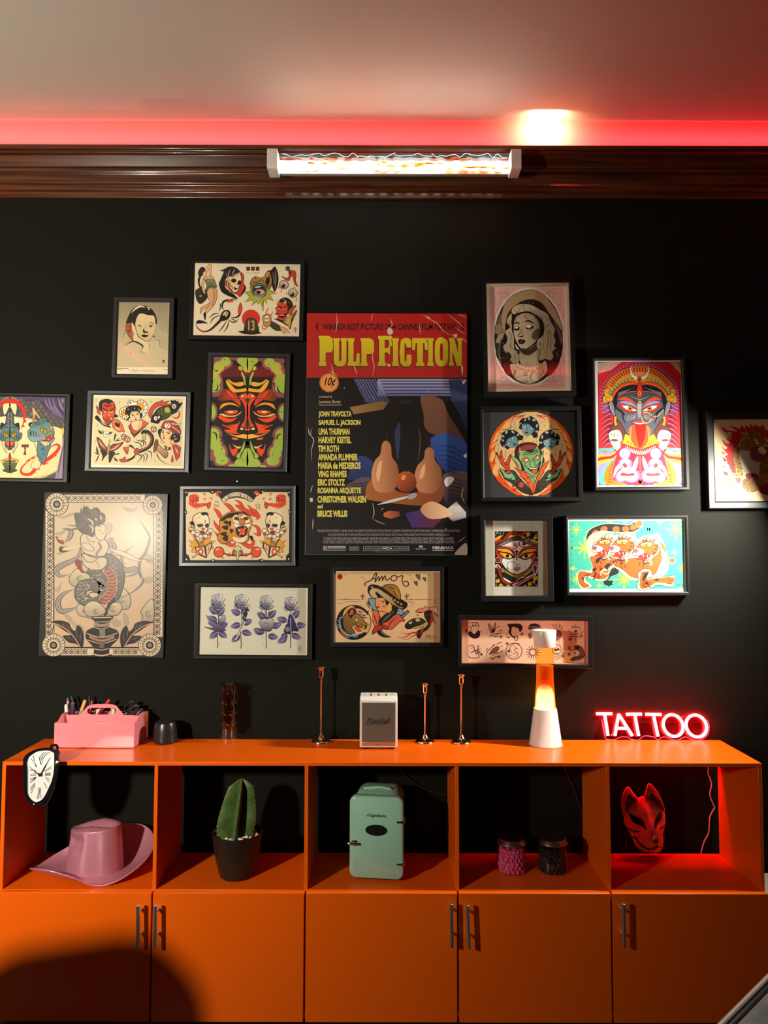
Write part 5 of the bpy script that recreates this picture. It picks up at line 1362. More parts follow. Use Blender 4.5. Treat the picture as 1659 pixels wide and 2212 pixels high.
a.b('390,760 430,640 560,520 700,490 800,520 920,490 1060,520 1180,620 1240,740 1180,760 1100,620 920,540 810,560 700,540 540,600 440,760','d8421a',o=7)
for i in range(24):
    g = R(-165+i*150/23)
    a.e(810+385*math.cos(g),760+255*math.sin(g),8,8,'e0902a')
for m in (1,-1):
    x = 810-m*465
    a.b([(x-m*50,800),(x-m*70,720),(x-m*40,690),(x-m*60,620),(x,580),(x+m*40,620),(x+m*20,670),(x+m*70,700),(x+m*70,770)],'d9a02a',o=8).ring(x-m*5,625,28,28,9,'8a5a10',0,0,300).ring(x+m*10,745,36,32,10,'8a5a10',0,40,340)
a.b('440,760 520,620 660,560 800,545 960,560 1090,620 1180,740 1200,900 1130,1050 1050,1180 960,1300 820,1350 680,1310 570,1180 480,1020 430,880','6a6a74','55555f',(0,1),o=9)
a.b('430,760 480,640 600,560 780,545 780,640 640,650 540,700 470,860 450,960','14121a').b('1190,760 1140,640 1020,560 840,545 840,640 980,650 1090,700 1150,860 1170,960','14121a')
for i in range(12):
    a.l([(500+i*23,700-i*11-max(0,6-abs(i-8))*2),(520+i*21,640-i*6)],11,'9c9ca6',1).l([(1120-i*23,700-i*11),(1100-i*21,640-i*6)],11,'9c9ca6',1)
a.b('490,720 600,650 810,620 1010,650 1110,710 1120,800 960,840 810,800 640,840 510,800','3f4448')
a.l('490,720 600,650 800,632',10,'c8402a').l('1120,715 1010,650 820,632',10,'c8402a')
a.ls('650,690 740,730 810,750 880,730 960,690',12,'5fae98',1)
for m in (1,-1):
    X = lambda q: [(810-m*(810-float(p.split(',')[0])), float(p.split(',')[1])) for p in q.split()]
    a.b(X('500,750 600,710 700,760 750,820 640,770 540,760'),'d84a2a').b(X('510,790 600,770 700,800 770,880 640,830 540,820'),'9a8fc8').b(X('510,800 600,820 720,850 780,910 700,940 600,920 540,870'),'d8342c',o=7).b(X('560,840 650,840 740,890 770,915 680,910 610,890'),'efe6d8',o=5)
    x, y = X('672,880')[0]
    a.e(x,y,34,32,'d8a83a',o=6).e(x,y,17,17,'k').b(X('560,960 640,985 740,960 720,1010 640,1060 590,1020'),'75757f').l(X('745,960 740,1000 690,1040'),10,'b5b5bd',1)
    a.l(X('440,800 480,880 560,940 570,1020 610,1110'),26,'14121a',1).l(X('470,760 490,860 590,960 600,1060'),12,'14121a',1)
    a.b(X('370,800 410,780 440,850 450,940 460,1000 420,960 380,880'),'8d8d97',o=7).l(X('395,810 420,860 430,930'),8,'5a5a64',1)
    # hanging heads
    a.b(X('370,1260 390,1160 450,1080 470,1020 530,1080 590,1180 600,1280 560,1340 420,1390'),'6e3a34',o=7).b(X('360,1250 400,1200 500,1180 550,1240 560,1330 500,1380 420,1390 380,1340'),'c9bdb5',o=6).b(X('390,1340 440,1320 500,1330 470,1350 430,1345'),'7a3a34').ls(';'.join(' '.join(f'{u},{v}' for u,v in X(q)) for q in ('385,1260 420,1245','470,1270 520,1255','450,1220 430,1290','390,1330 430,1320 500,1330')),8,'3a2a28',1)
    a.b(X('440,1000 480,1000 470,1060 490,1110 450,1120'),'d8a03a',o=5).ring(X('550,1365')[0][0],1365,20,24,9,'d8b83a').p(X('390,1380 520,1370 540,1430 480,1490 440,1440'),'c4b4b4')
a.b('780,800 835,800 830,900 840,1000 810,1020 780,1000','b5b0ac','8d8a90',(0,1),o=0).ls('775,960 750,990 800,1015 850,990',7,'3a3a44',1).e(808,790,26,26,'efb060',o=6).e(808,790,12,12,'c8301c')
a.b('790,520 830,520 850,640 840,720 808,740 770,720 765,640','d02a1e',o=7).e(805,660,22,34,'e8a03a',o=5).e(805,660,8,18,'k')
a.l('690,260 680,340 720,420 805,450 890,420 935,340 925,260',40,'e0dcc8',1).l('690,260 690,340 730,405 805,430 880,405 925,340 925,260',6,'8d8a78',1).e(805,460,30,38,'c8402a',o=7).e(805,460,12,18,'7a1a10')
a.p('600,1240 820,1340 1010,1240 1050,1310 1080,1370 820,1470 560,1380','e0b02c',o=6)
for i in range(9):
    f = i/8
    a.e(640+f*350,1360+60*math.sin(math.pi*f),13,16,'9a8a2a',o=3)
for i in range(14):
    f = i/13
    x = 620+f*400; y = 1430+70*math.sin(math.pi*f)
    a.l([(x-14,y-20),(x,y+40),(x+14,y-20)],12,'efe3d4',1)
a.b('650,1180 740,1110 880,1110 960,1180 950,1300 880,1420 810,1460 740,1420 670,1300','e0561c')
for i in range(8):
    a.l([(700-i*3,1130+i*26),(640+i*3,1180+i*26)],12,'d8a080',2).l([(910+i*3,1130+i*26),(980-i*3,1180+i*26)],12,'d8a080',2)
a.b('750,1090 820,1100 885,1090 890,1200 870,1340 820,1440 790,1400 755,1230','df1a12',o=0)
a.b('690,1080 760,1050 810,1060 860,1048 925,1080 860,1100 760,1105','c84a54',o=6).l('720,1083 810,1098 900,1082',14,'efe6e0',1)
a.l('840,960 880,935 950,950 985,1000 960,1060 900,1090 850,1060 840,1010',13,'d8b05a').l('985,1000 1080,980 1150,890',10,'d8b05a').e(850,965,20,20,'b84a2a',o=5).e(982,1005,20,20,'b84a2a',o=5)
for m in (1,-1):
    X = lambda q: [(817-m*(817-float(p.split(',')[0])), float(p.split(',')[1])) for p in q.split()]
    for w, c in ((1.22,'e03a6a'),(1.1,'a06ad0'),(1.0,'f2eef2')):
        a.l(X('600,1640 530,1690 470,1760 430,1870'),52*w,c,1)
        a.l(X('640,1680 710,1760 760,1640 780,1560'),58*w,c,1)
        x, y = X('595,1505')[0]
        a.e(x,1525,72*w,72*w,c)
        a.b(X('530,1640 600,1600 670,1640 660,1740 760,1800 770,1880 700,1920 600,1900 520,1920 480,1860 500,1790 560,1740'),c) if w <= 1.0 else a.l(X('530,1660 600,1620 670,1660 650,1760 760,1800 760,1880 690,1910 600,1890 520,1910 490,1850 560,1770 530,1660'),60*w,c)
    x, y = X('595,1505')[0]
    a.e(x,1510,42,46,'f8f6f8').ring(x,1515,46,50,8,'b5b0c0',0,20,200,t=1)
    a.b(X('560,1680 600,1660 630,1700 610,1730 580,1720'),'d83a34').b(X('530,1820 570,1795 640,1815 720,1800 730,1840 640,1850 550,1845'),'d83a34')
    a.l(X('640,1730 680,1790 740,1760'),9,'c4bcd0',1)
for i in range(12):
    a.l([(800,1560+i*30),(815,1580+i*30),(832,1556+i*30)],9,'9a7a8a',1)
frame('grey edged framed print of a blue faced goddess with a long red tongue', [(1282.3,771.5),(1483.8,770.3),(1489,1058),(1283.4,1059.7)],
      [(1287.5,778),(1475.5,776.7),(1479,1050.5),(1289,1052)], a, 'e9e2da', t=.03, recess=.012, fm=m_fr_dark, rim=.004)

# leopard in red flames, cut by the right border
a = Art(1500, 860, 8.509)
a.r(380,390,2600,1880,'bfa478')
RE = 'a81216'
a.b('560,1420 540,1340 600,1360 510,1230 580,1270 520,1090 600,1130 500,980 600,1030 500,900 580,930 505,760 590,830 650,820 580,730 690,770 600,690 720,700 540,610 515,530 600,590 700,600 780,610 660,510 760,540 850,560 860,500 940,560 930,490 1020,540 1010,480 1110,530 1100,480 1200,530 1250,490 1353,600 1600,560 1700,900 1353,760 1250,700 830,800 720,1000 800,1250 760,1380','a81216')
for q in ('600,620 700,640 650,660','590,690 690,740 640,700','520,860 600,900 590,930 540,930','540,1060 620,1040 570,1010','540,1180 600,1160 590,1220','530,1260 580,1290','690,600 770,610 740,590'):
    a.b(q,'c9ae82')
a.b('720,1000 760,860 830,780 850,620 900,600 1000,640 1080,570 1200,600 1280,700 1320,800 1400,840 1600,900 1700,1100 1500,1300 1250,1400 1100,1380 860,1260 760,1300 700,1140','8a5c1c','6a4316',(1,0),o=8)
a.b('820,980 900,960 1010,980 1040,1080 1100,1160 1210,1160 1200,1300 1180,1420 1050,1420 920,1330 840,1180','b9ae9c','a09484',(1,0),o=6)
a.b('840,640 900,615 980,620 990,680 900,690','a87830',o=8).ring(925,850,90,120,10,'d8b878',10,90,270).b('1090,760 1130,740 1190,830 1170,860 1110,820','d8b050',o=7).e(1135,800,12,18,'k').l('1080,720 1100,820 1180,860',14,'2a1608',1)
a.b('1040,920 1200,900 1353,900 1500,1000 1353,1050 1210,1160 1100,1150 1050,1050','6a3032',o=8).l('1040,930 1030,1060 1100,1150 1220,1150',34,'7a5a30',1).b('1170,930 1240,890 1330,980 1280,1030 1200,1000','c9ae7a').b('1250,850 1330,830 1360,890 1270,900','b8802a',o=6)
a.b('600,1460 660,1390 760,1370 840,1400 850,1460 780,1500 760,1590 700,1640 620,1590','b89a4a',o=7).b('690,1490 840,1470 830,1560 740,1610 700,1560','6e3838').b('760,1300 860,1260 900,1380 850,1440 780,1380','a8842a')
a.b('940,1400 1100,1380 1180,1430 1150,1500 1000,1520','8a1018').b('900,1510 1000,1470 1200,1440 1400,1300 1700,1300 1700,1560 1300,1600 1150,1700 1000,1720 900,1640','7a5a20','8a5c28',(1,0),o=8).ls('880,1620 870,1680;940,1660 940,1730;1010,1690 1030,1740',16,'c9b08a',1)
a.b('1190,1650 1353,1570 1600,1600 1600,1800 1260,1760','7a1c30',o=6)
random.seed(11)
for i in range(150):
    x, y = random.choice(((random.uniform(700,860),random.uniform(900,1300)),(random.uniform(860,1060),random.uniform(640,960)),(random.uniform(1000,1250),random.uniform(590,720)),(random.uniform(780,880),random.uniform(1260,1430)),(random.uniform(920,1353),random.uniform(1480,1640)),(random.uniform(630,780),random.uniform(1390,1450)),(random.uniform(1210,1400),random.uniform(1080,1380))))
    if y < 1000 and x > 1080 and 720 < y: continue
    if x < 720+ (1000-y)*.25 and y < 1000: continue
    a.e(x,y,10,9,'1f1208',random.uniform(0,90))
a.b('440,1620 480,1600 560,1640 640,1700 680,1780 600,1790 500,1760 460,1700','8d9c94').ls('450,1640 520,1680 600,1760;500,1620 560,1700;470,1700 560,1760 660,1770',8,'b9b090',1)
frame('dark framed print of a leopard in red flames, cut by right border', [(1528.8,890.3),(1845,884),(1845,1100),(1527.6,1097)],
      [(1545.6,907.4),(1828,902),(1828,1084),(1545,1079.5)], a, 'bfa478', t=.026, recess=.010, fm=m_fr_dark, rim=.006)

# white paper print of a red and white goddess face
a = Art(1010, 1090, 8.295)
a.p('325,270 1352,285 1345,700 1356,1100 1348,1400 1358,1640 325,1640','c9c6b6')
for q in ('500,330 530,400 560,450','560,300 590,380 600,440','620,300 640,380 640,460','720,290 750,360 740,450','860,290 840,360 850,440','960,300 930,380 940,450','1050,310 1040,370 1060,440','1150,300 1180,380 1150,440','400,560 450,600','380,700 430,740 460,720','380,850 440,870','400,1000 450,1040 430,1100','370,1200 440,1220','380,1320 440,1330','470,1480 440,1560','560,1490 540,1580','650,1490 700,1560 690,1600','790,1490 810,1560','880,1480 900,1540','440,420 480,480'):
    a.l(q,16,'b3b0a2',1).l([(p[0]+14,p[1]+6) for p in a.pts(q)],10,'d6d4c6',1)
a.r(490,478,1262,1468,'17130f')
YL, RR, WH = 'd8a01c', 'c22a20', 'd8d4ca'
for q in ('495,600 560,560 640,545 600,590 560,640 495,660','690,560 760,540 850,545 880,560 760,590 700,620','740,520 800,540 760,555','960,560 1060,590 1260,660 1260,700 1120,650 960,590','1050,500 1100,500 1120,560 1060,580','1170,590 1230,560 1250,600 1190,640','1180,560 1230,500 1240,560','500,1350 570,1330 580,1390 510,1410','560,1430 610,1410 640,1460 570,1465','1080,1400 1130,1380 1160,1440 1090,1465','1150,1380 1220,1350 1200,1420','1160,1300 1250,1280 1255,1340 1190,1360','690,1440 760,1440 740,1468','1000,1440 1060,1440 1040,1468','495,1270 520,1250 510,1320'):
    a.p(q,YL)
a.ls('500,560 530,490 520,480;540,540 560,490;590,540 600,490;640,540 650,495;1090,490 1130,530;1180,490 1240,520;500,1420 530,1460;1210,1420 1250,1460',9,'c4c0b4',1)
a.p('510,760 600,690 760,600 880,570 1000,620 1260,700 1260,760 1100,720 880,640 700,720','3a3834')
a.ls('520,740 640,690 780,600;560,740 680,690 830,620;960,610 1100,660 1250,720;980,640 1080,690 1200,740',9,'a8a69c',1)
a.b('520,790 640,730 880,645 1120,730 1240,780 1200,900 1160,1020 1080,1140 960,1220 880,1245 780,1210 680,1130 600,1010 560,900',WH,o=0)
a.b('505,780 640,750 760,770 840,850 850,940 760,980 640,960 610,1020 640,1130 760,1220 890,1255 1000,1210 1130,1100 1150,1010 1120,960 1000,990 920,940 930,850 1020,770 1140,740 1250,770 1230,880 1160,1080 1050,1200 900,1270 740,1230 620,1110 540,960',RR,o=8)
a.b('620,1000 700,970 880,960 1060,970 1130,1000 1110,1090 980,1200 890,1235 770,1200 660,1110','e0dcd4','cfcabf',(0,1))
for m in (1,-1):
    X = lambda q: [(882-m*(882-float(p.split(',')[0])), float(p.split(',')[1])+(6 if m < 0 else 0)) for p in q.split()]
    a.b(X('515,795 600,770 760,800 830,870 850,960 800,900 700,850 560,830'),'17100c').b(X('530,800 640,790 760,820 840,920 740,860 620,840'),'e0a01c')
    a.b(X('535,840 640,850 740,870 830,945 740,985 650,960 580,900'),'17100c').b(X('570,860 650,870 740,890 800,942 730,965 650,940'),'df8a1c').b(X('640,890 720,890 790,942 720,962 660,930'),'e8c060').e(X('714,920')[0][0],922,32,32,'17100c')
    x = X('547,992')[0][0]
    a.e(x,995,56,56,'d8b06a',o=6).e(x,995,44,44,'5a1814').e(x,995,26,26,'17100c').e(x,995,14,14,'c9503a')
a.ls('690,750 760,745 820,790 870,780 880,740 830,730 870,700 820,680 790,700;870,730 930,700 920,740 880,740;900,690 930,685 910,670;930,720 980,760 1050,750',22,'b8382a',1)
for y, r in ((843,26),(893,22),(937,18),(980,14)):
    a.e(882,y,r,r+2,'8a1c18' if y > 850 else '2a0f0c')
a.ring(782,1095,72,78,9,'17100c',0,20,330).ls('830,1040 870,1070 930,1070 945,1045;880,1095 890,1110',8,'17100c',1).e(885,1100,10,14,'5a1814')
a.b('830,1140 880,1125 950,1125 930,1165 890,1180 850,1170','c4505a',o=6).ls('850,1195 880,1180 930,1195;1010,1120 1040,1110',6,'17100c',1).e(720,1140,12,12,'17100c')
a.l('610,1150 720,1230 880,1290 1020,1250 1145,1150',44,'9a8a1c',0).l('610,1185 720,1265 880,1325 1020,1280 1145,1190',12,'d8b02c')
for i in range(26):
    f = i/25
    x = 620+f*515; y = 1158+130*math.sin(math.pi*f)
    a.l([(x,y-18),(x,y+20)],6,'2a240c')
a.l('495,700 560,660 640,640 700,580 760,520 830,500 900,540 980,540 1030,490',60,'17100c',0).l('495,700 560,660 640,640 700,580 760,520 830,500 900,540 980,540 1030,490',46,'b3241e',0)
for i in range(26):
    f = i/25
    q = cr(((495,700),(560,660),(640,640),(700,580),(760,520),(830,500),(900,540),(980,540),(1030,490)),4,False)
    j = int(f*(len(q)-2)); x, y = q[j]; dx, dy = q[j+1][0]-x, q[j+1][1]-y; h = math.hypot(dx,dy) or 1
    a.l([(x-dy/h*20,y+dx/h*20),(x+dy/h*20,y-dx/h*20)],6,'4a0c0a')
a.l('1220,490 1190,550 1100,590',34,'17100c',0).b('1040,590 1110,590 1125,640 1060,700 1000,730 990,700 1010,640','17100c',o=6).ls('1040,610 1020,700;1075,600 1040,700;1100,600 1060,680',9,'d8d4ca',1).b('1090,600 1120,610 1090,670 1060,690','c23a3a')
a.l('500,1110 560,1160 600,1280 660,1390 760,1410 860,1370 930,1300 1010,1270 1100,1310 1220,1390',64,'17100c',2).l('500,1110 560,1160 600,1280 660,1390 760,1410 860,1370 930,1300 1010,1270 1080,1290',48,'b3241e',2)
q = cr(((500,1110),(560,1160),(600,1280),(660,1390),(760,1410),(860,1370),(930,1300)),4,False)
for j in range(len(q)-1):
    x, y = q[j]; dx, dy = q[j+1][0]-x, q[j+1][1]-y; h = math.hypot(dx,dy)
    a.l([(x-dy/h*20,y+dx/h*20),(x+dy/h*20,y-dx/h*20)],6,'4a0c0a')
a.b('1150,1120 1180,1070 1240,1070 1262,1110 1250,1200 1213,1280 1180,1220',WH,o=5).b('1170,1110 1210,1080 1245,1110 1230,1190 1212,1240 1190,1190','a02838',o=6).b('1195,1130 1212,1110 1230,1140 1212,1190','3a1210')
a.b('495,1090 530,1070 580,1100 600,1150 560,1120 500,1130',WH).b('510,1100 545,1090 570,1130','a02838')
a.p('800,1430 1000,1330 1180,1240 1195,1280 1000,1400 880,1468 830,1468',WH).p('820,1445 1010,1350 1180,1260 1185,1285 1000,1390 880,1462','b8302c').p('640,1300 760,1370 800,1400 720,1390 650,1340',WH).p('640,1200 840,1310 900,1310 760,1370 640,1300','17130f')
a.b('870,1400 940,1320 1050,1310 980,1360','17130f',o=0).l('870,1400 940,1320 1060,1305',9,WH,1)
a.ls('1110,1500 1180,1490 1240,1500 1300,1485;1140,1545 1200,1545',6,'a5a294',1)
frame('deep black box frame with a white sheet printed with a red and yellow goddess face', [(1038.3,1112.5),(1195,1112.5),(1196,1299.5),(1038.3,1300.4)],
      [(1049.2,1123.4),(1183.6,1125),(1183.8,1287.7),(1049.6,1287)], a, '8a6a58', t=.052, recess=.040, fm=m_fr_black, rim=.003, spacer=mat('brown_spacer',(0.22,0.13,0.10),.7))

# three headed tiger on turquoise
a = Art(1200, 1090, 5.352)
a.p('155,190 1482,190 1487,975 157,975','45b39c')
def star(x, y, r, n=8, w=.13, g0=0):
    for i in range(n):
        g = g0+i*2*math.pi/n
        k = r if i % 2 == 0 else r*.72
        a.l([(x+r*.1*math.cos(g),y+r*.1*math.sin(g)),(x+k*math.cos(g),y+k*math.sin(g))],r*w,'d9d42c')
    a.e(x,y,r*.16,r*.16,'d9d42c')
for q in ((240,290,72),(400,310,46,8,.1),(335,500,130),(200,738,48,8,.1),(240,860,70,8,.1),(505,937,42,8,.1),(793,865,130),(625,225,70,8,.1),(805,195,34,8,.1),(1208,205,38,8,.1),(1395,285,125),(1380,550,46,8,.1),(1470,735,70),(1165,350,56,8,.08),(900,310,60,8,.1),(1440,960,40,8,.1)):
    star(*q)
CR2, TG = 'e8d9a0', 'd5612a'
a.p('650,740 760,720 720,800 640,830 600,880 660,880 670,920 610,945 560,920 555,880 600,800','2c2a26',o=0)
a.l('400,420 420,330 560,270 720,270 860,280 980,215',104,CR2,0).l('400,420 420,330 560,270 720,270 860,280 965,222',88,'2c2a26',0).e(965,220,50,42,CR2,-28).e(962,222,42,34,TG,-28)
for x, y, g in ((700,285,-10),(810,282,0),(900,262,-24),(560,285,-18),(460,330,-40)):
    a.e(x,y,42,34,TG,g)
a.b('350,500 360,420 420,340 560,300 680,340 700,420 760,330 900,320 950,400 1000,370 1100,350 1220,380 1270,500 1310,640 1290,780 1200,840 1050,850 960,870 860,860 760,780 650,720 600,860 500,880 360,840 340,860 400,920 410,950 300,970 260,900 250,800 290,760 400,760 420,700 390,620',CR2)
a.b('400,620 440,600 600,600 760,640 900,620 1060,620 1180,560 1230,500 1260,560 1200,700 1150,800 1040,830 960,850 870,830 800,770 720,720 650,700 600,830 500,860 380,820 330,840 330,900 390,940 320,955 275,900 265,810 300,775 420,790 430,700',TG,o=5)
a.b('1210,470 1280,560 1310,650 1290,780 1220,820 1150,830 1190,740 1230,620','e2e6da')
a.b('1220,440 1260,480 1280,560 1230,500',TG)
a.b('960,860 950,800 990,760 1040,740 1100,760 1120,820 1080,850 1180,830 1280,830 1370,820 1385,860 1360,940 1300,950 1180,930 1120,960 1040,990 970,990 940,940',CR2,o=6).b('975,850 1000,790 1080,770 1060,860 1180,850 1300,840 1375,850 1340,920 1200,900 1100,930 1020,975 975,950',TG)
a.p('1000,860 1030,790 1080,780 1050,840 1010,900','2c2a26').p('1130,870 1200,850 1180,885','2c2a26').ls('1300,880 1360,870;1290,900 1350,920;1280,860 1330,840',10,'7a2a14',1)
a.b('1305,620 1350,615 1395,640 1360,680 1310,670',CR2).b('1312,628 1350,622 1385,640 1355,670 1318,662','c9652f').ls('1340,640 1385,640;1340,655 1375,665',6,'7a2a14')
a.l('520,830 540,760 620,740 700,660',26,CR2,1).l('520,770 600,800 660,700',16,CR2,1)
for q in ('460,640 500,610 540,600 490,680','560,720 600,680 640,680 600,760','430,740 470,730 450,790','540,640 600,610 560,650','420,860 480,850 440,870','590,600 650,610 610,630','300,850 320,830 325,880'):
    a.p(q,'2c2a26')
def thead(x, y, k):
    f = lambda q: [(x+k*float(p.split(',')[0]), y+k*float(p.split(',')[1])) for p in q.split()]
    a.b(f('-120,40 -100,-20 -40,-60 20,-110 110,-130 170,-90 190,-20 170,70 110,120 60,170 10,190 -10,150 -60,100 -120,90'),CR2,o=6).b(f('-105,40 -80,-10 0,-70 60,-110 140,-100 165,-20 150,60 90,90 20,80 -60,60'),TG,o=4)
    a.b(f('60,-110 110,-130 150,-90 90,-70 40,-80'),CR2).b(f('110,-60 180,-130 190,-70 150,-30'),'d8d4c4',o=4)
    a.b(f('-30,-40 40,-60 100,-40 50,0 -10,-5'),CR2,o=4).e(x+30*k,y-20*k,36*k,20*k,'e8a838',-12,o=4).e(x+30*k,y-18*k,11*k,13*k,'a8281a')
    a.l(f('-30,-40 30,-60 100,-70'),12*k,'2c2016',1)
    a.b(f('-120,50 -90,10 -20,20 10,50 -20,90 -70,80'),'b8b4cc','e2e0e4',(1,0),o=4).b(f('-120,50 -95,20 -60,40 -90,70'),'8a5068')
    a.b(f('-60,110 0,80 50,80 60,130 40,165 0,160'),'c8362c',o=4).b(f('-100,130 -20,120 10,130 -40,150'),'d0392e').ls(';'.join(' '.join(f'{u:.1f},{v:.1f}' for u,v in f(q)) for q in ('-10,80 0,115','40,85 45,120','20,165 40,145 55,120')),11*k,'efe8da',1)
    a.l(f('60,170 10,185 -20,160'),14*k,'2c2016',1).l(f('80,90 70,150 90,190 60,210'),22*k,CR2,1)
    for q in ('120,-20 165,-10','110,20 160,30','90,50 140,70','-60,-20 -30,-50','-20,-60 10,-90','150,0 185,20','60,90 70,120','20,-90 40,-60','100,-90 140,-60','70,-100 90,-70','130,60 100,110'):
        a.l(f(q),12*k,'2c2016',1)
thead(540,460,.95)
a.p('470,540 560,590 550,610 490,570','c83a30')
thead(740,460,1.0); thead(1020,490,1.02)
random.seed(21)
for i in range(60):
    x, y = random.choice(((random.uniform(800,1150),random.uniform(680,820)),(random.uniform(620,820),random.uniform(630,720)),(random.uniform(1010,1120),random.uniform(880,960)),(random.uniform(340,520),random.uniform(790,840)),(random.uniform(430,560),random.uniform(640,780))))
    if x > 700 and y > 760 and x < 860: continue
    a.ring(x,y,13,11,7,'3a1008',random.uniform(0,180),0,270,n=7)
a.l('400,940 380,960',8,'efe8da').ls('300,960 310,975;340,958 345,975;1340,945 1375,930;605,940 590,948;655,915 670,905',10,'efe8da',1)
a.t('Martilleros', 1040, 228, 1478, 318, '35a08c', .02)
a.t('Martilleros', 1046, 232, 1474, 312, '57c0a6', 0)
for i, ch in enumerate('MARTILLEROS'):
    a.t(ch, 178, 215+i*68, 200, 243+i*68, '2a6a62', .0)
a.t('2022', 1397, 916, 1478, 952, '12302c', .0)
frame('silver edged framed print of a three headed tiger on turquoise', [(1224.3,1113.4),(1488.7,1112.8),(1489.2,1286),(1224.3,1287)],
      [(1229,1119.5),(1483,1119),(1484.5,1279),(1229.3,1279.3)], a, 'e4ebe4', t=.03, recess=.012, fm=m_fr_dark, rim=.004)

# pink strip with twelve small black drawings
a = Art(960, 1310, 4.74)
a.r(170,120,1433,610,'f4c6a6').r(1433,120,1490,610,'b86a54')
DK = '3a1418'
def f_at(x, y, k=1.0):
    return lambda q: [(x+k*float(p.split(',')[0]), y+k*float(p.split(',')[1])) for p in q.split()]
def S(F, q, w=5, t=1):
    for z in q.split(';'):
        a.l(F(z.strip()), w, DK, t)
F = f_at(305,245)
a.b(F('-60,20 -30,10 0,40 40,0 60,20 50,70 0,85 -50,60'),DK); S(F,'-70,-70 -20,-80 40,-70 50,-20;-60,-50 -30,-20 -50,10;-20,-75 -10,-30;10,-80 20,-40;40,-60 50,-30;-40,-30 0,-50 50,-30;30,-10 50,20 80,0;-30,20 -20,50 20,60',8); a.e(225-305+305,250,14,15,'8a4a44')
F = f_at(510,245)
a.b(F('-60,-70 -30,-40 -10,10 -30,30 -50,-10'),'b8846c',o=5).b(F('-5,-40 15,-80 10,-10 -10,20'),'b8846c',o=5).b(F('-25,-5 10,-20 0,20 -25,20'),DK); S(F,'-60,80 0,40 90,20;-40,60 20,60 60,70;0,80 30,40 90,25;20,-20 60,-50;30,20 70,0 90,10;-60,60 -20,40',7); a.e(578,310,14,15,'8a4a44')
F = f_at(715,255)
a.b(F('-70,-70 -10,-80 60,-75 85,-40 60,10 40,-30 10,-40 -20,-30 -30,20 10,70 -20,60 -60,10 -50,-30'),DK).ring(715,245,22,36,9,'d9a88a',-20); S(F,'-85,40 -60,60 -30,50;-80,60 -40,70;0,40 20,60 50,40;20,80 0,50 30,40 30,80;-85,20 -70,40;60,20 70,50',7); a.ring(735,330,18,18,7,DK).e(797,280,13,14,'8a4a44')
F = f_at(925,250)
a.b(F('-65,-40 -40,-70 0,-75 40,-65 65,-35 20,-25 -30,-20 -60,-10'),DK).b(F('-70,40 -40,20 -30,60 -50,80'),'9a5a4c',o=4); S(F,'-40,-10 -50,30 -30,80;40,-10 30,50',6)
F = f_at(1150,260)
a.b(F('-40,0 0,-20 40,0 45,50 0,85 -40,50'),'a8685a',o=5); S(F,'-60,-80 -30,-60 -20,-20;-30,-90 0,-60 -5,-20;10,-90 30,-60 10,-20;40,-80 50,-40 30,-15;20,85 30,105;-10,20 10,50;0,85 -5,105',7)
F = f_at(1345,260)
S(F,'-60,-10 -40,-40 0,-50 40,-40 60,0;-40,-20 -20,20 20,20 40,-10;-20,-40 0,0 20,-30;-10,-50 0,-80;-30,-45 -40,-70;-60,0 -40,40 0,50 40,40 70,0;-80,-20 -50,10;-90,40 -50,50 -20,40;90,-20 50,30 80,50;-30,60 -50,90;0,60 -10,90;30,60 60,60;-70,20 -30,30;80,30 40,60',8); a.e(1345,255,12,12,DK).e(1285,335,16,16,'8a4a44')
F = f_at(295,460)
S(F,'-60,0 -50,-50 0,-60 10,-10 -20,10 -50,-10;-30,-30 0,-40;-40,20 0,0 50,-20 90,-30;-70,10 -40,60 20,70 60,60 60,20;-40,50 -30,80;50,70 60,20 80,-10;30,-60 50,-40 40,-10;50,-70 60,-40',8); a.b(F('20,0 50,-20 60,10 30,30'),'a8685a',o=4).e(378,490,14,15,'8a4a44')
F = f_at(510,460)
a.b(F('-50,30 -20,-20 30,-50 50,-30 20,10 -20,20'),'8a4238',o=6); S(F,'-70,80 -80,30 -50,-20 0,-60 60,-80;-90,0 -60,-40;-50,60 0,30 60,10 90,-20;-40,80 10,60 50,40;-60,70 -20,70 0,90;20,-70 60,-90 90,-90;60,-40 90,-60;60,10 90,0;-20,-50 0,-80',8); a.e(558,515,14,15,'8a4a44')
F = f_at(712,460)
a.ring(712,458,82,82,7,DK,0,-60,300).ring(735,450,70,72,6,DK,0,-60,-200); S(F,'-20,-50 0,-60 20,-40 10,-10 40,20 30,50 0,60 -20,50;0,-20 30,-30 50,-20;-10,20 20,20;-70,10 -40,-20 -20,20;-60,30 -20,50',6); a.b(F('-70,0 -50,-15 -40,10'),DK).e(642,380,15,15,'8a4a44')
F = f_at(905,470)
for i in range(14):
    g = i*2*math.pi/14
    a.l([(905+28*math.cos(g),470+28*math.sin(g)),(905+60*math.cos(g+.1),470+60*math.sin(g+.1)),(905+84*math.cos(g),470+84*math.sin(g))],11,DK,2)
a.ring(905,470,30,30,5,DK)
F = f_at(1150,450)
a.ring(1150,440,46,52,6,DK); S(F,'-40,80 0,60 50,50 60,0;-30,100 20,80 60,60;-20,40 0,30 20,40;40,40 70,30 90,40',6); a.e(1140,445,14,12,DK).e(1165,440,12,12,DK).e(1215,510,14,15,'8a4a44')
F = f_at(1350,470)
a.b(F('-20,-60 20,-70 60,-50 80,0 85,30 60,60 0,80 -60,80 -30,50 20,40 40,0 0,-30'),'8a5a4c',o=6); S(F,'-70,-80 -80,-40 -50,0;-50,-75 -65,-40 -35,-5;-40,0 -20,-30 20,-30;-35,0 -10,10 0,-10;-60,80 -20,60 40,50 80,30',8); a.b(F('0,-55 30,-60 30,-35 5,-35'),DK).e(1277,490,16,16,'8a4a44')
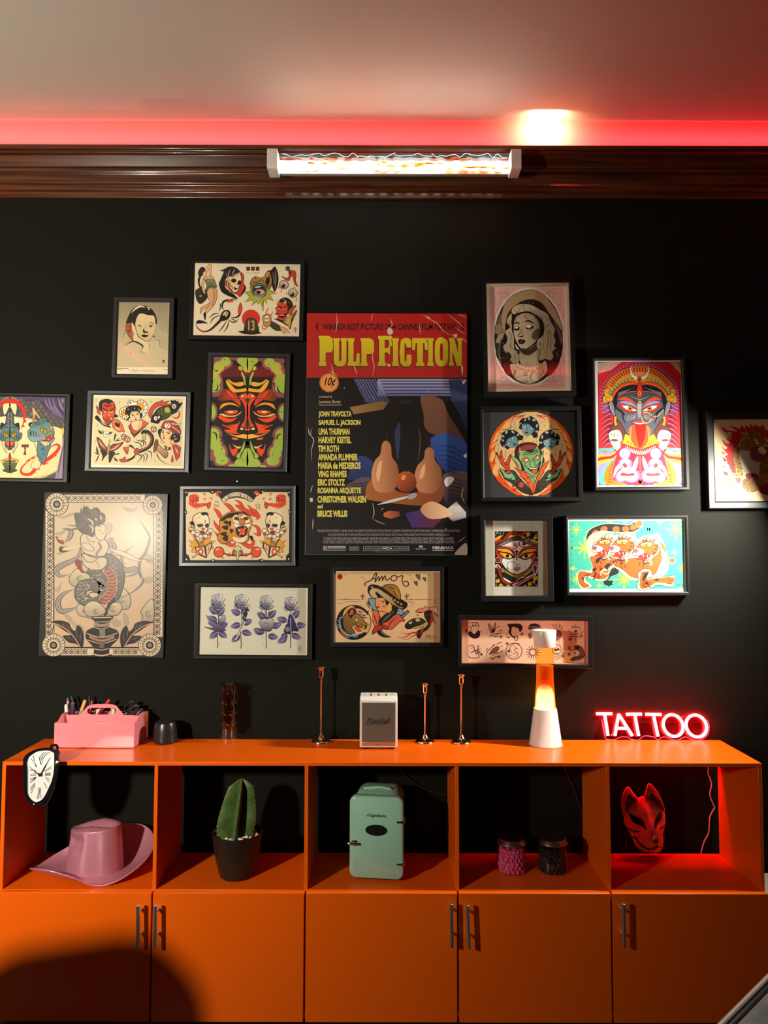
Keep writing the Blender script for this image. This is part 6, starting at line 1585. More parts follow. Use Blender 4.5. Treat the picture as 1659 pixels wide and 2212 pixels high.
frame('long narrow black framed pink sheet of small black tattoo drawings behind the lava lamp', [(988.2,1328.6),(1281.3,1332),(1280.7,1444),(989.3,1441.9)],
      [(998,1338.5),(1271,1341.6),(1271.2,1436),(998,1432.6)], a, 'f2c4a4', t=.045, recess=.034, fm=m_fr_black, rim=.003, spacer=mat('salmon_spacer',(0.5,0.24,0.17),.7))

# ------------------------------------------------------------------ plasma tube lamp on the cornice
m_white = mat('white_plastic', (0.62, 0.60, 0.55), 0.35)
m_clear = thin_glass('clear_glass', (0.97, 0.98, 0.97), 0.02, 1.45)
yt = -0.128
pa, pb = P(588, 352, yt), P(1113, 355, yt)
zc = (pa.z + pb.z) / 2
xa, xb = P(578, 352, yt - .02).x, P(1125, 354, yt - .02).x
tl = thing('plasma_tube_lamp', 'long glowing glass tube lamp with white end caps on the wooden cornice', 'lamp', ((xa + xb) / 2, yt, zc))
hw = (xb - xa) / 2
RT = 0.0335
for sx in (-1, 1):
    MB().loops([[(sx * (hw - d), -y, z) for y, z in rrect(-RT - .002, RT + .004, -RT - .002, RT + .002, .007)] for d in (0, .035)]).build('end_cap', m_white, tl, bevel=.002)
MB().box(-hw + .03, hw - .03, .022, .040, -.026, .026).build('back_rail', mat('grey_rail', (0.25, 0.24, 0.23), .4), tl, bevel=.002)
circ = [(RT * math.cos(R(a)), RT * math.sin(R(a))) for a in range(0, 360, 12)]
MB().loops([[(x, y, z) for y, z in circ] for x in (-hw + .034, hw - .034)], False, False).build('glass_tube', m_clear, tl, smooth=60)
mc = bpy.data.materials.new('plasma_glow')
mc.use_nodes = True
nt = mc.node_tree
bs = nt.nodes['Principled BSDF']
bs.inputs['Base Color'].default_value = (.02, .02, .02, 1)
tc = nt.nodes.new('ShaderNodeTexCoord'); mp = nt.nodes.new('ShaderNodeMapping'); mp.inputs['Scale'].default_value = (5, 60, 60)
ns = nt.nodes.new('ShaderNodeTexNoise'); ns.inputs['Scale'].default_value = 1.3; ns.inputs['Detail'].default_value = 5
rp = nt.nodes.new('ShaderNodeValToRGB')
el = rp.color_ramp.elements
el[0].position = .32; el[0].color = (.12, .006, .002, 1)
el[1].position = .55; el[1].color = (1, .98, .95, 1)
e2 = el.new(.40); e2.color = (1, .06, .006, 1)
e3 = el.new(.47); e3.color = (1, .5, .2, 1)
nt.links.new(tc.outputs['Object'], mp.inputs[0]); nt.links.new(mp.outputs[0], ns.inputs['Vector']); nt.links.new(ns.outputs['Fac'], rp.inputs[0])
nt.links.new(rp.outputs[0], bs.inputs['Emission Color'])
bs.inputs['Emission Strength'].default_value = 17.0
random.seed(4)
ls = []
for i in range(60):
    x = -hw + .036 + (2 * hw - .072) * i / 59
    r = .0165 + .003 * math.sin(i * 1.7) + random.uniform(-.0015, .0015)
    ls.append([(x, .004 + r * math.cos(R(a)), -.006 + .9 * r * math.sin(R(a))) for a in range(0, 360, 20)])
MB().loops(ls).build('glowing_core', mc, tl, smooth=60)['label'] = 'white and orange glowing plasma'
m_arc = mat('blue_arc', (.02, .03, .06), .4, emit=(.25, .55, 1.0), es=3.0)
for i in range(6):
    x0 = -hw + .05 + i * (2 * hw - .1) / 6
    pth = []
    for k in range(9):
        pth.append((x0 + k * .0165, -.022 + random.uniform(-.003, .003), .017 + random.uniform(-.007, .009)))
    MB().tube(cr(pth, 3, False), .0009, 5).build('arc', m_arc, tl)

# ------------------------------------------------------------------ pink caddy with pens
m_pink = mat('pink_plastic', (0.78, 0.24, 0.27), 0.22, spec=0.5, coat=0.3)
fl, fr, br = H(116, 1616, T), H(289, 1617, T), H(314, 1594, T)
W = (fr - fl).length
ang = math.atan2(fr.y - fl.y, fr.x - fl.x)
DP = max(.12, (br - fr).length)
cd_ = thing('desk_caddy', 'open pink plastic desk caddy with arched handle, full of pens', 'caddy', ((fl.x + fr.x) / 2, (fl.y + fr.y) / 2, T), (0, 0, ang))
HF = (P(200, 1561.5, fl.y) - P(200, 1616, fl.y)).z
th = .003
MB().box(-W / 2, W / 2, 0, DP, 0.002, .005).build('base', m_pink, cd_, bevel=.001)
MB().box(-W / 2, W / 2, 0, th, .005, HF).build('front_panel', m_pink, cd_, bevel=.001)
MB().box(-W / 2, W / 2, DP - th, DP, .005, HF * 1.12).build('back_panel', m_pink, cd_, bevel=.001)
for sx in (-1, 1):
    x0, x1 = (sx * W / 2, sx * (W / 2 - th))
    pr = [(th, .005), (DP - th, .005), (DP - th, HF * 1.12), (DP * .62, HF * 1.22), (DP * .38, HF * 1.22), (DP * .16, HF * 1.0), (th, HF)]
    MB().loops([[(x, y, z) for y, z in pr] for x in (x0, x1)]).build('side_panel', m_pink, cd_, bevel=.0008)
dv = [P(x, y, fl.y + DP / 2) for x, y in ((136, 1544), (173, 1544), (183, 1533), (190, 1525), (200, 1521.5), (212, 1520.5), (243, 1521), (252, 1524), (259, 1533), (266, 1544), (301, 1545))]
inv = cd_.matrix_basis.inverted()
dv = [inv @ p for p in dv]
ol = [(-W / 2 + th, .005)] + [(max(-W / 2 + th, min(W / 2 - th, p.x)), p.z) for p in dv] + [(W / 2 - th, .005)]
hole = [inv @ P(x, y, fl.y + DP / 2) for x, y in ((196, 1528.5), (243, 1528.5), (250, 1531), (251.5, 1537), (248, 1542), (240, 1543.5), (198, 1543), (190, 1541), (188.5, 1537), (190, 1532))]
hp = [(p.x, p.z) for p in hole]
from mathutils.geometry import tessellate_polygon
tri = tessellate_polygon([[Vector((x, z, 0)) for x, z in ol], [Vector((x, z, 0)) for x, z in hp]])
allp = ol + hp
mb = MB()
n = len(allp)
mb.add([(x, DP / 2 - .0015, z) for x, z in allp] + [(x, DP / 2 + .0015, z) for x, z in allp], [t for t in tri] + [tuple(i + n for i in reversed(t)) for t in tri])
for a0, cnt in ((0, len(ol)), (len(ol), len(hp))):
    mb.f += [(a0 + i, a0 + (i + 1) % cnt, a0 + (i + 1) % cnt + n, a0 + i + n) for i in range(cnt)]
    mb.mi += [0] * cnt
mb.build('handle_panel', m_pink, cd_, smooth=30)
MB().box(-W * .18, -W * .18 + .002, DP / 2, DP - th, .005, HF).build('partition', m_pink, cd_)
yb = fl.y + DP * .72
def pen(name, label, cat, top, bot, r, cols, y=yb, dy=0.0, tipr=None, part='cap', frac=.45):
    a = P(top[0], top[1], y + dy)
    b = P(bot[0], bot[1], y)
    b.z = max(b.z, T + .006)
    d = (b - a)
    root = thing(name, label, cat, tuple(b), (0, 0, 0), 'pens in the pink caddy')
    ax = (a - b)
    L = ax.length
    root.rotation_euler = ax.to_track_quat('Z', 'Y').to_euler()
    z1 = L * (1 - frac)
    MB().lathe([(r * .8, 0), (r * .92, .002), (r * .92, z1)], 16).build('barrel', cols[0], root)
    tp = tipr if tipr is not None else r * .8
    MB().lathe([(r, z1 + .0002), (r, L - .006), (tp, L - .001), (tp * .6, L)], 16).build(part, cols[1], root)
    return root
def pm(c, rg=.35, me=0):
    return mat('pen_' + str(c), c, rg, me)
wht, pur, blk_, slv = pm('e8e4dc'), pm('3a2340'), pm('151416'), pm('9a9894', .25, 1)
pen('marker', 'white capped marker standing at the left end of the caddy', 'pen', (143.2, 1521), (145, 1568), .0062, (wht, wht))
pen('pencil', 'pink pencil with a green top behind the white marker', 'pen', (146, 1507), (150, 1566), .0045, (pm('d98a80'), pm('2c4a34')), dy=.01, frac=.12, part='tip')
pen('ballpoint_pen', 'thin black pen with a chrome clip, tallest in the caddy', 'pen', (153, 1500), (170, 1560), .0035, (slv, blk_), dy=.012, frac=.5, tipr=.0015)
pen('marker', 'fat dark purple marker beside the white one', 'pen', (157, 1515.5), (158, 1566), .0078, (pur, pur))
pen('marker', 'marker with a pale orange cap leaning right', 'pen', (184, 1512), (164, 1568), .0056, (pm('8d8d92', .3), pm('d9a25a')), frac=.42)
pen('marker', 'short red marker tip behind the handle arch', 'pen', (199, 1513.5), (192, 1566), .0046, (pm('c8541f'), pm('a81c22')), frac=.4, dy=.006)
pen('marker', 'bright red marker leaning over the handle to the right', 'pen', (237, 1511), (203, 1556), .0056, (pm('7d1622'), pm('c21f2c')), frac=.45)
pen('marker', 'dark red marker seen through the handle hole', 'pen', (218, 1526), (188, 1552), .005, (pm('6a1020'), pm('8a1628')), frac=.4, dy=.012)
pen('ballpoint_pen', 'slim black pen behind the handle hole', 'pen', (192, 1501), (197, 1560), .003, (blk_, blk_), dy=.016, tipr=.001)
tr_ = P(228, 1540, yb + .012)
tp_ = thing('tape_roll', 'cream roll of tape behind the handle hole of the caddy', 'tape', tuple(tr_), (R(62), R(18), 0))
mb = MB(); mb.lathe([(.030, -.009), (.030, .009), (.022, .009), (.022, -.009), (.030, -.009)], 40, cap=False); mb.build('tape', pm('d8cdb4', .6), tp_, bevel=.0006)
mb = MB(); mb.lathe([(.0218, -.009), (.0218, .009), (.0198, .009), (.0198, -.009), (.0218, -.009)], 40, cap=False); mb.build('core', pm('b09468', .8), tp_)
for lab, (tx, ty), (bx, by) in (('black handled scissors at the right end of the caddy, rear pair', (291, 1519), (268, 1546)), ('black handled scissors at the right end of the caddy, front pair', (303, 1528), (280, 1552))):
    a_, b_ = P(tx, ty, yb), P(bx, by, yb)
    sc = thing('scissors', lab, 'scissors', tuple(b_), (0, 0, 0), 'scissors in the pink caddy')
    sc.rotation_euler = (a_ - b_).to_track_quat('Z', 'X').to_euler()
    L = (a_ - b_).length
    for sx in (-1, 1):
        q = [(sx * .0095 + .0075 * math.cos(R(k)), 0, L * .55 + L * .45 * math.sin(R(k))) for k in range(0, 360, 24)]
        MB().tube(q, .0036, 10, True).build('handle', blk_, sc)
        MB().tube([(sx * .002, 0, L * .12), (-sx * .001, 0, -.03)], [.0022, .0012], 8).build('blade', slv, sc)

# ------------------------------------------------------------------ black smart speaker
m_blk = mat('black_satin', (0.012, 0.012, 0.013), 0.3, spec=0.5)
def base_at(px, py):
    return H(px, py, T)
def lathe_thing(name, label, cat, px, py_base, parts, group=None, z=None, ydep=None):
    b = H(px, py_base, T if z is None else z)
    return thing(name, label, cat, (b.x, b.y, T if z is None else z), (0, 0, 0), group), b
yk = base_at(357, 1612).y + .026
c0 = H(357, 1604, T)
sc_ = 1597 / (c0.y + 2.63)
rb = 26 / sc_
sp = thing('smart_speaker', 'small black rounded cone speaker beside the pink caddy', 'speaker', (c0.x, c0.y, T))
hh = (P(357, 1558, c0.y) - P(357, 1604, c0.y)).z
MB().lathe([(rb * .80, 0.0), (rb * .97, .006), (rb, .014), (rb * .985, .022), (rb * .93, hh * .6), (rb * .86, hh * .88), (rb * .80, hh * .97), (rb * .68, hh), (0.0, hh + .001)], 48).build('body', m_blk, sp)
MB().lathe([(rb * .62, hh + .0008), (rb * .60, hh + .0022), (0, hh + .0022)], 40).build('top_ring', mat('black_gloss', (0.02, 0.02, 0.022), .08), sp)

# ------------------------------------------------------------------ double wall glass vase
c0 = H(494, 1603, T)
sc_ = 1597 / (c0.y + 2.63)
va = thing('glass_vase', 'clear glass cylinder vase with a beaded amber inner tube', 'vase', (c0.x, c0.y, T))
zz = lambda py, x=494: (P(x, py, c0.y) - P(x, 1603, c0.y)).z
rr = lambda w: w / 2 / sc_
m_amber = thin_glass('amber_glass', (0.74, 0.40, 0.13), 0.04, 1.5)
MB().lathe([(rr(39), .001), (rr(39.5), .01), (rr(38), zz(1560)), (rr(37), zz(1500)), (rr(38), zz(1484)), (rr(39), zz(1478))], 48, cap=False).build('outer_wall', m_clear, va, smooth=60)
pr = [(rr(2), zz(1582)), (rr(14), zz(1578)), (rr(22), zz(1571)), (rr(27), zz(1568))]
for k in range(3):
    y0, y1 = 1566 - k * 22.5, 1566 - (k + 1) * 22.5 + 2
    pr += [(rr(31), zz(y0)), (rr(32), zz(y0 - 6)), (rr(32), zz(y1 + 6)), (rr(31), zz(y1)), (rr(24), zz(y1 - 1))]
pr += [(rr(26), zz(1500)), (rr(20), zz(1493)), (rr(24), zz(1486)), (rr(33), zz(1480)), (rr(39.5), zz(1477.2))]
MB().lathe(pr, 48, cap=False).build('inner_tube', m_amber, va, smooth=60)['label'] = 'beaded amber glass inner tube'
m_drop = mat('bright_glass_bead', (0.75, 0.5, 0.25), .05, spec=1.0, trans=.6, ior=1.5)
for k in range(3):
    for i in range(8):
        g = i * math.pi / 4 + k * .3
        MB().ball((rr(31) * math.cos(g), rr(31) * math.sin(g), zz(1563 - k * 22.5)), .0018, n=8, m=6).build('bead', m_drop, va)

# ------------------------------------------------------------------ candlesticks
m_brass = mat('polished_brass', (0.86, 0.58, 0.33), 0.16, 1.0)
def candlestick(label, px, py_base, wbase, cup_top, cup_bot, wcup, stem_px):
    c0 = H(px, py_base - 6.5, T)
    s = 1597 / (c0.y + 2.63)
    z = lambda py: (P(px, py, c0.y) - P(px, py_base - 6.5, c0.y)).z
    r = wbase / 2 / s
    o = thing('candlestick', label, 'candlestick', (c0.x, c0.y, T), (0, 0, 0), 'brass candlesticks')
    MB().lathe([(r * .96, 0), (r, .002), (r * .99, .005), (r * .82, .0085), (r * .5, .0125), (r * .34, .018), (r * .22, .026), (r * .12, .030)], 40).build('base', m_brass, o, smooth=55)
    zt, zb = z(cup_top), z(cup_bot)
    MB().lathe([(.0042, .029), (.0031, .034), (.0029, zb - .012), (.0045, zb - .010), (.0050, zb - .007), (.0036, zb - .003), (.004, zb - .001)], 20).build('stem', m_brass, o, smooth=60)
    rc = wcup / 2 / s
    hc = zt - zb
    MB().lathe([(.003, zb - .001), (rc * .5, zb), (rc * .62, zb + hc * .12), (rc * .66, zb + hc * .4), (rc * .68, zb + hc * .72), (rc * .85, zb + hc * .88), (rc, zt - .001), (rc * .96, zt), (rc * .62, zt - hc * .14), (rc * .55, zb + hc * .3), (0, zb + hc * .28)], 32).build('cup', m_brass, o, smooth=55)
candlestick('tallest brass candlestick, left of the white speaker', 693, 1610, 41, 1442, 1465, 18, 695)
candlestick('shortest brass candlestick, just right of the white speaker', 918, 1610, 40, 1477, 1498, 18, 917)
candlestick('brass candlestick of middle height between the shortest one and the lava lamp', 996.5, 1611, 41, 1458, 1479, 18, 996)

# ------------------------------------------------------------------ white amplifier style speaker
c0, c1 = H(777, 1618, T), H(858.5, 1618.5, T)
W = (c1 - c0).length
mk = thing('loudspeaker', 'white rectangular speaker with a dark woven grille', 'speaker', ((c0.x + c1.x) / 2, (c0.y + c1.y) / 2 - .004, T))
zf = lambda py: (P(818, py, c0.y) - P(818, 1618, c0.y)).z
z0, z1 = zf(1614), zf(1513)
DPm = .082
ZT = z1 + .012
prf = [(0, z0), (DPm, z0), (DPm, ZT), (.014, ZT), (0, z1)]
MB().loops([[(x, y, z) for y, z in prf] for x in (-W / 2, W / 2)]).build('body', mat('white_vinyl', (0.68, 0.64, 0.57), .45, bump=(700, .15)), mk, bevel=.003, seg=3)
m_gr = mat('woven_grille', (0.06, 0.055, 0.05), .6)
nt = m_gr.node_tree
tc = nt.nodes.new('ShaderNodeTexCoord'); ck = nt.nodes.new('ShaderNodeTexChecker'); ck.inputs['Scale'].default_value = 640
ck.inputs['Color1'].default_value = (.012, .011, .010, 1); ck.inputs['Color2'].default_value = (.17, .14, .10, 1)
mp = nt.nodes.new('ShaderNodeMapping'); mp.inputs['Rotation'].default_value = (0, R(28), 0)
nt.links.new(tc.outputs['Object'], mp.inputs[0]); nt.links.new(mp.outputs[0], ck.inputs[0]); nt.links.new(ck.outputs[0], nt.nodes['Principled BSDF'].inputs['Base Color'])
gx0, gx1 = -W / 2 + .0075, W / 2 - .0075
MB().box(gx0, gx1, -.002, .002, zf(1602), zf(1517)).build('grille', m_gr, mk, bevel=.001)
MB().box(gx0, gx1, -.002, .002, zf(1610), zf(1602.5)).build('brass_strip', mat('brass_strip', (0.55, 0.33, 0.17), .35, .8), mk, bevel=.0008)
MB().box(-.005, .005, -.0026, -.0018, zf(1606.8), zf(1606)).build('strip_mark', m_blk, mk)
vs, fs = text_geo('Marshall', -0.005, .35)
wx = W * .62
MB().add([(-wx / 2 + u * wx, -.0031, zf(1562) + v * (zf(1549) - zf(1562))) for u, v in vs], fs).build('logo', mat('logo_black', (.006, .005, .005), .5), mk, smooth=0)
MB().tube([(-wx / 2, -.003, zf(1561)), (wx * .48, -.003, zf(1559))], .0006, 6).build('logo_stroke', MATS['logo_black'], mk)
for sx in (-1, 1):
    MB().box(sx * W * .36 - .008, sx * W * .36 + .008, .004, .02, 0, z0 + .002).build('foot', m_blk, mk, bevel=.001)
    MB().lathe([(.0026, ZT), (.0026, ZT + .0012), (.002, ZT + .0014)], 16, (sx * W * .36, .040)).build('button', m_steel, mk)
for k in (-1, 0, 1):
    MB().box(k * W * .205 - .0016, k * W * .205 + .0016, .022, .055, ZT, ZT + .0012).build('slider', mat('slider_brown', (.05, .02, .02), .4) if k == -1 else MATS['slider_brown'], mk)

# ------------------------------------------------------------------ lava lamp
c0 = H(1178.5, 1608, T)
sc_ = 1597 / (c0.y + 2.63)
lv = thing('lava_lamp', 'white and amber lava lamp with a glowing red wax dome', 'lamp', (c0.x, c0.y, T))
zz = lambda py: (P(1178, py, c0.y) - P(1178, 1608, c0.y)).z
rr = lambda w: w / 2 / sc_
m_lw = mat('white_lamp_metal', (0.72, 0.66, 0.60), .28, spec=.5)
zb = zz(1530)
MB().lathe([(rr(68), 0), (rr(70), .001), (rr(70), .0035), (rr(68), .005), (rr(48.5), zb - .001), (rr(48), zb), (rr(45), zb), (rr(45), zb - .02)], 56, cap=False).build('base', m_lw, lv, smooth=50)
zc1, zc2 = zz(1397), zz(1361)
MB().lathe([(rr(44.5), zc1), (rr(45.5), zc1 + .001), (rr(50), zc2 - .001), (rr(49.5), zc2), (0, zc2)], 56).build('cap', m_lw, lv, smooth=50)
prl = [(46.5, 1531), (46, 1523), (43.5, 1500), (41, 1480), (39.6, 1460), (39, 1440), (39.8, 1425), (42.5, 1405), (44, 1397)]
m_lg = thin_glass('yellow_glass', (1.0, 0.86, 0.42), .015, 1.5)
MB().lathe([(rr(w), zz(y)) for w, y in prl], 56, cap=False).build('glass_bottle', m_lg, lv, smooth=60)['label'] = 'clear yellow glass bottle'
m_liq = thin_glass('amber_liquid', (0.95, 0.74, 0.24), .05, 1.25)
nt = m_liq.node_tree
mx0 = [n for n in nt.nodes if n.type == 'MIX_SHADER'][0]
tl_ = nt.nodes.new('ShaderNodeBsdfTranslucent'); tl_.inputs[0].default_value = (.85, .42, .03, 1)
mx2 = nt.nodes.new('ShaderNodeMixShader'); mx2.inputs[0].default_value = .22
nt.links.new(mx0.outputs[0], mx2.inputs[1]); nt.links.new(tl_.outputs[0], mx2.inputs[2]); nt.links.new(mx2.outputs[0], nt.nodes['Material Output'].inputs[0])
MB().lathe([(rr(w - 3.2), zz(y)) for w, y in prl[:5]] + [(rr(36), zz(1437)), (0, zz(1436.5))], 48, cap=False).build('liquid', m_liq, lv, smooth=60)
m_wax = mat('glowing_wax', (0.7, 0.03, 0.03), .5)
nt = m_wax.node_tree
bs = nt.nodes['Principled BSDF']
tc = nt.nodes.new('ShaderNodeTexCoord'); sx_ = nt.nodes.new('ShaderNodeSeparateXYZ'); mr = nt.nodes.new('ShaderNodeMapRange'); rp = nt.nodes.new('ShaderNodeValToRGB')
mr.inputs['From Min'].default_value = zz(1527); mr.inputs['From Max'].default_value = zz(1477)
el = rp.color_ramp.elements
el[0].position = 0; el[0].color = (2.4, 2.2, 2.2, 1)
el[1].position = 1; el[1].color = (.8, .008, .012, 1)
e2 = el.new(.55); e2.color = (2.2, 1.5, 1.5, 1)
e3 = el.new(.80); e3.color = (1.6, .25, .55, 1)
nt.links.new(tc.outputs['Object'], sx_.inputs[0]); nt.links.new(sx_.outputs['Z'], mr.inputs[0]); nt.links.new(mr.outputs[0], rp.inputs[0]); nt.links.new(rp.outputs[0], bs.inputs['Emission Color'])
bs.inputs['Emission Strength'].default_value = 5.0
MB().lathe([(rr(36), zz(1531)), (rr(36.5), zz(1520)), (rr(36), zz(1505)), (rr(33.5), zz(1495)), (rr(28), zz(1486)), (rr(18), zz(1480)), (rr(8), zz(1478)), (0, zz(1477.5))], 48).build('wax_dome', m_wax, lv, smooth=60)['label'] = 'glowing wax dome, red on top and white below'
MB().lathe([(rr(44), zb - .004), (0, zb - .004)], 40, cap=False).build('bulb_plate', mat('lamp_bulb', (.8, .7, .5), .5, emit=(1, .85, .55), es=5.0), lv)

# ------------------------------------------------------------------ neon sign
bp = H(1400, 1597.5, T)
lean = R(17)
pl0 = Vector((bp.x, bp.y, T))
nrm = Vector((0, -math.cos(lean), math.sin(lean)))
def onsign(px, py, off=0.0):
    d = ray(px, py)
    q = pl0 + nrm * off
    return CAM + d * ((q - CAM).dot(nrm) / d.dot(nrm))
Z = lambda x, y: (1240 + x / 3.959, 1490 + y / 3.959)
ns_ = thing('neon_sign', 'red glowing neon sign reading TATTOO on a clear acrylic panel', 'neon sign', tuple(pl0))
outl = cr([Z(*q) for q in ((165, 205), (185, 184), (340, 184), (380, 182), (440, 188), (600, 186), (760, 188), (800, 192), (850, 194), (920, 216), (985, 196), (1040, 190), (1100, 220), (1140, 265), (1156, 310), (1145, 375), (1100, 420), (1050, 432), (1000, 424), (960, 404), (925, 412), (880, 432), (830, 424), (780, 404), (745, 410), (715, 430), (695, 410), (640, 396), (590, 398), (550, 430), (490, 424), (455, 405), (400, 404), (345, 426), (300, 426), (272, 418), (258, 370), (236, 260), (225, 240), (180, 235))], 4)
m_acr = thin_glass('red_lit_acrylic', (0.92, 0.72, 0.72), .02, 1.5)
pa_ = [onsign(*q) - pl0 for q in outl]
pb_ = [onsign(*q, -.005) - pl0 for q in outl]
zmin = min(p.z for p in pa_)
MB().loops([pa_, pb_]).build('acrylic_panel', m_acr, ns_, smooth=0)
MB().tube([(a + b) / 2 for a, b in zip(pa_, pb_)], .0014, 6, True).build('glowing_edge', mat('acrylic_edge_glow', (.3, .02, .04), .3, emit=(1.0, .04, .09), es=3.0), ns_)  # emission stands in for neon light caught by the acrylic edge
m_neon = mat('neon_tube', (.9, .3, .35), .4, emit=(1.0, .0042, .0050), es=270.0)
def neon(px):
    MB().tube([onsign(*Z(*q), .0065) - pl0 for q in px], .0052, 10).build('neon_tube', m_neon, ns_)
letters = [[(190, 205), (325, 205)], [(262, 212), (291, 393)], [(382, 208), (350, 393)], [(382, 208), (500, 395)], [(378, 330), (455, 330)], [(446, 210), (578, 208)], [(520, 215), (553, 395)], [(611, 210), (746, 212)], [(680, 216), (719, 400)]]
for q in letters:
    neon(q)
for cx_, cy_, rx_, ry_ in ((848, 306, 84, 93), (1046, 310, 87, 94)):
    q = []
    for k in range(37):
        g = 2 * math.pi * k / 36
        u, v = rx_ * math.cos(g), ry_ * math.sin(g)
        q.append((cx_ + u + v * .14, cy_ + v))
    neon(q)
for q in ((347, 202), (320, 386), (925, 232), (965, 378)):
    p = onsign(*Z(*q), .002) - pl0
    MB().ball(p, .0022, n=10, m=6).build('screw', m_steel, ns_)
pth = [P(x, y, -.012) for x, y in ((1500, 1600), (1528, 1650), (1530.5, 1657), (1530, 1671), (1537, 1693), (1533.5, 1716), (1542, 1740), (1543.5, 1745), (1533.5, 1765), (1531, 1798), (1521, 1818), (1514, 1846), (1505, 1900))]
pth = [(p.x, -.012, p.z) for p in pth]
tag(MB().tube(cr(pth, 5, False), .0022, 8).build('power_cable', mat('pale_cable', (0.6, 0.42, 0.38), .5), None), 'thin pale cable hanging on the wall behind the bay with the fox mask', 'cable')
for lab, q in (('black cable curving down the wall behind the mint fridge', ((855, 1640), (860, 1657), (880, 1680), (915, 1703), (960, 1716), (1010, 1722))), ('black cable slanting behind the two glass jars', ((1213, 1640), (1217, 1655), (1227, 1680), (1245, 1720), (1262, 1790)))):
    tag(MB().tube(cr([tuple(P(x, y, -.014)) for x, y in q], 5, False), .003, 8).build('power_cable', mat('black_cable', (0.006, 0.006, 0.006), .5) if 'fridge' in lab else MATS['black_cable'], None), lab, 'cable', 'black cables')
tag(MB().lathe([(.0012, 0), (.0012, .006), (.0022, .007), (.0022, .008)], 10).build('nail', m_steel, None, loc=tuple(P(513, 1040, 0)), rot=(R(90), 0, 0)), 'small bare nail head in the wall above the circus picture', 'nail')

# ------------------------------------------------------------------ melting clock over the front edge
yc = YFR - .0265
Zc = lambda x, y: (30 + x / 13.825, 1600 + y / 13.825)
SLN = Vector((0, -math.sin(R(24)), math.cos(R(24))))
def onclock(px, py, off=0.0):
    d = ray(px, py)
    tf = (yc - off - CAM.y) / d.y
    q = Vector((0, yc, T + .0135)) + SLN * (off if off > 0 else off * .5)
    ts = (q - CAM).dot(SLN) / d.dot(SLN)
    k = .012
    t = max(tf, ts) + k * math.log(1 + math.exp(-abs(tf - ts) / k)) - k * .1
    return CAM + d * t
ck_ = thing('melting_clock', 'soft melting clock with white roman dial draped over the cabinet edge', 'clock', tuple(P(85, 1680, yc)))
o0 = ck_.location
case = [(270, 590), (300, 500), (360, 420), (480, 335), (600, 280), (740, 235), (900, 212), (1050, 208), (1150, 222), (1260, 250), (1360, 270), (1385, 330), (1372, 420), (1362, 540), (1372, 640), (1345, 850), (1310, 1100), (1240, 1400), (1130, 1680), (1010, 1850), (880, 1960), (750, 2005), (610, 1985), (480, 1900), (370, 1770), (295, 1620), (255, 1320), (250, 950)]
dial = [(700, 325), (850, 300), (1000, 290), (1110, 315), (1200, 370), (1205, 450), (1205, 720), (1185, 950), (1130, 1200), (1030, 1430), (940, 1620), (850, 1750), (750, 1820), (650, 1838), (560, 1790), (480, 1700), (425, 1590), (412, 1400), (415, 1000), (415, 700), (440, 520), (540, 420)]
cs = cr([Zc(*q) for q in case], 4)
cxm, cym = sum(q[0] for q in cs) / len(cs), sum(q[1] for q in cs) / len(cs)
def ins(qs, k):
    return [(cxm + (x - cxm) * k, cym + (y - cym) * k) for x, y in qs]
ls = []
for k, off in ((.90, -.022), (.97, -.018), (1.0, -.008), (1.0, .002), (.97, .008), (.92, .0115), (.80, .012)):
    ls.append([onclock(*q, off) - o0 for q in ins(cs, k)])
MB().loops(ls).build('case', mat('black_clock_plastic', (0.006, 0.006, 0.007), .12, spec=.6), ck_, smooth=60)
ds = cr([Zc(*q) for q in dial], 4)
dxm, dym = Zc(800, 1000)
ls = []
for k, off in ((1.0, .0105), (1.0, .0135), (.985, .0155), (.95, .0150), (.93, .0142)):
    ls.append([onclock(dxm + (x - dxm) * k, dym + (y - dym) * k, off) - o0 for x, y in ds])
rimm = mat('white_clock_rim', (0.75, 0.74, 0.72), .3)
MB().loops(ls, True, False).build('dial_rim', rimm, ck_, smooth=60)
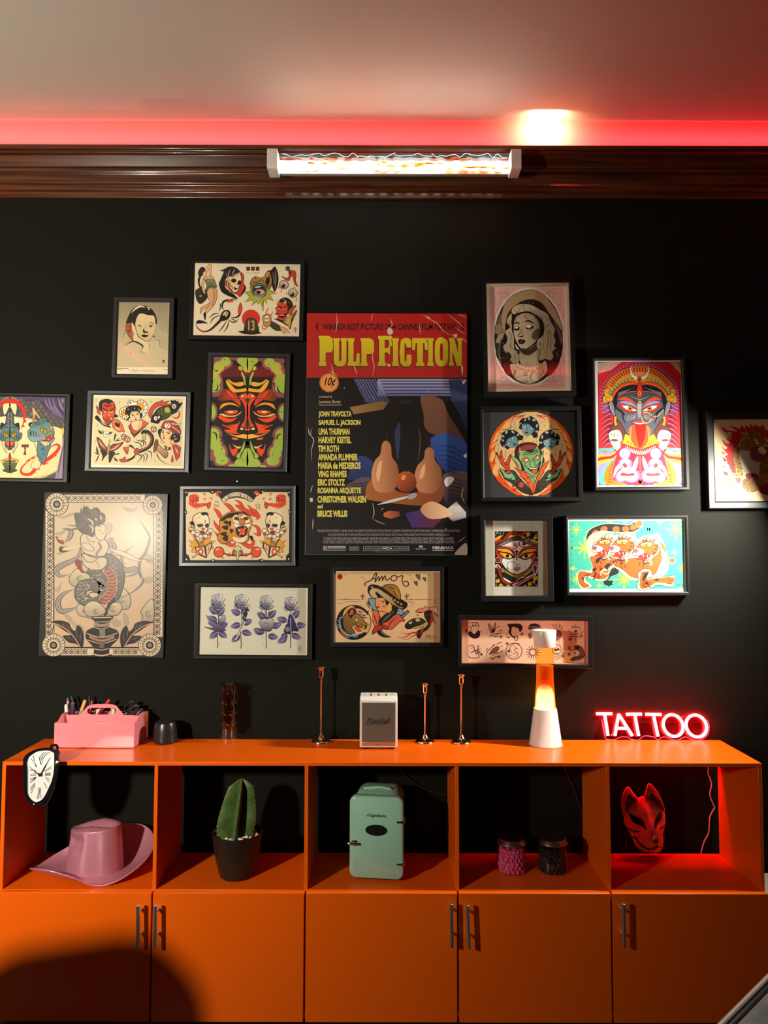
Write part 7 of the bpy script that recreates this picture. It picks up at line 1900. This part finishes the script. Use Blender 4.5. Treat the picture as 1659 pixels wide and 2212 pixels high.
# dial as a fan of rings so that it follows the bend
mb = MB()
rings = [[onclock(dxm + (x - dxm) * k, dym + (y - dym) * k, .0142) - o0 for x, y in ds] for k in (.935, .8, .6, .4, .2, .03)]
mb.loops(rings, False, True)
mb.build('dial', mat('clock_dial', (0.72, 0.72, 0.70), .35), ck_, smooth=60)
m_num = mat('numeral_black', (.01, .01, .01), .4)
for lab, st in (('numeral', '900,340 820,430 765,500 770,600 790,700;1000,340 880,430 820,520 805,620 810,710;1080,340 950,430 880,520 850,620 830,710'), ('numeral', '1100,505 1020,600 960,700 905,800'), ('numeral', '1120,770 1020,830 905,900;1120,815 1020,870 920,935'),
                ('numeral', '1105,960 1020,975 930,985;1100,985 930,1000;1100,1010 930,1020;1095,1040 930,1040'), ('numeral', '1075,1140 1010,1120 940,1090;1070,1190 1010,1160 960,1120;1050,1240 1000,1190'), ('numeral', '900,1240 940,1330 960,1350;960,1350 985,1420'),
                ('numeral', '745,1400 725,1580 700,1740;775,1410 760,1580 735,1740;780,1400 800,1580 815,1720'), ('numeral', '630,1250 560,1340 490,1420;630,1290 550,1400 490,1490;635,1330 570,1450 510,1580'), ('numeral', '660,1085 570,1110 480,1130;660,1090 570,1140 490,1170;665,1095 570,1170 490,1215;660,1110 570,1200 490,1260'),
                ('numeral', '660,990 570,995 490,1000;660,1030 570,1040 490,1045'), ('numeral', '470,775 530,840 600,890;480,880 560,880 680,895'), ('numeral', '580,455 610,600 680,790;515,545 590,660 670,790;570,460 600,460')):
    mb = MB()
    for q in st.split(';'):
        pts_ = [tuple(float(v) for v in p.split(',')) for p in q.split()]
        pts_ = cr(pts_, 4, False) if len(pts_) > 2 else pts_
        mb.tube([onclock(*Zc(*p), .0146) - o0 for p in pts_], [.0007] * len(pts_), 6)
    mb.build(lab, m_num, ck_)
for q in ([(790, 1020), (860, 890), (960, 700), (1060, 560)], [(770, 1020), (660, 960), (590, 890), (500, 860)]):
    mb = MB(); mb.tube([onclock(*Zc(*p), .0175) - o0 for p in q], [.0012, .0014, .0010, .0004], 6); mb.build('hand', m_num, ck_)
q = onclock(*Zc(780, 1020), .0175) - o0
MB().box(q.x - .0055, q.x + .0055, q.y - .002, q.y + .002, q.z - .0045, q.z + .005).build('hub', m_num, ck_, bevel=.001)
q = [onclock(*Zc(x, y), .006) - o0 for x, y in ((1130, 230), (1120, 160), (1200, 130), (1280, 150), (1310, 230))]
MB().tube(cr([tuple(p) for p in q], 4, False), .0042, 10).build('crown_loop', MATS['black_clock_plastic'], ck_)
q = onclock(*Zc(595, 1900), .012) - o0
MB().ball(q, .003, n=10, m=8).build('bottom_stud', m_steel, ck_)
q = P(82, 1640, YFR) - o0
MB().box(q.x - .018, q.x + .026, YFR - .004 - o0.y, YFR + .03 - o0.y, T + .0004 - o0.z, T + .006 - o0.z).build('tongue', MATS['black_clock_plastic'], ck_, bevel=.002)

# ------------------------------------------------------------------ pink cowboy hat
def F0(px, py):
    return H(px, py, ZF)
m_hat = mat('pink_metallic_felt', (0.62, 0.22, 0.30), 0.34, metal=0.45, spec=.6)
nt = m_hat.node_tree
bs = nt.nodes['Principled BSDF']
tc = nt.nodes.new('ShaderNodeTexCoord'); vo = nt.nodes.new('ShaderNodeTexVoronoi'); vo.inputs['Scale'].default_value = 900
hs = nt.nodes.new('ShaderNodeHueSaturation'); hs.inputs['Color'].default_value = (.62, .24, .32, 1); mr = nt.nodes.new('ShaderNodeMapRange')
mr.inputs['To Min'].default_value = .42; mr.inputs['To Max'].default_value = .58
sp_ = nt.nodes.new('ShaderNodeSeparateColor')
nt.links.new(tc.outputs['Object'], vo.inputs['Vector']); nt.links.new(vo.outputs['Color'], sp_.inputs[0]); nt.links.new(sp_.outputs[0], mr.inputs[0]); nt.links.new(mr.outputs[0], hs.inputs['Hue']); nt.links.new(hs.outputs[0], bs.inputs['Base Color'])
bp2 = nt.nodes.new('ShaderNodeBump'); bp2.inputs['Strength'].default_value = .35; bp2.inputs['Distance'].default_value = .001
nt.links.new(sp_.outputs[1], bp2.inputs['Height']); nt.links.new(bp2.outputs[0], bs.inputs['Normal'])
hc = Vector(P(206, 1870, -.185)); hc.z = ZF
hat = thing('cowboy_hat', 'pink metallic cowboy hat with curled brim in the leftmost bay', 'hat', tuple(hc))
N = 72
# outer edge of the brim: azimuth (0 right, 90 wall, 180 left), reach, height
EDGE = ((-180, .192, .016), (-150, .186, .050), (-125, .160, .060), (-100, .125, .036), (-80, .112, .012), (-60, .122, .004), (-35, .150, .022), (0, .180, .066), (40, .168, .104), (90, .128, .100), (135, .140, .060), (160, .172, .028))
def edge(th):
    a = (math.degrees(th) + 180) % 360 - 180
    n = len(EDGE)
    for i in range(n):
        a0, a1 = EDGE[i][0], EDGE[(i + 1) % n][0] + (360 if i == n - 1 else 0)
        if a0 <= a <= a1:
            t = (a - a0) / (a1 - a0)
            p = [EDGE[(i + k) % n][1:] for k in (-1, 0, 1, 2)]
            return tuple(.5 * (2 * p[1][j] + (p[2][j] - p[0][j]) * t + (2 * p[0][j] - 5 * p[1][j] + 4 * p[2][j] - p[3][j]) * t * t + (3 * p[1][j] - p[0][j] - 3 * p[2][j] + p[3][j]) * t ** 3) for j in (0, 1))
    return EDGE[0][1:]
AX = R(-14)
CA, CB = .093, .073
def cbase(th, k=1.0):
    g = th - AX
    r = 1 / math.sqrt((math.cos(g) / CA) ** 2 + (math.sin(g) / CB) ** 2) * k
    return r
def brim(rho, th, under=0.0):
    r1, z1 = edge(th)
    r0 = cbase(th)
    r = r0 + (r1 - r0) * rho
    zb = .016
    z = zb + (z1 - zb) * rho ** 1.6 - .006 * math.sin(math.pi * rho)
    return (r * math.cos(th), r * math.sin(th), max(z, .0045) - under)
mb = MB()
rows = [[brim(r, 2 * math.pi * k / N) for k in range(N)] for r in (0, .2, .4, .6, .8, .93, 1.0)]
rows += [[brim(r, 2 * math.pi * k / N, .003) for k in range(N)] for r in (1.0, .93, .8, .6, .4, .2, 0)]
mb.loops(rows + [rows[0]], False, False)
mb.build('brim', m_hat, hat, smooth=70)
mb = MB(); mb.tube([Vector(brim(1.0, 2 * math.pi * k / N)) - Vector((0, 0, .0015)) for k in range(N)], .0026, 8, True); mb.build('brim_binding', m_hat, hat, smooth=70)
hgt = P(212, 1778, -.185).z - ZF - .012
def crown(f, th):
    g = th - AX
    fr_ = -math.cos(g)          # 1 at the front (left) end
    top = hgt * (1 - .12 * max(0, fr_) - .05 * abs(math.sin(g)))
    if f <= 1:
        k = 1 - .13 * f ** 1.2
        r = cbase(th) * k
        x, y, z = r * math.cos(th), r * math.sin(th), .012 + top * f ** .95
        q = math.exp(-((f - .74) / .17) ** 2)
        for ph in (math.pi - .95, math.pi + .95):
            dth = math.atan2(math.sin(g - ph), math.cos(g - ph))
            q2 = min(1, 1.25 * math.exp(-(dth / .46) ** 4)) * q
            x -= .017 * q2 * math.cos(ph + AX); y -= .017 * q2 * math.sin(ph + AX)
    else:
        u = f - 1
        k = .87 * (1 - u)
        r = cbase(th) * k
        x, y = r * math.cos(th), r * math.sin(th)
        v = r * math.sin(g)
        z = .012 + top * (1 - u) + hgt * .97 * u + .010 * math.sin(min(u, .5) * math.pi) - .026 * math.exp(-(v / .020) ** 2) * min(1, u * 2.4)
    return (x, y, z)
rows = [[crown(f, 2 * math.pi * k / N) for k in range(N)] for f in (0, .1, .2, .3, .4, .48, .55, .62, .68, .74, .8, .86, .91, .95, .98, 1.0, 1.03, 1.08, 1.15, 1.25, 1.4, 1.6, 1.8, 1.97)]
MB().loops(rows, False, True).build('crown', m_hat, hat, smooth=70)
tagp = MB(); tagp.box(-.004, .004, -.0006, .0006, 0, .012); tagp.build('care_tag', wht, hat, loc=tuple(F0(142, 1887) - hc))

# ------------------------------------------------------------------ cactus in a dark pot
c0 = F0(512, 1890)
sc_ = 1597 / (c0.y + 2.63)
pc = thing('potted_cactus', 'tall ribbed green cactus in a dark brown pot with white pebbles', 'plant', (c0.x, c0.y, ZF), (0, 0, R(8)))
zz = lambda py: (P(512, py, c0.y) - P(512, 1890, c0.y)).z
rr = lambda w: w / 2 / sc_
zr = zz(1795)
m_pot = mat('dark_brown_pot', (0.018, 0.012, 0.008), .38, bump=(60, .05))
MB().lathe([(rr(66), 0), (rr(72), .004), (rr(76), .012), (rr(96), zr * .55), (rr(105), zr * .95), (rr(106), zr), (rr(103), zr), (rr(101), zr - .012), (rr(99), zr - .03), (0, zr - .03)], 56).build('pot', m_pot, pc, smooth=50)
random.seed(2)
mb = MB()
for i in range(170):
    g, r = random.uniform(0, 6.28), rr(94) * math.sqrt(random.random())
    mb.ball((r * math.cos(g), r * math.sin(g), zr - .016 + random.uniform(-.003, .004)), random.uniform(.004, .007), random.uniform(.004, .007), random.uniform(.003, .005), n=7, m=5)
tag(mb.build('gravel', mat('white_pebbles', (0.75, 0.70, 0.62), .6), pc, smooth=80), kind='stuff')
m_cac = mat('cactus_green', (0.06, 0.13, 0.025), .45, spec=.4)
noise_mix(m_cac, (0.035, 0.085, 0.015), (0.10, 0.17, 0.045), 30, .3, .75)
m_cac.node_tree.nodes['Principled BSDF'].inputs['Roughness'].default_value = .42
hC = zz(1682) - (zr - .02)
NR = 5
rows = []
for j in range(26):
    f = j / 25
    z = zr - .02 + hC * f
    k = (1 - .50 * f ** 2.2) * (1 - max(0, (f - .86) / .14) ** 2 * .92) * (.86 + .14 * min(1, f * 4))
    row = []
    for i in range(60):
        th = 2 * math.pi * i / 60
        u = abs(math.cos(NR * th / 2))
        r = .013 + .052 * u ** 3.2
        x, y = r * k * math.cos(th + R(200)), r * k * math.sin(th + R(200)) * .8
        row.append((x - .010 + .022 * f, y, z))
    rows.append(row)
MB().loops(rows).build('cactus_stem', m_cac, pc, smooth=50)
m_sp = mat('cactus_spine', (0.20, 0.18, 0.11), .6)
for i in range(NR):
    th = 2 * math.pi * i / NR + R(200)
    for j in range(2, 25, 2):
        f = j / 25
        k = (1 - .50 * f ** 2.2) * (1 - max(0, (f - .86) / .14) ** 2 * .92) * (.86 + .14 * min(1, f * 4))
        p = (.065 * k * math.cos(th) - .010 + .022 * f, .065 * k * math.sin(th) * .8, zr - .02 + hC * f)
        MB().ball(p, .0015, .0015, .0022, n=6, m=4).build('areole', m_sp, pc)

# ------------------------------------------------------------------ mint retro mini fridge
fl, fr = F0(753, 1907), F0(872, 1907.5)
W = (fr - fl).length
fg = thing('mini_fridge', 'mint green retro mini fridge with chrome latch and hinges', 'mini fridge', ((fl.x + fr.x) / 2, (fl.y + fr.y) / 2 + .004, ZF), (0, 0, R(-7)))
zf = lambda py: (P(812, py, fl.y) - P(812, 1907, fl.y)).z
HT = zf(1722)
m_mint = mat('mint_gloss', (0.30, 0.56, 0.43), .16, spec=.5, coat=.4)
def rbox(x0, x1, z0, z1, ys, r):
    return [[(x, y, z) for x, z in rrect(x0 + d, x1 - d, z0 + d, z1 - d, max(r - d, .004), 7)] for y, d in ys]
MB().loops(rbox(-W / 2, W / 2, .009, HT, ((-.0, .006), (.003, .0015), (.008, 0), (.020, 0), (.026, .001), (.0275, .004)), .022)).build('door', m_mint, fg, smooth=50)
MB().loops(rbox(-W / 2 + .004, W / 2 - .012, .009, HT - .004, ((.0275, .003), (.031, .0), (.15, .0), (.180, .006), (.196, .016)), .036)).build('body', m_mint, fg, smooth=50)
MB().loops(rbox(-W / 2 + .001, W / 2 - .001, .010, HT - .001, ((.0268, 0), (.0288, 0)), .022)).build('gasket', mat('gasket_grey', (.35, .38, .35), .5), fg, smooth=50)
MB().box(-W / 2 + .02, W / 2 - .025, .02, .16, 0, .012).build('foot', m_blk, fg, bevel=.003)
h0 = HT - .004
MB().tube(cr([(-.052, .09, h0 - .006), (-.048, .09, h0 + .001), (-.03, .09, h0 + .003), (0, .09, h0 + .006), (.02, .09, h0 + .004), (.034, .09, h0 + .001), (.038, .09, h0 - .006)], 4, False), .0045, 10).build('carry_handle', m_mint, fg)
e0 = zf(1794)
ov = [(.0345 * math.cos(R(a)), .0172 * math.sin(R(a))) for a in range(0, 360, 10)]
MB().loops([[(x * 1.0, -.0005 - d, e0 + z) for x, z in [(u * k, v * k) for u, v in ov]] for k, d in ((1.0, 0), (1.0, .0012), (.93, .0012), (.9, .0002))]).build('window', mat('dark_window', (.012, .013, .013), .05, spec=.6), fg)
vs, fs = text_geo('Frigidaire', .004, .45)
zt0, zt1 = zf(1767), zf(1758.5)
MB().add([(-.0305 + u * .0605, -.0012, zt0 + v * (zt1 - zt0)) for u, v in vs], fs).build('logo', mat('logo_dark', (.01, .012, .011), .3), fg, smooth=0)
MB().tube([(-.034, -.0012, zt0 + .0042), (.034, -.0012, zt0 + .0028)], .0005, 6).build('logo_stroke', MATS['logo_dark'], fg)
m_chr = mat('chrome', (0.72, 0.72, 0.72), .08, 1.0)
zl = zf(1823)
lt = MB().tube([(-W / 2 - .002, -.009, zl), (-W / 2 + .012, -.011, zl), (-W / 2 + .032, -.008, zl - .001)], [.0042, .005, .0038], 12).build('latch', m_chr, fg)
MB().lathe([(.010, 0), (.010, .004), (.007, .007), (0, .0075)], 24).build('latch_boss', m_chr, lt, loc=(-W / 2 + .0165, -.0005, zl), rot=(R(90), 0, 0))
for zy in (1774, 1865):
    z = zf(zy)
    hg = MB().tube([(W / 2 - .021, -.003, z), (W / 2 - .008, -.004, z), (W / 2 + .001, .002, z + .002)], [.0036, .004, .0038], 12).build('hinge', m_chr, fg)
    MB().tube([(W / 2 + .001, .004, z - .006), (W / 2 + .001, .004, z + .016)], .0034, 10).build('hinge_pin', m_chr, hg)

# ------------------------------------------------------------------ two glass jars of paper stars / cubes
m_jar = thin_glass('jar_glass', (0.95, 0.93, 0.93), .02, 1.45)
m_lid = mat('silver_lid', (0.52, 0.49, 0.46), .25, 1.0)
m_cubeP = mat('pink_cube', (0.70, 0.08, 0.22), .5)
m_cubeB = mat('black_cube', (0.012, 0.010, 0.012), .5)
def jar(label, px, cube_m, cname, clabel, group, seed):
    c0 = F0(px, 1880)
    s = 1597 / (c0.y + 2.63)
    z = lambda py: (P(px, py, c0.y) - P(px, 1880, c0.y)).z
    r = lambda w: w / 2 / s
    o = thing('glass_jar', label, 'jar', (c0.x, c0.y, ZF), (0, 0, 0), 'lidded glass jars')
    zt = z(1817)
    MB().lathe([(r(58), .0005), (r(64), .003), (r(66), .010), (r(65), zt * .4), (r(58), zt * .9), (r(56), zt)], 40, cap=False).build('glass_body', m_jar, o, smooth=60)
    MB().lathe([(r(50), .0015), (0, .0015)], 30, cap=False).build('glass_bottom', m_jar, o, smooth=60)
    MB().lathe([(r(63), zt - .002), (r(65), zt), (r(64), zt + .004), (r(57), zt + .006), (r(57), zt + .010), (r(53), zt + .013), (0, zt + .0135)], 44, cap=False).build('lid', m_lid, o, smooth=40)
    random.seed(seed)
    proto = None
    rad = r(60) - .0095
    k = 0
    for layer in range(6):
        zl_ = .0082 + layer * .0122
        rl = rad * (1 - .02 * layer)
        pts_ = [(rl * math.cos(R(a) + layer * .17), rl * math.sin(R(a) + layer * .17)) for a in (22.5 * i for i in range(16))] + ([(rl * .48 * math.cos(R(a)), rl * .48 * math.sin(R(a))) for a in range(0, 360, 72)] if layer == 5 else [])
        for x, y in pts_:
            if proto is None:
                proto = MB().box(-.0060, .0060, -.0060, .0060, -.0056, .0056).build(cname, cube_m, None, bevel=.0009)
                q = proto
            else:
                q = proto.copy(); COL.objects.link(q)
            q.location = (c0.x + x, c0.y + y, ZF + zl_)
            q.rotation_euler = (random.uniform(-.10, .10), random.uniform(-.10, .10), random.uniform(0, 3))
            tag(q, clabel, 'candy', group)
            k += 1
jar('glass jar with silver lid full of pink cubes', 1105.5, m_cubeP, 'candy_cube', 'small pink cube among the pink cubes filling the left glass jar', 'pink cubes in the jar', 5)
jar('glass jar with silver lid full of dark cubes, right of the pink one', 1193.5, m_cubeB, 'candy_cube', 'small black cube among the dark cubes filling the right glass jar', 'black cubes in the jar', 6)

# ------------------------------------------------------------------ fox mask leaning on the wall
ZM = lambda x, y: (1290 + x / 4.496, 1620 + y / 4.496)
face = cr([(282, 620), (300, 560), (340, 500), (390, 465), (440, 448), (490, 458), (560, 500), (610, 560), (652, 600), (662, 680), (655, 760), (640, 820), (640, 900), (632, 950), (610, 985), (565, 1004), (510, 1000), (440, 980), (370, 930), (345, 870), (310, 800), (275, 740), (255, 680), (262, 640)], 4)
def inside(p, poly):
    c = False
    n = len(poly)
    for i in range(n):
        (x1, y1), (x2, y2) = poly[i], poly[(i + 1) % n]
        if (y1 > p[1]) != (y2 > p[1]) and p[0] < (x2 - x1) * (p[1] - y1) / (y2 - y1) + x1:
            c = not c
    return c
def mask_h(x, y):
    # relief towards the viewer, metres
    cx_, cy_ = 480 + (y - 700) * .12, 700
    u, v = (x - cx_) / 215, (y - cy_) / 330
    h = .050 * max(0, 1 - u * u * .9 - v * v * .55)
    mx, my = 555, 860
    a_, b_ = (x - mx) / 92, (y - my) / 120
    h += .048 * math.exp(-(a_ * a_ + b_ * b_) * 1.05)
    bx = 505 + (y - 700) * .25
    h += .014 * math.exp(-((x - bx) / 50) ** 2) * math.exp(-((y - 700) / 170) ** 2)
    for ex, ey in ((400, 690), (595, 660)):
        h -= .013 * math.exp(-(((x - ex) / 70) ** 2 + ((y - ey) / 55) ** 2))
    return h
eyes = [cr([(315, 610), (360, 640), (420, 660), (460, 710), (480, 782), (430, 740), (380, 720), (340, 690), (318, 650)], 4), cr([(624, 598), (626, 640), (615, 680), (590, 720), (568, 766), (558, 740), (558, 690), (580, 640), (605, 615)], 4)]
nose = cr([(540, 885), (570, 862), (598, 868), (596, 895), (575, 915), (550, 905)], 4)
stripes = [cr(q, 4) for q in ([(280, 735), (320, 765), (380, 785), (440, 786), (390, 800), (340, 795), (300, 765)], [(330, 850), (370, 842), (400, 862), (395, 875), (420, 905), (470, 945), (530, 955), (575, 925), (585, 922), (600, 940), (632, 940), (628, 955), (590, 950), (540, 970), (480, 965), (420, 935), (385, 890), (370, 865)], [(575, 912), (580, 912), (580, 930), (574, 930)], [(600, 765), (640, 740), (655, 720), (655, 745), (620, 775)])]
m_mask = attr_mat('painted_mask', .4, .4)
WHM, PKM = lin('fbf6f0'), lin('ea8098')
def mask_col(x, y):
    if any(inside((x, y), e) for e in eyes):
        return (.003, .003, .003)
    if inside((x, y), nose) or any(inside((x, y), e) for e in stripes):
        return (.004, .004, .004)
    t = max(0, min(1, (590 - y) / 100))  # red neon glow painted in as pink towards the top
    t = max(t, .75 * math.exp(-(((x - 560) / 60) ** 2 + ((y - 825) / 55) ** 2)))
    t = max(t, .8 * max(0, min(1, (300 - x) / 40)))
    return tuple(WHM[i] + (PKM[i] - WHM[i]) * t for i in range(3))
b0 = P(*ZM(560, 1004), -.065)
mk_ = thing('fox_mask', 'white and pink fox mask with black eyes leaning on the wall in the rightmost bay', 'mask', (b0.x, b0.y, ZF))
def onmask(x, y, h):
    zrel = (1004 - y) / 4.496 / 620
    return P(*ZM(x, y), -.050 + min(.03, zrel * .14) - h) - mk_.location
cxf, cyf = 470, 720
NRr, NA = 46, len(face)
vs, cols, fs = [], [], []
for j in range(NRr + 1):
    k = j / NRr
    for (x, y) in face:
        xx, yy = cxf + (x - cxf) * k, cyf + (y - cyf) * k
        h = mask_h(xx, yy) - (.010 * max(0, (k - .9) / .1) ** 2)
        vs.append(tuple(onmask(xx, yy, h)))
        cols.append(mask_col(xx, yy))
for j in range(NRr):
    for i in range(NA):
        l = (i + 1) % NA
        fs.append((j * NA + i, j * NA + l, (j + 1) * NA + l, (j + 1) * NA + i))
o = len(vs)
for (x, y) in face:
    vs.append(tuple(onmask(x, y, mask_h(x, y) - .024))); cols.append(WHM)
for i in range(NA):
    l = (i + 1) % NA
    fs.append((NRr * NA + i, NRr * NA + l, o + l, o + i))
def cmesh(name, vs, fs, cols, m, parent, smooth=70):
    me = bpy.data.meshes.new(name)
    me.from_pydata(vs, [], fs)
    ca = me.color_attributes.new('Col', 'FLOAT_COLOR', 'POINT')
    ca.data.foreach_set('color', [v for c in cols for v in (*c, 1.0)])
    bm = bmesh.new(); bm.from_mesh(me); bmesh.ops.remove_doubles(bm, verts=bm.verts, dist=1e-6); bmesh.ops.recalc_face_normals(bm, faces=bm.faces); bm.to_mesh(me); bm.free()
    me.materials.append(m)
    me.polygons.foreach_set('use_smooth', [True] * len(me.polygons))
    me.set_sharp_from_angle(angle=R(smooth))
    ob = bpy.data.objects.new(name, me); COL.objects.link(ob); ob.parent = parent
    return ob
cmesh('face', vs, fs, cols, m_mask, mk_)
for ear, inner in (([(262, 650), (240, 590), (235, 520), (245, 440), (270, 375), (300, 355), (325, 375), (355, 420), (392, 462), (360, 500), (320, 540), (290, 610)], [(285, 610), (278, 540), (290, 460), (318, 425), (345, 455), (386, 492), (345, 520), (310, 560)]),
                   ([(455, 450), (470, 400), (485, 340), (508, 322), (545, 350), (590, 410), (630, 490), (655, 570), (652, 605), (610, 562), (560, 500), (500, 462)], [(500, 475), (520, 430), (545, 400), (575, 430), (615, 500), (645, 560), (648, 595), (600, 540), (550, 497)])):
    e0_ = cr(ear, 4)
    cx_ = sum(p[0] for p in e0_) / len(e0_); cy_ = sum(p[1] for p in e0_) / len(e0_)
    L2 = []
    for k, h in ((1.0, -.004), (1.0, .008), (.94, .018), (.86, .020)):
        L2.append([tuple(onmask(cx_ + (x - cx_) * k, cy_ + (y - cy_) * k, h + .020)) for x, y in e0_])
    mb = MB(); mb.loops(L2)
    eo = mb.build('ear', mat('mask_pink_white', 'e2a8a4', .4) if 'mask_pink_white' not in MATS else MATS['mask_pink_white'], mk_, smooth=60)
    i0 = cr(inner, 4)
    mb = MB(); mb.loops([[tuple(onmask(x, y, .0405)) for x, y in i0], [tuple(onmask(x, y, .0412)) for x, y in i0]])
    mb.build('inner_ear', mat('mask_inner_ear', '7a1424', .5) if 'mask_inner_ear' not in MATS else MATS['mask_inner_ear'], eo, smooth=0)
for xs in ((275, 800), (650, 830)):
    a_ = onmask(xs[0], xs[1], -.005); b_ = onmask(xs[0] + (5 if xs[0] < 400 else -8), 960, -.005)
    MB().tube([a_, (a_ + b_) / 2, b_], .0016, 6).build('strap', mat('mask_strap', '8a1a2a', .6) if 'mask_strap' not in MATS else MATS['mask_strap'], mk_)

# ------------------------------------------------------------------ grey velvet couch corner, bottom right
m_vel = mat('grey_velvet', (0.10, 0.105, 0.09), .85, bump=(120, .4))
noise_mix(m_vel, (0.06, 0.063, 0.054), (0.15, 0.155, 0.135), 14, .35, .7)
m_vel.node_tree.nodes['Principled BSDF'].inputs['Sheen Weight'].default_value = .4
m_pip = mat('pale_piping', (0.35, 0.28, 0.24), .5)
zS = .62
A_, B_ = H(1552, 2214, zS), H(1662, 2104, zS)
dr = (B_ - A_).normalized()
pn = Vector((dr.y, -dr.x, 0))
if pn.x < 0: pn = -pn
so = thing('couch', 'grey velvet couch corner with pale piping at the bottom right of the photo', 'couch', (A_.x, A_.y, 0))
def rel(u, v, z):
    q = dr * u + pn * v
    return (q.x, q.y, z)
def slab(name, u0, u1, v0, v1, z0, z1, m, bev):
    vs = [rel(u, v, z) for z in (z0, z1) for v in (v0, v1) for u in (u0, u1)]
    return MB().add(vs, [(0, 2, 3, 1), (4, 5, 7, 6), (0, 1, 5, 4), (2, 6, 7, 3), (0, 4, 6, 2), (1, 3, 7, 5)]).build(name, m, so, bevel=bev, seg=4)
slab('seat_cushion', -.5, .42, .012, .5, zS - .14, zS + .004, m_vel, .03)
slab('seat_base', -.48, .40, .008, .49, .12, zS - .142, m_vel, .01)
MB().tube([rel(u, .004, zS + .001) for u in (-.5, -.2, .1, .42)], .0055, 10).build('piping', m_pip, so)
MB().tube([rel(u, .012, zS - .006) for u in (-.49, .41)], .006, 8).build('seam', m_blk, so)
for u, v in ((-.44, .05), (.36, .05), (-.44, .45), (.36, .45)):
    q = rel(u, v, 0)
    MB().lathe([(.014, 0), (.022, .125)], 20, (q[0], q[1])).build('leg', m_blk, so)
# ------------------------------------------------------------------ trolley at the right end of the cabinet
a_ = P(1653.5, 1935, -.22)
tr = thing('trolley', 'pale topped trolley glimpsed behind the right end of the cabinet', 'trolley', (a_.x + .20, -.20, 0))
m_tr = mat('pale_trolley_top', (0.42, 0.36, 0.30), .5)
zt = a_.z
hgt = (P(1655, 1935, -.22) - P(1655, 1973, -.22)).z
MB().box(-.198, .2, -.15, .15, zt - hgt, zt).build('tray', m_tr, tr, bevel=.004)
zm = P(1655, 2040, -.2).z
for sx in (-.17, .17):
    for sy in (-.12, .12):
        MB().tube([(sx, sy, .03), (sx, sy, zt - hgt + .001)], .008, 10).build('post', m_blk, tr)
        MB().tube([(sx - .012, sy, .025), (sx + .012, sy, .025)], .025, 16).build('wheel', m_blk, tr)
MB().box(-.18, .18, -.13, .13, zm - .062, zm - .050).build('lower_shelf', m_blk, tr, bevel=.003)
pr_ = thing('paper_roll', 'pale paper roll on the lower shelf of the trolley', 'paper roll', (tr.location.x - .155, -.20 - .10, zm - .050 + .035), (0, 0, 0))
MB().tube([(-.042, 0, 0), (.06, 0, 0)], .0345, 24).build('paper', mat('pale_paper', (0.62, 0.55, 0.48), .8), pr_, bevel=.003)
MB().tube([(-.0425, 0, 0), (-.043, 0, 0)], .015, 16).build('core', mat('card_core', (0.2, 0.13, 0.08), .8), pr_)

# ------------------------------------------------------------------ unseen swivel chair, added so that its backrest shades the left doors
sw = thing('added_shade_chair', 'black swivel chair standing between the room lamp and the left cabinet doors', 'chair', (-1.14, -1.36, 0), (0, 0, R(12)))
MB().loops([[(x, y, z) for x, z in rrect(-.26 + d, .24 - d, .52 + d, .875 - d, .165, 10)] for y, d in ((.20, .012), (.205, 0), (.245, 0), (.25, .012))]).build('backrest', m_blk, sw, smooth=60)
MB().loops([[(x, y, z) for x, y in rrect(-.23 + d, .23 - d, -.22 + d, .20 - d, .09, 6)] for z, d in ((.43, .012), (.437, 0), (.487, 0), (.495, .015))]).build('seat', m_blk, sw, smooth=60)
MB().tube([(0, .18, .45), (0, .235, .47), (0, .24, .62)], .014, 10).build('backrest_bar', m_steel, sw)
MB().lathe([(.03, .07), (.03, .25), (.02, .251), (.02, .43)], 20).build('column', m_steel, sw)
for i in range(5):
    g = i * 2 * math.pi / 5
    lg = MB().tube([(.02 * math.cos(g), .02 * math.sin(g), .10), (.27 * math.cos(g), .27 * math.sin(g), .07)], [.018, .012], 10).build('leg', m_blk, sw)
    MB().tube([(.27 * math.cos(g) - .012 * math.sin(g), .27 * math.sin(g) + .012 * math.cos(g), .029), (.27 * math.cos(g) + .012 * math.sin(g), .27 * math.sin(g) - .012 * math.cos(g), .029)], .028, 14).build('castor', m_blk, lg)
